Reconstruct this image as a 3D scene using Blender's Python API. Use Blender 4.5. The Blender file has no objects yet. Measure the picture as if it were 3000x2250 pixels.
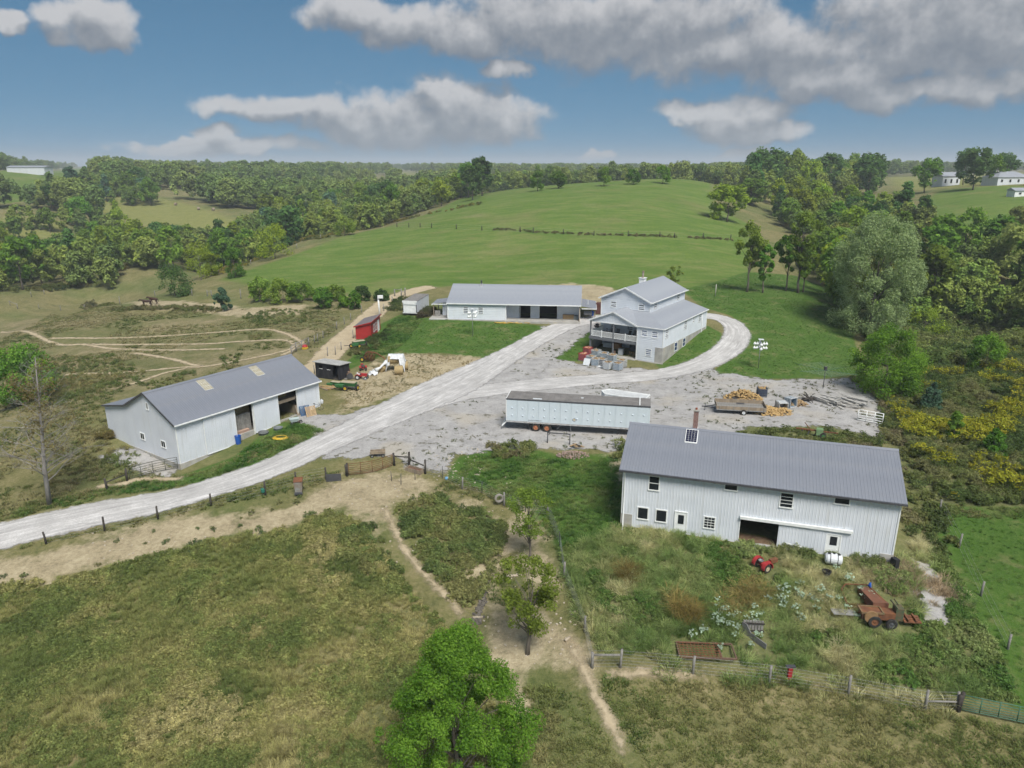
import bpy, math, random
import numpy as np
from mathutils import Vector, Matrix

# ------------------------------------------------------------------ camera, sky, sun, exposure
S = bpy.context.scene
COL = S.collection
FPX, PITCH, CAMZ = 2082.0, math.radians(17.1), 28.0
cam_d = bpy.data.cameras.new('camera'); cam = bpy.data.objects.new('camera', cam_d); COL.objects.link(cam)
cam_d.sensor_width = 36.0; cam_d.lens = FPX / 3000 * 36; cam_d.clip_end = 20000; cam_d.clip_start = 0.5
cam.location = (0, 0, CAMZ); cam.rotation_euler = (math.radians(90) - PITCH, 0, 0)
S.camera = cam
S.render.engine = 'CYCLES'
S.view_settings.view_transform = 'Standard'; S.view_settings.look = 'None'
S.view_settings.exposure = 0.0; S.view_settings.gamma = 1.0
S.cycles.max_bounces = 5; S.cycles.diffuse_bounces = 3; S.cycles.glossy_bounces = 2
S.cycles.transmission_bounces = 3; S.cycles.transparent_max_bounces = 12; S.cycles.volume_bounces = 0
S.cycles.use_denoising = True
S.cycles.use_adaptive_sampling = True; S.cycles.adaptive_threshold = 0.03
S.cycles.sample_clamp_indirect = 4.0

SUN_EL, SUN_AZ = math.radians(54), math.radians(160)     # azimuth clockwise from +Y
sun_d = bpy.data.lights.new('sun', 'SUN'); sun = bpy.data.objects.new('sun', sun_d); COL.objects.link(sun)
sun_d.energy = 2.0; sun_d.angle = math.radians(24); sun_d.color = (1.0, 0.95, 0.87)
sdir = Vector((math.sin(SUN_AZ) * math.cos(SUN_EL), math.cos(SUN_AZ) * math.cos(SUN_EL), math.sin(SUN_EL)))
sun.rotation_euler = sdir.to_track_quat('Z', 'Y').to_euler(); sun.location = (60, -40, 120)

class NT:
    """small helper for building node trees"""
    def __init__(s, tree): s.t = tree; s.n = tree.nodes; s.l = tree.links
    def new(s, typ, **kw):
        n = s.n.new(typ)
        for k, v in kw.items(): setattr(n, k, v)
        return n
    def put(s, sock, val):
        if val is None: return
        if isinstance(val, bpy.types.NodeSocket): s.l.new(val, sock)
        else:
            if isinstance(val, (tuple, list)) and sock.type == 'RGBA' and len(val) == 3: val = (*val, 1)
            sock.default_value = val
    def math(s, op, a, b=None, c=None, clamp=False):
        n = s.new('ShaderNodeMath', operation=op, use_clamp=clamp)
        for i, v in enumerate((a, b, c)): s.put(n.inputs[i], v)
        return n.outputs[0]
    def vmath(s, op, a, b=None):
        n = s.new('ShaderNodeVectorMath', operation=op)
        s.put(n.inputs[0], a); s.put(n.inputs[1], b)
        return n.outputs[1] if op in ('DOT_PRODUCT', 'LENGTH') else n.outputs[0]
    def mix(s, f, a, b, mode='MIX'):
        n = s.new('ShaderNodeMix', data_type='RGBA', blend_type=mode)
        s.put(n.inputs[0], f); s.put(n.inputs[6], a); s.put(n.inputs[7], b)
        return n.outputs[2]
    def noise(s, scale, detail=3, vec=None, rough=0.55, dist=0.0, out=0):
        n = s.new('ShaderNodeTexNoise'); n.inputs['Scale'].default_value = scale
        n.inputs['Detail'].default_value = detail; n.inputs['Roughness'].default_value = rough
        n.inputs['Distortion'].default_value = dist
        if vec is not None: s.put(n.inputs['Vector'], vec)
        return n.outputs[out]
    def ramp(s, f, stops):
        n = s.new('ShaderNodeValToRGB'); e = n.color_ramp.elements
        while len(e) < len(stops): e.new(0.5)
        for i, (p, c) in enumerate(stops):
            e[i].position = p
            e[i].color = (*c, 1) if isinstance(c, (tuple, list)) else (c, c, c, 1)
        s.put(n.inputs[0], f); return n.outputs[0]
    def smooth(s, v, lo, hi):
        n = s.new('ShaderNodeMapRange', interpolation_type='SMOOTHSTEP')
        s.put(n.inputs[0], v); n.inputs[1].default_value = lo; n.inputs[2].default_value = hi
        return n.outputs[0]
    def attr(s, name, typ='GEOMETRY', out='Fac'):
        n = s.new('ShaderNodeAttribute', attribute_name=name, attribute_type=typ); return n.outputs[out]
    def mapping(s, vec, scale=(1, 1, 1), rot=(0, 0, 0)):
        n = s.new('ShaderNodeMapping'); s.put(n.inputs[0], vec)
        n.inputs['Scale'].default_value = scale; n.inputs['Rotation'].default_value = rot
        return n.outputs[0]
    def pos(s): return s.new('ShaderNodeNewGeometry').outputs['Position']

def px_dir(px, py):
    a = (px - 1500) / FPX; b = (1125 - py) / FPX
    cp, sp = math.cos(PITCH), math.sin(PITCH)
    return (a, cp + b * sp, -sp + b * cp)
def px_ang(px, py):
    d = px_dir(px, py); L = math.sqrt(sum(c * c for c in d))
    return math.atan2(d[0], d[1]), math.asin(d[2] / L)

W = bpy.data.worlds.new('World'); S.world = W; W.use_nodes = True
w = NT(W.node_tree); w.n.clear()
sky = w.new('ShaderNodeTexSky', sky_type='NISHITA', sun_disc=False)
EXPO = 1.37
S.view_settings.exposure = EXPO
tcs = w.vmath('NORMALIZE', w.new('ShaderNodeTexCoord').outputs['Generated'])
sks = w.new('ShaderNodeSeparateXYZ'); w.put(sks.inputs[0], tcs)
skv = w.new('ShaderNodeCombineXYZ'); w.put(skv.inputs[0], sks.outputs[0]); w.put(skv.inputs[1], sks.outputs[1])
w.put(skv.inputs[2], w.math('MULTIPLY_ADD', w.math('MAXIMUM', sks.outputs[2], 0.0), 0.8, 0.20))
w.put(sky.inputs[0], w.vmath('NORMALIZE', skv.outputs[0]))
sky.sun_elevation = SUN_EL; sky.sun_rotation = SUN_AZ; sky.altitude = 300
sky.air_density = 1.0; sky.dust_density = 0.25; sky.ozone_density = 2.2
# cloud cover: cumulus as seen from the site (azimuth, elevation), plus the same kind of clouds over the rest of the sky
CL = [(180,40,62,34),(205,80,50,22),(128,25,45,20),(15,42,26,18),(760,30,90,36),(870,66,90,38),(1010,70,150,46),(1190,55,190,62),(1400,70,230,74),
      (1590,112,240,58),(1800,165,170,42),(1880,198,90,26),(2030,70,190,88),(2120,186,110,30),(1990,190,60,20),(1085,150,46,16),
      (600,236,120,24),(760,254,140,42),(880,268,190,42),(1000,238,100,56),(1090,262,82,44),(960,205,48,26),
      (455,302,52,20),(500,322,150,18),(380,316,90,14),(1480,243,60,18),(1590,258,92,36),(1650,290,82,24),
      (1290,330,40,8),(1600,336,52,10)]
grp = bpy.data.node_groups.new('cloud_density', 'ShaderNodeTree')
grp.interface.new_socket('uv', in_out='INPUT', socket_type='NodeSocketVector')
grp.interface.new_socket('d', in_out='OUTPUT', socket_type='NodeSocketFloat')
g = NT(grp); gi = g.new('NodeGroupInput'); go = g.new('NodeGroupOutput')
uvw = gi.outputs[0]
acc = None
for cx, cy, rx, ry in CL:
    k = 3000 / 2212
    u0, v0 = px_ang(cx * k, cy * k)
    q = g.vmath('MULTIPLY', g.vmath('SUBTRACT', uvw, (u0, v0, 0)), (FPX / (rx * k) * 0.86, FPX / (ry * k) * 0.86, 0))
    m = g.math('SUBTRACT', 1.0, g.vmath('DOT_PRODUCT', q, q))
    if acc is None: acc = m
    else:
        mm = g.new('ShaderNodeMath', operation='SMOOTH_MAX'); g.put(mm.inputs[0], acc); g.put(mm.inputs[1], m); mm.inputs[2].default_value = 0.25
        acc = mm.outputs[0]
acc = g.math('MAXIMUM', acc, -1.2)
g.l.new(acc, go.inputs[0])

tc = w.new('ShaderNodeTexCoord').outputs['Generated']
sx = w.new('ShaderNodeSeparateXYZ'); w.put(sx.inputs[0], w.vmath('NORMALIZE', tc))
az = w.math('ARCTAN2', sx.outputs[0], sx.outputs[1]); el = w.math('ARCSINE', sx.outputs[2])
cuv = w.new('ShaderNodeCombineXYZ'); w.put(cuv.inputs[0], az); w.put(cuv.inputs[1], el)
def noise2(scale, detail, vec, out=0, rough=0.6):
    n = w.new('ShaderNodeTexNoise', noise_dimensions='2D'); n.inputs['Scale'].default_value = scale
    n.inputs['Detail'].default_value = detail; n.inputs['Roughness'].default_value = rough; w.put(n.inputs['Vector'], vec); return n.outputs[out]
wv = w.vmath('MULTIPLY', w.vmath('SUBTRACT', noise2(9, 4, cuv.outputs[0], 1), (0.5, 0.5, 0.5)), (0.085, 0.05, 0))
warped = w.vmath('ADD', cuv.outputs[0], wv)
away = w.math('MAXIMUM', w.smooth(el, 0.215, 0.30), w.smooth(w.math('ABSOLUTE', az), 0.66, 0.82))
other = w.math('MULTIPLY', away, w.math('MULTIPLY_ADD', noise2(3.2, 2, w.mapping(cuv.outputs[0], (1, 2.2, 1))), 5.5, -1.55))
def dens(off, det):
    n = w.new('ShaderNodeGroup'); n.node_tree = grp
    w.put(n.inputs[0], w.vmath('ADD', warped, off))
    a = w.math('MAXIMUM', n.outputs[0], w.math('ADD', other, -1.2))
    return w.math('MULTIPLY_ADD', w.math('SUBTRACT', noise2(24, det, w.vmath('ADD', cuv.outputs[0], off)), 0.5), 1.65, a)
d0 = dens((0, 0, 0), 5); d1 = dens((0.006, 0.022, 0), 3)
alpha = w.smooth(d0, -0.3, 0.62)
lit = w.math('ADD', w.math('MULTIPLY', w.math('SUBTRACT', d0, d1), 0.62), 0.40, clamp=True)
thick = w.smooth(d0, 0.6, 2.0)
lit = w.math('MULTIPLY_ADD', thick, -0.12, lit, clamp=True)
ccol = w.ramp(lit, [(0.0, (0.20, 0.225, 0.265)), (0.4, (0.30, 0.318, 0.345)), (1.0, (0.62, 0.615, 0.62))])
SKY_K = 0.05
skyt = w.vmath('MULTIPLY', sky.outputs[0], (0.42, 0.65, 0.655))
ck = 1 / SKY_K / 2 ** EXPO
cc = w.vmath('MULTIPLY', ccol, (ck, ck, ck))
full = w.mix(w.math('MULTIPLY', alpha, 0.9), skyt, cc)
# the rest of the sky: the same broken cumulus, without the cost of their outlines
oa = w.smooth(other, 0.9, 1.9)
rest = w.mix(w.math('MULTIPLY', oa, 0.95), skyt, (0.45 * ck, 0.455 * ck, 0.46 * ck))
view = w.math('MULTIPLY', w.math('LESS_THAN', el, 0.30), w.math('MULTIPLY', w.math('GREATER_THAN', el, -0.02), w.math('LESS_THAN', w.math('ABSOLUTE', az), 0.82)))
bg = w.new('ShaderNodeBackground'); w.put(bg.inputs[0], full); bg.inputs[1].default_value = SKY_K
bg2 = w.new('ShaderNodeBackground'); w.put(bg2.inputs[0], rest); bg2.inputs[1].default_value = SKY_K
mxs = w.new('ShaderNodeMixShader'); w.put(mxs.inputs[0], view); w.l.new(bg2.outputs[0], mxs.inputs[1]); w.l.new(bg.outputs[0], mxs.inputs[2])
wo = w.new('ShaderNodeOutputWorld'); w.l.new(mxs.outputs[0], wo.inputs[0])
W.cycles.sampling_method = 'MANUAL'; W.cycles.sample_map_resolution = 256

# ------------------------------------------------------------------ helpers: tags, materials, mesh builder
def tag(o, label=None, cat=None, group=None, kind=None):
    if label: o['label'] = label
    if cat: o['category'] = cat
    if group: o['group'] = group
    if kind: o['kind'] = kind
    return o
def empty(name, loc=(0, 0, 0), rz=0.0, label=None, cat=None, group=None):
    o = bpy.data.objects.new(name, None); COL.objects.link(o)
    o.location = loc; o.rotation_euler = (0, 0, rz); o.empty_display_size = 0.3
    return tag(o, label, cat, group)
def copy_tree(o, parent=None):
    c = o.copy(); COL.objects.link(c); c.parent = parent
    for ch in o.children: copy_tree(ch, c)
    return c

MATS = {}
def mat(name, c1, c2=None, rough=0.75, scale=2.0, detail=4, metal=0.0, bump=0.0, bscale=None, stretch=(1, 1, 1), spec=0.3,
        streak=None, lo=0.35, hi=0.65, coat=0):
    """base colour wandering between c1 and c2 on a noise of the object's own coordinates"""
    if name in MATS: return MATS[name]
    m = bpy.data.materials.new(name); m.use_nodes = True; t = NT(m.node_tree)
    b = t.n['Principled BSDF']
    v = t.new('ShaderNodeTexCoord').outputs['Object']
    if stretch != (1, 1, 1): v = t.mapping(v, stretch)
    if c2 is None: c2 = tuple(x * 0.78 for x in c1)
    f = t.noise(scale, detail, v, 0.6)
    c = t.ramp(f, [(lo, c1), (hi, c2)])
    if streak:
        sv = t.mapping(t.new('ShaderNodeTexCoord').outputs['Object'], streak[1])
        c = t.mix(t.math('MULTIPLY', t.smooth(t.noise(1.0, 3, sv), 0.52, 0.72), streak[2]), c, streak[0])
    t.put(b.inputs['Base Color'], c)
    b.inputs['Roughness'].default_value = rough; b.inputs['Metallic'].default_value = metal
    b.inputs['Specular IOR Level'].default_value = spec
    if bump:
        bn = t.new('ShaderNodeBump'); bn.inputs['Strength'].default_value = bump; bn.inputs['Distance'].default_value = 0.05
        t.put(bn.inputs['Height'], t.noise(bscale or scale * 4, 4, v, 0.6)); t.l.new(bn.outputs[0], b.inputs['Normal'])
    MATS[name] = m; return m

class MB:
    """collects polygons, then links them as ONE mesh object"""
    def __init__(s): s.v = []; s.f = []; s.m = []; s.mi = 0; s.sm = []
    def slot(s, i): s.mi = i; return s
    def add(s, vs, fs, smooth=False):
        o = len(s.v); s.v.extend([tuple(map(float, p)) for p in vs])
        for f in fs: s.f.append(tuple(o + i for i in f)); s.m.append(s.mi); s.sm.append(smooth)
        return s
    def hexa(s, p):  # 8 corners: bottom 4 ccw, top 4 ccw
        return s.add(p, [(3, 2, 1, 0), (4, 5, 6, 7), (0, 1, 5, 4), (1, 2, 6, 5), (2, 3, 7, 6), (3, 0, 4, 7)])
    def box(s, x0, x1, y0, y1, z0, z1):
        return s.hexa([(x0, y0, z0), (x1, y0, z0), (x1, y1, z0), (x0, y1, z0), (x0, y0, z1), (x1, y0, z1), (x1, y1, z1), (x0, y1, z1)])
    def cbox(s, c, size, rot=None):
        h = [x / 2 for x in size]; pts = []
        R = Matrix.Identity(3) if rot is None else (rot if isinstance(rot, Matrix) else Matrix.Rotation(rot, 3, 'Z'))
        for z in (-1, 1):
            for x, y in ((-1, -1), (1, -1), (1, 1), (-1, 1)):
                pts.append(Vector(c) + R @ Vector((x * h[0], y * h[1], z * h[2])))
        return s.hexa(pts)
    def beam(s, p, q, w, h=None, up=(0, 0, 1)):
        h = h or w; p = Vector(p); q = Vector(q); d = (q - p).normalized(); u = Vector(up)
        if abs(d.dot(u)) > 0.98: u = Vector((1, 0, 0))
        a = d.cross(u).normalized(); b = a.cross(d)
        c = lambda o, i, j: o + a * (i * w / 2) + b * (j * h / 2)
        return s.hexa([c(p, -1, -1), c(p, 1, -1), c(q, 1, -1), c(q, -1, -1), c(p, -1, 1), c(p, 1, 1), c(q, 1, 1), c(q, -1, 1)])
    def tube(s, pts, r, n=6, cap=True):
        pts = [Vector(p) for p in pts]; rs = r if isinstance(r, (list, tuple)) else [r] * len(pts); vs = []; fs = []
        prev = None
        for i, p in enumerate(pts):
            d = (pts[min(i + 1, len(pts) - 1)] - pts[max(i - 1, 0)]).normalized()
            if prev is None:
                u = Vector((0, 0, 1)) if abs(d.z) < 0.9 else Vector((1, 0, 0)); a = d.cross(u).normalized()
            else: a = (prev - d * prev.dot(d)).normalized()
            prev = a; b = d.cross(a)
            for k in range(n):
                t = 2 * math.pi * k / n; vs.append(p + (a * math.cos(t) + b * math.sin(t)) * rs[i])
        for i in range(len(pts) - 1):
            for k in range(n):
                k2 = (k + 1) % n; fs.append((i * n + k, i * n + k2, (i + 1) * n + k2, (i + 1) * n + k))
        if cap: fs += [tuple(range(n))[::-1], tuple(range((len(pts) - 1) * n, len(pts) * n))]
        return s.add(vs, fs, True)
    def lathe(s, prof, c=(0, 0, 0), axis='Z', n=16, cap=True):
        vs = []; fs = []
        for r, z in prof:
            for k in range(n):
                t = 2 * math.pi * k / n; p = (r * math.cos(t), r * math.sin(t), z)
                if axis == 'X': p = (p[2], p[0], p[1])
                elif axis == 'Y': p = (p[0], p[2], p[1])
                vs.append((p[0] + c[0], p[1] + c[1], p[2] + c[2]))
        for i in range(len(prof) - 1):
            for k in range(n):
                k2 = (k + 1) % n; fs.append((i * n + k, i * n + k2, (i + 1) * n + k2, (i + 1) * n + k))
        if cap: fs += [tuple(range(n))[::-1], tuple(range((len(prof) - 1) * n, len(prof) * n))]
        return s.add(vs, fs, False)
    def prism(s, poly, z0, z1, fn=None):
        """poly of (a,b); fn(a,b,c) -> xyz"""
        fn = fn or (lambda a, b, c: (a, b, c)); n = len(poly)
        vs = [fn(a, b, z0) for a, b in poly] + [fn(a, b, z1) for a, b in poly]
        return s.add(vs, [tuple(range(n))[::-1], tuple(range(n, 2 * n))] + [(i, (i + 1) % n, n + (i + 1) % n, n + i) for i in range(n)])
    def build(s, name, mats, parent=None, loc=None, rz=None):
        me = bpy.data.meshes.new(name); me.from_pydata(s.v, [], s.f); 
        for m in (mats if isinstance(mats, (list, tuple)) else [mats]): me.materials.append(m)
        if len(me.materials) > 1: me.polygons.foreach_set('material_index', s.m)
        if any(s.sm): me.polygons.foreach_set('use_smooth', s.sm)
        me.update()
        o = bpy.data.objects.new(name, me); COL.objects.link(o)
        if parent: o.parent = parent
        if loc is not None: o.location = loc
        if rz is not None: o.rotation_euler = (0, 0, rz)
        return o
def np_mesh(name, v, quads=None, tris=None):
    me = bpy.data.meshes.new(name)
    v = np.asarray(v, np.float32); me.vertices.add(len(v)); me.vertices.foreach_set('co', v.ravel())
    loops = []; sizes = []
    if quads is not None and len(quads): loops.append(np.asarray(quads, np.int32).ravel()); sizes.append(np.full(len(quads), 4, np.int32))
    if tris is not None and len(tris): loops.append(np.asarray(tris, np.int32).ravel()); sizes.append(np.full(len(tris), 3, np.int32))
    L = np.concatenate(loops); sz = np.concatenate(sizes)
    me.loops.add(len(L)); me.loops.foreach_set('vertex_index', L)
    me.polygons.add(len(sz)); me.polygons.foreach_set('loop_start', np.concatenate([[0], np.cumsum(sz)[:-1]]).astype(np.int32))
    me.update(calc_edges=True); return me
def vattr(me, name, val, dom='POINT'):
    val = np.asarray(val, np.float32)
    if val.ndim == 1:
        a = me.attributes.new(name, 'FLOAT', dom); a.data.foreach_set('value', val)
    elif val.shape[1] == 3:
        a = me.attributes.new(name, 'FLOAT_VECTOR', dom); a.data.foreach_set('vector', val.ravel())
def mobj(name, me, mats, parent=None, loc=None, rz=None):
    for m in (mats if isinstance(mats, (list, tuple)) else [mats]): me.materials.append(m)
    o = bpy.data.objects.new(name, me); COL.objects.link(o)
    if parent: o.parent = parent
    if loc is not None: o.location = loc
    if rz is not None: o.rotation_euler = (0, 0, rz)
    return o
# ------------------------------------------------------------------ terrain
def ctl_p(px, py, z):
    d = px_dir(px, py); t = (z - CAMZ) / d[2]; return d[0] * t, d[1] * t, z
def ctl_d(px, dist, z):      # azimuth of a picture column, distance along the ground, height
    d = px_dir(px, 480); k = dist / math.hypot(d[0], d[1]); return d[0] * k, d[1] * k, z
CP = [ctl_p(*a) for a in [
    # farmyard
    (1000,1250,0),(1300,1150,0),(1600,1290,0),(2000,1120,0),(2200,1220,0),(2450,1200,0),(1820,1540,0),(2612,1655,0),(935,1190,0),(1941,1065,0),
    (1862,1054,0),(1727,1030,0.1),(1400,1330,-.2),(1100,1330,-.2),(2065,968,1.9),(2190,975,1.3),(2130,1080,.3),(1310,938,1.35),(1700,945,1.35),(1390,985,.7),
    (1500,1040,.2),(1080,995,.5),(980,1110,0),(1210,905,1.3),(1500,850,2.6),(1850,850,3.2),(2100,860,3.0),(2300,1000,.9),(2450,950,.6),(2240,1085,.3),
    # left barn and the pasture falling away to the left
    (528,1377,-1.67),(324,1280,-.95),(700,1330,-.9),(820,1260,-.4),(800,1060,-.4),(600,1150,-.7),(0,1570,-2.6),(300,1500,-2.0),(600,1440,-1.1),(850,1360,-.5),
    (100,1200,-2.5),(0,1000,-4.5),(300,1000,-2.6),(600,1000,-1.2),(850,950,-.1),(300,900,-3.4),(600,880,-1.2),(900,880,.6),(0,880,-7.5),(100,860,-8),(300,820,-6.5),(500,770,-4.0),(620,800,-.8),
    # foreground
    (1100,1450,-.6),(1300,1600,-1.4),(1500,1560,-1.3),(1550,1900,-2.4),(1300,2200,-3.0),(600,1700,-2.6),(200,1900,-3.6),(0,2200,-4.2),(800,2150,-3.3),
    (1750,1800,-1.2),(2200,1900,-1.7),(2000,2200,-2.8),(2600,1900,-1.6),(2850,2090,-2.6),(2950,2230,-3.0),(2900,1650,-.8),(2800,1500,-.2),(2900,1250,.0),(2700,1100,.0),(3000,1000,-.5),
    # hill field
    (1500,760,4.7),(1000,760,3.0),(1900,760,5.2),(1500,685,8.8),(1150,668,7.4),(1950,690,9.0),(900,700,3.5),(1250,628,9.6),(1500,600,14.5),(1450,572,15.5),(1700,549,19.0),(1900,538,20.6),(2060,534,20.6),
    (2100,620,12.0),(2180,840,3.2),(2400,860,2.8),(2300,700,5.5),(700,780,.4)]]
CP += [ctl_d(*a) for a in [
    # beyond the crest and across the valley
    (1500,400,15.5),(1900,420,18),(1250,330,8.5),(1700,500,13),(2050,520,15),(1500,700,10),
    (600,270,-9),(200,240,-12),(900,300,-3),(1050,300,2),(0,330,-12),(400,340,-9),(300,440,2),(550,450,4.5),(700,430,3.5),(450,560,13),(650,580,9),(50,420,6),(50,560,16.5),
    (90,640,22.4),(250,640,17),(900,520,2),(1200,560,5),(800,760,15),(1100,800,12),(0,900,22),(300,1000,19),(700,1100,17),(1500,1100,14),(1100,1300,15),(2000,1100,14),(2500,1000,16),(3000,1000,18),
    (0,2600,20),(750,2600,18),(1500,2600,16),(2250,2600,17),(3000,2600,20),
    (2500,180,-.5),(2800,160,-3),(3000,150,-4),(2600,240,3),(2900,230,3),(3000,200,1),(2300,260,6),(2250,330,10),(2550,330,9.5),(2750,300,13),(2950,290,14.5),(2850,400,19.5),(3000,420,20.5),(2600,470,15),(2400,480,14),(2200,600,14),(2700,700,18),
    (3000,95,-1.2),(3100,60,-1),(-200,60,-3.6),(-300,120,-6),(-300,220,-13),(3300,220,0),(3300,320,16),
    (1500,12,-4),(-600,20,-4.6),(3600,20,-4),(-900,300,-10),(4000,300,10)]]
CP = np.array(CP)
def _dom(x, y):
    r = np.maximum(np.hypot(x, y), 6.0); th = np.clip(np.arctan2(x, y), -1.15, 1.15)
    return np.stack([th * 1.6, np.log(r)], -1)
def _tps():
    d = _dom(CP[:, 0], CP[:, 1]); n = len(d)
    K = _U(((d[:, None] - d[None]) ** 2).sum(-1)) + np.eye(n) * 2e-4
    Pm = np.c_[np.ones(n), d]; A = np.zeros((n + 3, n + 3)); A[:n, :n] = K; A[:n, n:] = Pm; A[n:, :n] = Pm.T
    return d, np.linalg.solve(A, np.r_[CP[:, 2], 0, 0, 0])
def _U(r2): return 0.5 * r2 * np.log(np.maximum(r2, 1e-12))
_D, _WT = _tps()
def terr(x, y):
    x = np.atleast_1d(np.asarray(x, float)); y = np.atleast_1d(np.asarray(y, float)); out = np.empty(x.shape)
    xf, yf, of = x.ravel(), y.ravel(), out.ravel()
    n = len(_D)
    for i in range(0, len(xf), 20000):
        d = _dom(xf[i:i + 20000], yf[i:i + 20000])
        r2 = (d[:, 0:1] - _D[None, :, 0]) ** 2 + (d[:, 1:2] - _D[None, :, 1]) ** 2
        of[i:i + 20000] = _U(r2) @ _WT[:n] + _WT[n] + d @ _WT[n + 1:]
    return of.reshape(x.shape)
def tz(x, y): return float(terr(x, y)[0])
_T = np.exp(np.linspace(math.log(14), math.log(4500), 420))
def at(px, py, lift=0.0):
    """point of the terrain seen at picture position (3000 x 2250)"""
    d = np.array(px_dir(px, py)); d = d / math.hypot(d[0], d[1])
    z = CAMZ + d[2] * _T; g = terr(d[0] * _T, d[1] * _T); k = np.nonzero(z < g)[0]
    if len(k) == 0: t = _T[-1]
    else:
        i = max(k[0], 1); a, b = _T[i - 1], _T[i]
        for _ in range(18):
            m = (a + b) / 2
            if CAMZ + d[2] * m < tz(d[0] * m, d[1] * m): b = m
            else: a = m
        t = (a + b) / 2
    x, y = d[0] * t, d[1] * t
    return Vector((x, y, tz(x, y) + lift))
def path_at(pts): return np.array([at(*p)[:2] for p in pts])
def poly_sd(P, poly):
    """signed distance, positive inside"""
    P = np.asarray(P); poly = np.asarray(poly); best = np.full(len(P), 1e9); ins = np.zeros(len(P), bool)
    for i in range(len(poly)):
        a = poly[i]; b = poly[(i + 1) % len(poly)]; e = b - a
        t = np.clip(((P - a) @ e) / (e @ e + 1e-9), 0, 1); q = P - (a + t[:, None] * e)
        best = np.minimum(best, (q ** 2).sum(1))
        c = ((a[1] > P[:, 1]) != (b[1] > P[:, 1])); 
        with np.errstate(divide='ignore', invalid='ignore'):
            xi = (b[0] - a[0]) * (P[:, 1] - a[1]) / (b[1] - a[1]) + a[0]
        ins ^= c & (P[:, 0] < xi)
    d = np.sqrt(best); return np.where(ins, d, -d)
def line_d(P, line):
    best = np.full(len(P), 1e9)
    for i in range(len(line) - 1):
        a, b = line[i], line[i + 1]; e = b - a
        t = np.clip(((P - a) @ e) / (e @ e + 1e-9), 0, 1); q = P - (a + t[:, None] * e); best = np.minimum(best, (q ** 2).sum(1))
    return np.sqrt(best)
def smooth_line(pts, step):
    pts = [np.array(p, float) for p in pts]; pts = [2 * pts[0] - pts[1]] + pts + [2 * pts[-1] - pts[-2]]; out = []
    for i in range(1, len(pts) - 2):
        p0, p1, p2, p3 = pts[i - 1:i + 3]; n = max(2, int(np.linalg.norm(p2 - p1) / step))
        for k in range(n):
            t = k / n
            out.append(0.5 * ((2 * p1) + (p2 - p0) * t + (2 * p0 - 5 * p1 + 4 * p2 - p3) * t * t + (3 * p1 - p0 - 3 * p2 + p3) * t ** 3))
    out.append(pts[-2]); return np.array(out)

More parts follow.
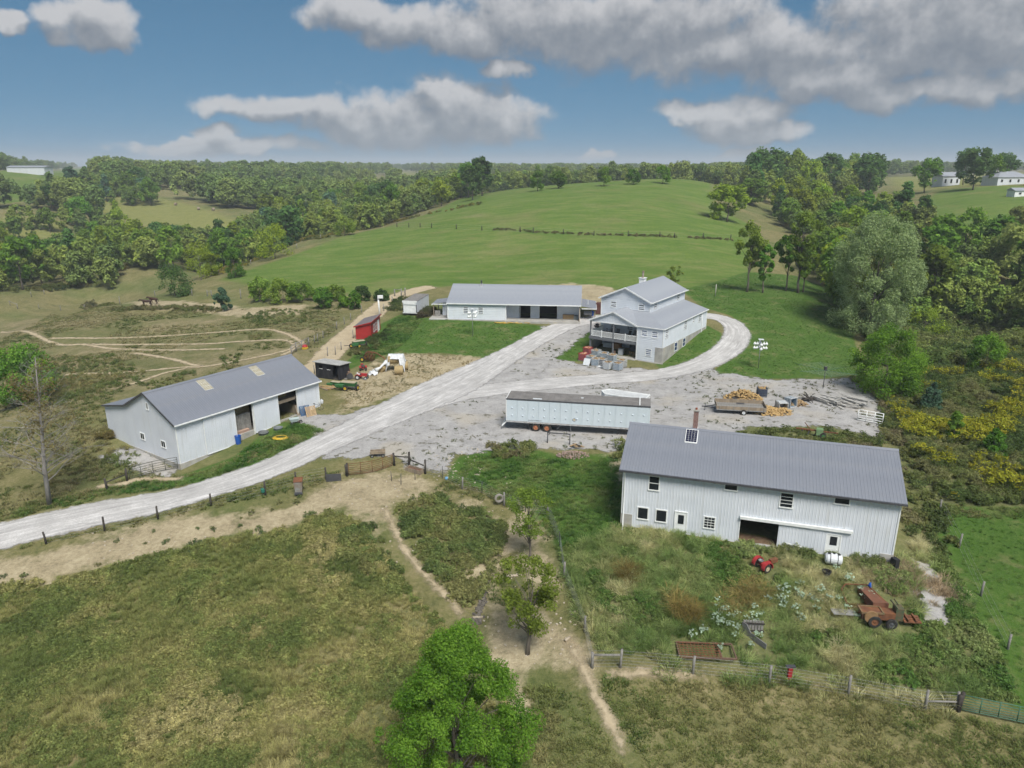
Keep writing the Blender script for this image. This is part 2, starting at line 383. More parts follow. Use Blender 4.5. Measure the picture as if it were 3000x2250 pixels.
# polar sheet: fine where the farm lies, coarser far off and behind
th = np.concatenate([np.radians(np.arange(-180, -44, 4)), np.radians(np.arange(-44, 44, 0.25)), np.radians(np.arange(44, 180.1, 4))]); th[-1] = math.pi
rr = np.concatenate([[3, 9, 15], np.exp(np.arange(math.log(20), math.log(230), 0.0062)), np.exp(np.arange(math.log(230), math.log(4200), 0.016)), [5000, 5100]])
TH, RR = np.meshgrid(th, rr); GX, GY = RR * np.sin(TH), RR * np.cos(TH)
GZ = terr(GX, GY)
GP = np.stack([GX.ravel(), GY.ravel()], 1)
nr, nt = GX.shape
ZONES = {
 'lawn': [[(1120,1035),(1150,960),(1240,935),(1320,938),(1500,950),(1575,958),(1560,985),(1500,1035),(1430,1045),(1300,1028)],
          [(1610,1048),(1700,990),(1735,965),(1735,1035),(1690,1052)],
          [(1945,1068),(2065,958),(2095,975),(2098,1000),(2062,1045),(1965,1082)],
          [(2110,1092),(2180,1030),(2205,970),(2160,925),(2075,900),(2010,850),(2100,830),(2200,800),(2330,810),(2460,860),(2480,960),(2500,1090),(2380,1102),(2240,1104)],
          [(540,1400),(700,1345),(800,1270),(860,1235),(1000,1265),(960,1300),(640,1405)],
          [(1370,1345),(1500,1315),(1640,1350),(1815,1340),(1815,1560),(1900,1600),(1720,1760),(1650,1560),(1480,1440),(1340,1395)],
          [(2755,1495),(3100,1505),(3300,1900),(3000,2050),(2890,1850),(2800,1620)],
          [(1110,960),(1180,925),(1200,960),(1150,1010)], [(1010,1080),(1090,1010),(1140,1030),(1080,1045)]],
 'field': [[(640,820),(1000,695),(1250,628),(1450,560),(1700,520),(2050,500),(2090,600),(2200,660),(2200,800),(2090,845),(1780,850),(1350,835),(1100,860),(900,860)],
           [(2650,640),(2750,560),(3000,540),(3300,560),(3300,680),(2900,690)],[(0,500),(250,490),(250,560),(0,600)]],
 'hay': [[(380,560),(560,600),(720,655),(800,690),(560,700),(380,650),(200,590)], [(150,640),(230,690),(0,720),(0,640)], [(1150,500),(1300,520),(1200,560)],[(2600,520),(3100,500),(3100,550),(2650,560)]],
 'dirt': [[(850,1490),(960,1405),(1130,1390),(1200,1385),(1290,1440),(1420,1480),(1480,1530),(1380,1500),(1250,1440),(1170,1460),(1130,1520),(1100,1560),(1060,1520),(980,1490),(900,1530),(820,1560),(640,1580),(400,1640),(150,1700),(-200,1760),(-200,1660),(100,1625),(420,1530)],
          [(1545,868),(1560,838),(1660,830),(1780,840),(1830,870),(1740,900),(1700,885)],
          [(1475,1555),(1540,1480),(1590,1560),(1640,1640),(1640,1720),(1560,1700),(1520,1600),(1460,1640),(1420,1720),(1400,1680)],
          [(1400,1850),(1450,1780),(1560,1800),(1700,1830),(1760,1950),(1700,2010),(1600,1900),(1500,1960),(1560,2060),(1540,2180),(1500,2100),(1470,1950)],
          [(1000,1210),(1020,1120),(1100,1060),(1180,1035),(1300,1038),(1420,1052),(1380,1075),(1220,1130),(1080,1180)],
          [(380,885),(470,880),(640,890),(720,905),(900,890),(890,920),(700,925),(520,905),(400,905)],
          [(1800,1380),(1790,1330),(1830,1330),(1820,1400)]],
 'dry': [[(-200,1000),(150,930),(350,950),(600,930),(850,900),(1000,880),(1000,960),(880,1060),(700,1080),(420,1140),(200,1200),(-200,1180)]],
 'rank': [[(1640,1640),(1830,1580),(2200,1640),(2620,1680),(2720,1600),(2820,1700),(3000,2070),(2700,2040),(2300,1960),(1760,1930),(1680,1800)],
          [(2490,1100),(2700,1000),(3100,900),(3200,1480),(2760,1480),(2660,1420),(2600,1300)],
          [(2050,1280),(2200,1240),(2450,1260),(2560,1290),(2560,1330),(2100,1310)]],
}
ZW = {}
for k, polys in ZONES.items():
    a = np.full(len(GP), -60.0)
    for p in polys: a = np.maximum(a, poly_sd(GP, path_at(p)))
    ZW[k] = a
PATHS = [[(0,972),(136,997),(253,1010),(335,1022),(497,1026),(678,1022)],[(136,992),(316,991),(475,985),(633,974),(768,965),(830,975),(880,1000),(886,1015)],
         [(253,1008),(384,1010),(588,1008),(705,1001),(836,997),(862,1020),(815,1046)],[(384,1033),(497,1051),(565,1069),(601,1074)],
         [(181,1098),(362,1092),(542,1076),(601,1074),(705,1056),(836,1028),(880,1005)],[(316,1146),(407,1119),(488,1092),(570,1076)],
         [(1120,1480),(1131,1500),(1158,1554),(1194,1622),(1244,1685),(1289,1726),(1330,1771),(1375,1825)],[(1655,1853),(1700,1943),(1732,2006),(1764,2070),(1804,2150),(1859,2230)],
         [(1740,1970),(1836,1977),(1910,1974),(2100,1985)],[(250,1430),(350,1420),(420,1405),(560,1400)]]
PATHW = [np.array(path_at(p)) for p in PATHS]
# ground material: every kind of ground has its own colour, the borders wander on noise
def ground_mat():
    m = bpy.data.materials.new('ground_cover'); m.use_nodes = True; t = NT(m.node_tree); b = t.n['Principled BSDF']
    p = t.pos()
    n_big = t.noise(0.05, 4, p); n_mid = t.noise(0.35, 5, p, 0.65); n_fin = t.noise(2.6, 5, p, 0.7); n_blade = t.noise(9.0, 3, p, 0.7)
    def zone(name, width, amp=1.6):
        return t.smooth(t.math('ADD', t.math('ADD', t.attr(name), 1.1 if name == 'lawn' else 0.0), t.math('MULTIPLY', t.math('SUBTRACT', n_mid, 0.5), amp * 2)), -width, width)
    def tex(c1, c2, c3, f=n_fin):
        c = t.ramp(f, [(0.38, c1), (0.5, c2), (0.63, c3)]); return c
    mixn = t.math('ADD', t.math('ADD', t.math('MULTIPLY', n_mid, 0.36), t.math('MULTIPLY', n_fin, 0.40)), t.math('MULTIPLY', n_blade, 0.24))
    base = tex((0.10, 0.108, 0.042), (0.18, 0.168, 0.074), (0.28, 0.235, 0.13), mixn)
    base = t.mix(t.smooth(n_big, 0.42, 0.62), base, tex((0.075, 0.10, 0.032), (0.125, 0.145, 0.052), (0.19, 0.185, 0.085), mixn))
    lawn = tex((0.042, 0.095, 0.016), (0.068, 0.132, 0.024), (0.11, 0.158, 0.042), mixn)
    lawn = t.mix(t.math('MULTIPLY', t.smooth(n_mid, 0.52, 0.70), .8), lawn, (0.16, 0.165, 0.07)); lawn = t.mix(t.math('MULTIPLY', t.smooth(n_big, .5, .68), .5), lawn, (.09, .15, .035))
    fv = t.mapping(p, (0.5, 1.6, 1), (0, 0, 0.12))
    f1 = t.noise(0.16, 6, fv, 0.68)
    f2 = t.math('ADD', t.math('MULTIPLY', f1, 0.6), t.math('MULTIPLY', n_fin, 0.4))
    field = t.ramp(f2, [(0.36, (0.07, 0.135, 0.022)), (0.5, (0.108, 0.17, 0.035)), (0.63, (0.165, 0.205, 0.062))])
    field = t.mix(t.smooth(n_big, 0.5, 0.72), field, t.ramp(f2, [(0.37, (0.105, 0.15, 0.036)), (0.63, (0.20, 0.205, 0.082))]))
    field = t.mix(t.math('MULTIPLY', t.smooth(t.noise(.9, 5, p, .7), .52, .66), .45), field, (.055, .115, .02)); field = t.mix(t.math('MULTIPLY', t.smooth(t.noise(.22, 4, fv, .6), .55, .68), .4), field, (.20, .19, .08))
    hay = tex((0.14, 0.16, 0.045), (0.19, 0.20, 0.065), (0.25, 0.24, 0.095), mixn)
    dry = tex((0.12, 0.12, 0.05), (0.21, 0.185, 0.10), (0.33, 0.27, 0.17), mixn)
    dry = t.mix(t.smooth(n_big, 0.40, 0.60), dry, tex((0.08, 0.10, 0.035), (0.14, 0.145, 0.06), (0.23, 0.195, 0.105), mixn))
    dirt = tex((0.21, 0.175, 0.11), (0.355, 0.30, 0.195), (0.48, 0.415, 0.285), mixn)
    rank = tex((0.08, 0.10, 0.038), (0.135, 0.15, 0.06), (0.21, 0.20, 0.10), mixn)
    col = base
    for nm, c, wd, am in (('dry', dry, 6, 6), ('field', field, 2.0, 2.0), ('hay', hay, 5, 5), ('rank', rank, 0.8, 1.2), ('lawn', lawn, 0.35, 0.8), ('dirt', dirt, 0.9, 3.4)):
        col = t.mix(zone(nm, wd, am), col, c)
    # leaf litter and worn spots
    col = t.mix(t.math('MULTIPLY', t.smooth(n_blade, 0.66, 0.8), 0.35), col, (0.26, 0.21, 0.12))
    t.put(b.inputs['Base Color'], col); b.inputs['Roughness'].default_value = 0.95; b.inputs['Specular IOR Level'].default_value = 0.1
    bn = t.new('ShaderNodeBump'); bn.inputs['Strength'].default_value = 0.9; bn.inputs['Distance'].default_value = 0.22
    t.put(bn.inputs['Height'], t.math('ADD', t.math('MULTIPLY', n_fin, 0.6), t.math('MULTIPLY', n_blade, 0.4))); t.l.new(bn.outputs[0], b.inputs['Normal'])
    return m
gv = np.stack([GX.ravel(), GY.ravel(), GZ.ravel()], 1)
ii = np.arange(nr - 1)[:, None] * nt + np.arange(nt - 1)[None]
gq = np.stack([ii, ii + 1, ii + nt + 1, ii + nt], -1).reshape(-1, 4)[:, ::-1]
gme = np_mesh('ground', gv, gq)
for k in ZW: vattr(gme, k, ZW[k])
gme.polygons.foreach_set('use_smooth', np.ones(len(gq), bool))
ground = tag(mobj('ground', gme, ground_mat()), kind='structure')

def edge_mat(name, build, width=0.25, amp=0.9, nscale=0.9):
    """surface that thins out raggedly towards its border (attribute edge = metres inside the border)"""
    m = bpy.data.materials.new(name); m.use_nodes = True; t = NT(m.node_tree); b = t.n['Principled BSDF']
    p = t.pos(); col, h = build(t, p)
    t.put(b.inputs['Base Color'], col); b.inputs['Roughness'].default_value = 0.95; b.inputs['Specular IOR Level'].default_value = 0.15
    e = t.math('ADD', t.attr('edge'), t.math('MULTIPLY', t.math('SUBTRACT', t.noise(nscale, 5, p, 0.7), 0.5), amp * 2))
    t.put(b.inputs['Alpha'], t.smooth(e, -width, width))
    bn = t.new('ShaderNodeBump'); bn.inputs['Strength'].default_value = 0.6; bn.inputs['Distance'].default_value = 0.06
    t.put(bn.inputs['Height'], h); t.l.new(bn.outputs[0], b.inputs['Normal']); return m
def c_gravel(t, p):
    n1 = t.noise(0.45, 5, p, 0.7); n2 = t.noise(5.0, 4, p, 0.75); n3 = t.noise(0.12, 3, p)
    c = t.ramp(t.math('ADD', t.math('MULTIPLY', n1, 0.5), t.math('MULTIPLY', n2, 0.5)), [(0.3, (0.19, 0.186, 0.183)), (0.5, (0.325, 0.319, 0.315)), (0.7, (0.46, 0.453, 0.447))])
    c = t.mix(t.math('MULTIPLY', t.smooth(n3, 0.5, 0.68), 0.55), c, (0.40, 0.36, 0.29))
    wd = t.noise(0.8, 6, t.vmath('ADD', p, (31, 7, 0)), 0.72)
    c = t.mix(t.math('MULTIPLY', t.smooth(wd, 0.55, 0.66), 0.85), c, (0.085, 0.08, 0.05))
    return c, n2
def c_road(t, p):
    al = t.attr('along'); ac = t.attr('across')
    cv = t.new('ShaderNodeCombineXYZ'); t.put(cv.inputs[0], t.math('MULTIPLY', al, 0.16)); t.put(cv.inputs[1], t.math('MULTIPLY', ac, 2.1))
    st = t.noise(1.0, 6, cv.outputs[0], 0.7, 1.2); n2 = t.noise(6.0, 4, p, 0.75)
    n3 = t.noise(.5, 3, p, .6); f = t.math('ADD', t.math('ADD', t.math('MULTIPLY', st, 0.52), t.math('MULTIPLY', n2, 0.28)), t.math('MULTIPLY', n3, .20))
    c = t.ramp(f, [(0.36, (0.27, 0.265, 0.26)), (0.5, (0.41, 0.402, 0.397)), (0.62, (0.62, 0.61, 0.605))])
    return c, f
def c_dirt(t, p):
    n1 = t.noise(0.6, 5, p, 0.7); n2 = t.noise(4.0, 4, p, 0.75)
    return t.ramp(t.math('ADD', t.math('MULTIPLY', n1, 0.5), t.math('MULTIPLY', n2, 0.5)), [(0.3, (0.30, 0.24, 0.16)), (0.5, (0.41, 0.34, 0.23)), (0.7, (0.51, 0.43, 0.305))]), n2
def sheet(name, poly_px, lift, m, label=None):
    poly = path_at(poly_px); sd = poly_sd(GP, poly).reshape(nr, nt); keep = sd > -1.6
    q = keep[:-1, :-1] | keep[1:, :-1] | keep[:-1, 1:] | keep[1:, 1:]
    fq = gq.reshape(nr - 1, nt - 1, 4)[q]; idx = np.unique(fq); rem = np.full(nr * nt, -1); rem[idx] = np.arange(len(idx))
    me = np_mesh(name, gv[idx] + np.array([0, 0, lift]), rem[fq]); vattr(me, 'edge', sd.ravel()[idx])
    me.polygons.foreach_set('use_smooth', np.ones(len(me.polygons), bool))
    return tag(mobj(name, me, m), label, kind='structure')
def ribbon(name, line_px, width, lift, m, step=0.6, world=None, nx=11, taper=False):
    ln = smooth_line(world if world is not None else path_at(line_px), step)
    tn = np.gradient(ln, axis=0); tn /= np.linalg.norm(tn, axis=1)[:, None]; nn = np.stack([-tn[:, 1], tn[:, 0]], 1)
    wd = width(np.linspace(0, 1, len(ln))) if callable(width) else np.full(len(ln), width)
    lat = np.linspace(-1, 1, nx); ext = wd / 2 + 0.9
    P = ln[:, None] + nn[:, None] * (lat[None, :, None] * ext[:, None, None])
    z = terr(P[..., 0], P[..., 1]) + lift; v = np.concatenate([P, z[..., None]], -1).reshape(-1, 3)
    i2 = np.arange(len(ln) - 1)[:, None] * nx + np.arange(nx - 1)[None]
    fq = np.stack([i2, i2 + nx, i2 + nx + 1, i2 + 1], -1).reshape(-1, 4)[:, ::-1]
    me = np_mesh(name, v, fq); acr = lat[None] * ext[:, None]; e = wd[:, None] / 2 - np.abs(acr)
    al = np.concatenate([[0], np.cumsum(np.linalg.norm(np.diff(ln, axis=0), axis=1))])
    endd = np.minimum(al, al[-1] - al); e = np.minimum(e, endd[:, None] * 0.6 + (-0.6))
    vattr(me, 'edge', e.ravel()); vattr(me, 'across', acr.ravel()); vattr(me, 'along', np.repeat(al, nx))
    me.polygons.foreach_set('use_smooth', np.ones(len(fq), bool))
    return tag(mobj(name, me, m), kind='structure')
M_gravel = edge_mat('gravel', c_gravel, 0.35, 2.0, 0.6); M_road = edge_mat('road_limestone', c_road, 0.3, 0.7, 0.9)
M_track = edge_mat('track_dirt', c_dirt, 0.35, 1.0, 0.8); M_path = edge_mat('path_dirt', c_dirt, 0.35, 0.75, 1.1)
GRAVEL = [(860,1215),(1000,1215),(1150,1175),(1260,1130),(1400,1062),(1500,1045),(1560,1000),(1590,955),(1700,945),(1780,930),(1750,960),(1690,1000),(1630,1050),(1720,1072),(1860,1078),(1960,1088),(2060,1062),(2110,1090),(2240,1112),(2380,1112),(2530,1108),(2575,1180),(2590,1290),(2440,1250),(2200,1250),(2050,1300),(1800,1320),(1640,1315),(1480,1315),(1340,1330),(1300,1385),(1200,1375),(1150,1335),(960,1345),(930,1270)]
sheet('gravel_yard', GRAVEL, 0.02, M_gravel)
sheet('gravel_strip', [(2680,1640),(2720,1650),(2790,1740),(2780,1830),(2710,1830),(2690,1740)], 0.03, M_gravel)
sheet('gravel_patch', [(300,1340),(370,1310),(440,1320),(520,1375),(500,1400),(430,1390)], 0.03, M_gravel)
ROAD = [(-420,1700),(-150,1615),(0,1570),(300,1503),(600,1433),(800,1368),(950,1300),(1100,1232),(1300,1140),(1450,1062),(1580,990),(1670,950),(1790,928)]
ribbon('gravel_drive', ROAD, lambda s: 4.4 + 3.2 * np.exp(-((s - 0.56) / 0.12) ** 2), 0.05, M_road)
LOOP = [(1180,1200),(1350,1155),(1550,1130),(1750,1112),(1950,1094),(2070,1060),(2140,1015),(2160,975),(2140,945),(2090,928),(2020,925)]
ribbon('gravel_loop', LOOP, lambda s: 5.0 - 1.0 * s, 0.035, M_road)
ribbon('dirt_lane', [(890,1110),(940,1065),(1000,1000),(1060,950),(1110,905),(1150,875),(1220,850),(1280,838)], 4.6, 0.03, M_track)
for i, p in enumerate(PATHS):
    wd = 0.45 if i in (6, 7, 8) else 0.75
    ribbon('cattle_path', p, wd, 0.03 + 0.004 * i, M_path, 0.5, nx=7)
# ------------------------------------------------------------------ building kit
def unp(px, py, z):
    d = px_dir(px, py); t = (z - CAMZ) / d[2]; return Vector((d[0] * t, d[1] * t, z))
M_wall = mat('wall_steel_pale', (0.635, 0.67, 0.725), (0.575, 0.61, 0.665), 0.5, 0.6, bump=0.02, spec=0.4, streak=((0.46, 0.47, 0.46), (3.0, 3.0, 0.25), 0.38))
M_wall2 = mat('wall_panel_plain', (0.62, 0.65, 0.70), (0.57, 0.60, 0.655), 0.55, 0.5, streak=((0.45, 0.46, 0.44), (2.0, 2.0, 0.2), 0.25))
M_lap = mat('siding_pale_blue', (0.64, 0.68, 0.735), (0.58, 0.62, 0.675), 0.55, 0.7, streak=((0.5, 0.52, 0.5), (1.5, 1.5, 0.3), 0.2))
M_roof = mat('roof_steel_grey', (0.165, 0.18, 0.215), (0.20, 0.215, 0.25), 0.45, 0.35, spec=0.5, streak=((0.19, 0.195, 0.21), (0.4, 0.4, 2.0), 0.5))
M_roofh = mat('roof_steel_light', (0.255, 0.275, 0.315), (0.30, 0.32, 0.355), 0.42, 0.4, spec=0.5, streak=((0.28, 0.29, 0.31), (0.5, 0.5, 2.0), 0.4))
M_trim = mat('trim_white', (0.78, 0.80, 0.80), (0.66, 0.68, 0.68), 0.5, 1.5)
M_dark = mat('trim_dark', (0.05, 0.052, 0.058), (0.08, 0.082, 0.09), 0.5, 1.5)
M_glass = mat('window_glass', (0.010, 0.013, 0.016), (0.025, 0.03, 0.036), 0.12, 0.8, spec=0.22)
M_glassb = mat('window_glass_blue_blind', (0.012, 0.035, 0.12), (0.02, 0.045, 0.13), 0.2, 1.2, spec=0.2)
M_conc = mat('concrete_stained', (0.42, 0.41, 0.385), (0.27, 0.265, 0.25), 0.9, 0.9, 6, bump=0.2, streak=((0.36, 0.30, 0.17), (1.5, 1.5, 0.2), 0.5))
M_shade_lining = mat('lining_shade_dark', (0.055, 0.045, 0.038), (0.03, 0.026, 0.022), 0.95, 1.2)  # near-black so open doorways look unlit: interior shade put into the colour
M_litter = mat('floor_litter', (0.20, 0.135, 0.085), (0.10, 0.065, 0.04), 0.95, 4.0, bump=0.4)
M_wood = mat('wood_weathered', (0.30, 0.245, 0.18), (0.20, 0.16, 0.12), 0.9, 3.0, stretch=(1, 1, 0.2), bump=0.2)
M_woodg = mat('wood_grey', (0.27, 0.26, 0.245), (0.17, 0.165, 0.155), 0.9, 3.0, bump=0.2)
M_woodb = mat('wood_black', (0.035, 0.032, 0.03), (0.07, 0.062, 0.055), 0.9, 3.0)
M_straw = mat('straw', (0.40, 0.30, 0.15), (0.25, 0.18, 0.085), 0.95, 8.0, bump=0.6)

def rib_us(U, pitch=0.23):
    us = [(0.0, 0.0)]; k = 0.06
    while k < U - 0.1:
        us += [(k, 0.0), (k + 0.022, 0.014), (k + 0.052, 0.014), (k + 0.074, 0.0)]; k += pitch
    return us + [(U, 0.0)]
def clad(mb, o, d, nrm, U, zlo, zhi, prof='rib', holes=(), top=None, brk=(), pitch=0.23, lap=0.28):
    """clad wall sheet: o origin (x,y), d direction, nrm outward normal; holes (u0,u1,z0,z1); top(u) gable line"""
    us = {}; off = lambda u: 0.0
    if prof == 'rib':
        for u, f in rib_us(U, pitch): us[round(u, 4)] = f
        ks = sorted(us); fv = [us[k] for k in ks]; off = lambda u: float(np.interp(u, ks, fv))
    else: us = {0.0: 0, U: 0}
    ul = set(us) | {round(x, 4) for h in holes for x in h[:2]} | {round(b, 4) for b in brk}
    ul = sorted(u for u in ul if 0 <= u <= U)
    vs = [(zlo, 0), (zhi, 0)]
    if prof == 'lap':
        vs = []; z = zlo
        while z < zhi - 0.02:
            z2 = min(z + lap, zhi); vs += [(z, 0.045), (z2 - 0.002, 0.0)]; z = z2
    else: vs += [(z, 0) for h in holes for z in h[2:4] if zlo < z < zhi]
    if prof == 'lap':
        zz = [a for a, _ in vs]; ff = [b for _, b in vs]
        vs += [(z, float(np.interp(z, zz, ff))) for h in holes for z in h[2:4] if zlo < z < zhi]
    vs = sorted(set(vs)); P = []; n2 = len(vs)
    for u in ul:
        for z, f in vs:
            zz_ = min(z, top(u)) if top else z
            a = off(u) + f; P.append((o[0] + d[0] * u + nrm[0] * a, o[1] + d[1] * u + nrm[1] * a, zz_))
    F = []
    for i in range(len(ul) - 1):
        for j in range(n2 - 1):
            uc = (ul[i] + ul[i + 1]) / 2; zc = (vs[j][0] + vs[j + 1][0]) / 2
            if any(h[0] < uc < h[1] and h[2] < zc < h[3] for h in holes): continue
            if top and vs[j][0] >= max(top(ul[i]), top(ul[i + 1])) - 1e-4: continue
            F.append((i * n2 + j, (i + 1) * n2 + j, (i + 1) * n2 + j + 1, i * n2 + j + 1))
    mb.add(P, F); return mb
def roof_slope(parent, o, ud, vd, Wd, Lv, m, vlo=None, vhi=None, name='roof_panel', pitch=0.23, sheet_w=0.92, thick=0.05, brk=()):
    """ribbed sheets laid side by side up a slope, each sheet its own object, over a roof deck"""
    o = Vector(o); ud = Vector(ud).normalized(); vd = Vector(vd).normalized(); nn = ud.cross(vd).normalized()
    if nn.z < 0: nn = -nn
    n = max(1, round(Wd / sheet_w)); sw = Wd / n
    lo = vlo or (lambda u: 0.0); hi = vhi or (lambda u: Lv); shaped = vlo or vhi
    mb = MB(); B = sorted({0, Wd, *[b for b in brk if 0 < b < Wd]} | ({Wd * k / n for k in range(n)} if shaped else set()))
    for a, b in zip(B[:-1], B[1:]):
        p = [o + ud * a + vd * lo(a), o + ud * b + vd * lo(b), o + ud * b + vd * hi(b), o + ud * a + vd * hi(a)]
        mb.hexa([q - nn * thick for q in p] + [q - nn * 0.006 for q in p])
    deck = mb.build('roof', m, parent); first = None
    for k in range(n):
        if first is None or shaped:
            mb = MB(); P = []; us = rib_us(sw, sw / 4)
            us = sorted({round(u, 4): f for u, f in us + [(b - k * sw, 0.0) for b in brk if 0.01 < b - k * sw < sw - 0.01]}.items())
            for u, f in us:
                g = k * sw + u if shaped else u; a, b = lo(g), hi(g); uu = u
                for v in (a, max(a, b)): P.append(o + ud * uu + vd * v + nn * f)
            mb.add(P, [(2 * i, 2 * i + 2, 2 * i + 3, 2 * i + 1) for i in range(len(us) - 1)])
            p = mb.build(name, m, deck); first = first or p
        else: p = first.copy(); COL.objects.link(p)
        p.location = ud * (sw * k)
    return deck
def window(parent, o, d, nrm, u0, u1, z0, z1, cols=1, rows=2, glass=None, fw=0.09, out=0.05, split=None, name='window'):
    """frame proud of the wall, each pane of glass its own piece"""
    P = lambda u, z, a: (o[0] + d[0] * u + nrm[0] * a, o[1] + d[1] * u + nrm[1] * a, z)
    def slab(mb, a, b, c, e, n0, n1):
        mb.hexa([P(a, c, n0), P(b, c, n0), P(b, c, n1), P(a, c, n1), P(a, e, n0), P(b, e, n0), P(b, e, n1), P(a, e, n1)])
    mb = MB(); slab(mb, u0, u1, z0, z0 + fw, -0.02, out + 0.03); slab(mb, u0, u1, z1 - fw, z1, -0.02, out)
    slab(mb, u0, u0 + fw, z0 + fw, z1 - fw, -0.02, out); slab(mb, u1 - fw, u1, z0 + fw, z1 - fw, -0.02, out)
    zs = [z0 + fw + (z1 - z0 - 2 * fw) * k / rows for k in range(rows + 1)]; xs = [u0 + fw + (u1 - u0 - 2 * fw) * k / cols for k in range(cols + 1)]
    bw = 0.028 if rows * cols <= 2 else 0.018
    for z in zs[1:-1]: slab(mb, u0 + fw, u1 - fw, z - bw, z + bw, 0.0, out - 0.008)
    for x in xs[1:-1]: slab(mb, x - bw * 0.8, x + bw * 0.8, z0 + fw, z1 - fw, 0.0, out - 0.012)
    f = mb.build(name, M_trim, parent)
    for i in range(rows):
        for j in range(cols):
            mb = MB(); slab(mb, xs[j] + 0.001, xs[j + 1] - 0.001, zs[i] + 0.001, zs[i + 1] - 0.001, 0.004, 0.024)
            mb.build('pane', glass or M_glass, f)
    return f
def slab_part(name, m, parent, *boxes):
    mb = MB()
    for b in boxes: mb.box(*b)
    return mb.build(name, m, parent)

def slab_each(name, m, parent, *boxes):
    for b in boxes: o = slab_part(name, m, parent, b)
    return o

# ------------------------------------------------------------------ two-storey barn on the right
BR = empty('barn', (8.85, 51.79, 0), -0.3, 'long two-storey pale blue metal barn with solar panel, nearest the camera at right', 'barn')
L, D2, e, r = 19.83, 9.44, 5.12, 2.04
front = ((0, 0), (1, 0), (0, -1)); tp = lambda y: e + r * (1 - abs(y - 4.72) / 4.72)
clad(MB(), *front, L, -0.25, e + 0.1, 'rib', [(9.11, 11.9, 0.12, 2.2)]).build('wall', M_wall, BR)
clad(MB(), (L, 0), (0, 1), (1, 0), D2, -0.25, 7.3, 'rib', top=tp, brk=[4.72]).build('wall', M_wall, BR)
clad(MB(), (0, D2), (0, -1), (-1, 0), D2, -0.25, 7.3, 'rib', top=tp, brk=[4.72]).build('wall', M_wall, BR)
clad(MB(), (L, D2), (-1, 0), (0, 1), L, -0.25, e, 'rib').build('wall', M_wall, BR)
sl = math.hypot(4.72 + .34, r)
zed = e - r / 4.72 * 0.34
roof_slope(BR, (-0.31, -0.34, zed + 0.12), (1, 0, 0), (0, 5.06, r * 5.06 / 4.72), L + 0.62, math.hypot(5.06, r * 5.06 / 4.72), M_roof)
roof_slope(BR, (L + 0.31, D2 + 0.34, zed + 0.12), (-1, 0, 0), (0, -5.06, r * 5.06 / 4.72), L + 0.62, math.hypot(5.06, r * 5.06 / 4.72), M_roof)
mb = MB(); zr = e + r + 0.12
mb.prism([(4.50, zr - 0.07), (4.72, zr + 0.03), (4.94, zr - 0.07), (4.72, zr + 0.055)], -0.33, L + 0.33, lambda a, b, c: (c, a, b)); mb.build('ridge_cap', M_roof, BR)
slab_part('gutter', M_dark, BR, (-0.31, L + 0.31, -0.46, -0.35, zed - 0.02, zed + 0.10))
slab_part('fascia', M_trim, BR, (-0.30, L + 0.30, -0.34, -0.29, zed - 0.06, zed + 0.06))
mb = MB(); mb.tube([(0.12, -0.40, zed), (0.12, -0.1, zed - 0.35), (0.14, -0.09, 0.4), (0.2, -0.35, 0.12), (0.2, -0.8, 0.1)], 0.055, 8); mb.build('downspout', M_trim, BR)
for x0, x1, z0, z1, c, rw in ((1.97, 2.88, 3.49, 4.79, 1, 2), (7.66, 8.71, 4.30, 4.94, 1, 1), (11.7, 12.71, 3.45, 4.74, 1, 4), (15.39, 16.53, 4.28, 4.91, 1, 1),
                           (1.22, 2.16, 0.85, 1.97, 1, 1), (2.67, 3.62, 0.83, 1.97, 1, 1), (6.37, 7.31, 0.85, 1.93, 3, 4)):
    window(BR, *front, x0, x1, z0, z1, c, rw)
def man_door(parent, fr, u0, u1, z0, z1, gz):
    P = lambda a, b, z: (fr[0][0] + fr[1][0] * a + fr[2][0] * b, fr[0][1] + fr[1][1] * a + fr[2][1] * b, z)
    mb = MB()
    for (a, b, c, d_) in ((u0 - .08, u0, z0, z1), (u1, u1 + .08, z0, z1), (u0 - .08, u1 + .08, z1, z1 + .08)):
        mb.hexa([P(a, -.02, c), P(b, -.02, c), P(b, .08, c), P(a, .08, c), P(a, -.02, d_), P(b, -.02, d_), P(b, .08, d_), P(a, .08, d_)])
    dd = mb.build('door', M_trim, parent)
    mb = MB(); mb.hexa([P(u0, 0, z0), P(u1, 0, z0), P(u1, .045, z0), P(u0, .045, z0), P(u0, 0, z1), P(u1, 0, z1), P(u1, .045, z1), P(u0, .045, z1)])
    for k in (0.12, 0.55):
        a, b = u0 + (u1 - u0) * k, u0 + (u1 - u0) * (k + .33); mb.hexa([P(a, .045, z0 + .2), P(b, .045, z0 + .2), P(b, .055, z0 + .2), P(a, .055, z0 + .2), P(a, .045, z0 + .7), P(b, .045, z0 + .7), P(b, .055, z0 + .7), P(a, .055, z0 + .7)])
    mb.build('leaf', M_trim, dd)
    if gz:
        mb = MB(); a, b = u0 + .2, u1 - .2; mb.hexa([P(a, .045, gz[0]), P(b, .045, gz[0]), P(b, .06, gz[0]), P(a, .06, gz[0]), P(a, .045, gz[1]), P(b, .045, gz[1]), P(b, .06, gz[1]), P(a, .06, gz[1])]); mb.build('pane', M_glass, dd)
    mb = MB(); mb.lathe([(0.0, 0.10), (0.035, 0.08), (0.03, 0.045)], P(u0 + .08, 0.0, (z0 + z1) / 2 - .02), n=8); mb.build('handle', M_dark, dd)
man_door(BR, front, 4.25, 5.1, 0.02, 1.95, (0.95, 1.72))
man_door(BR, front, 15.33, 16.22, -0.06, 1.80, (0.95, 1.65))
mb = MB(); clad(mb, (11.9, -0.075), (1, 0), (0, -1), 3.42, 0.02, 2.2, 'rib')
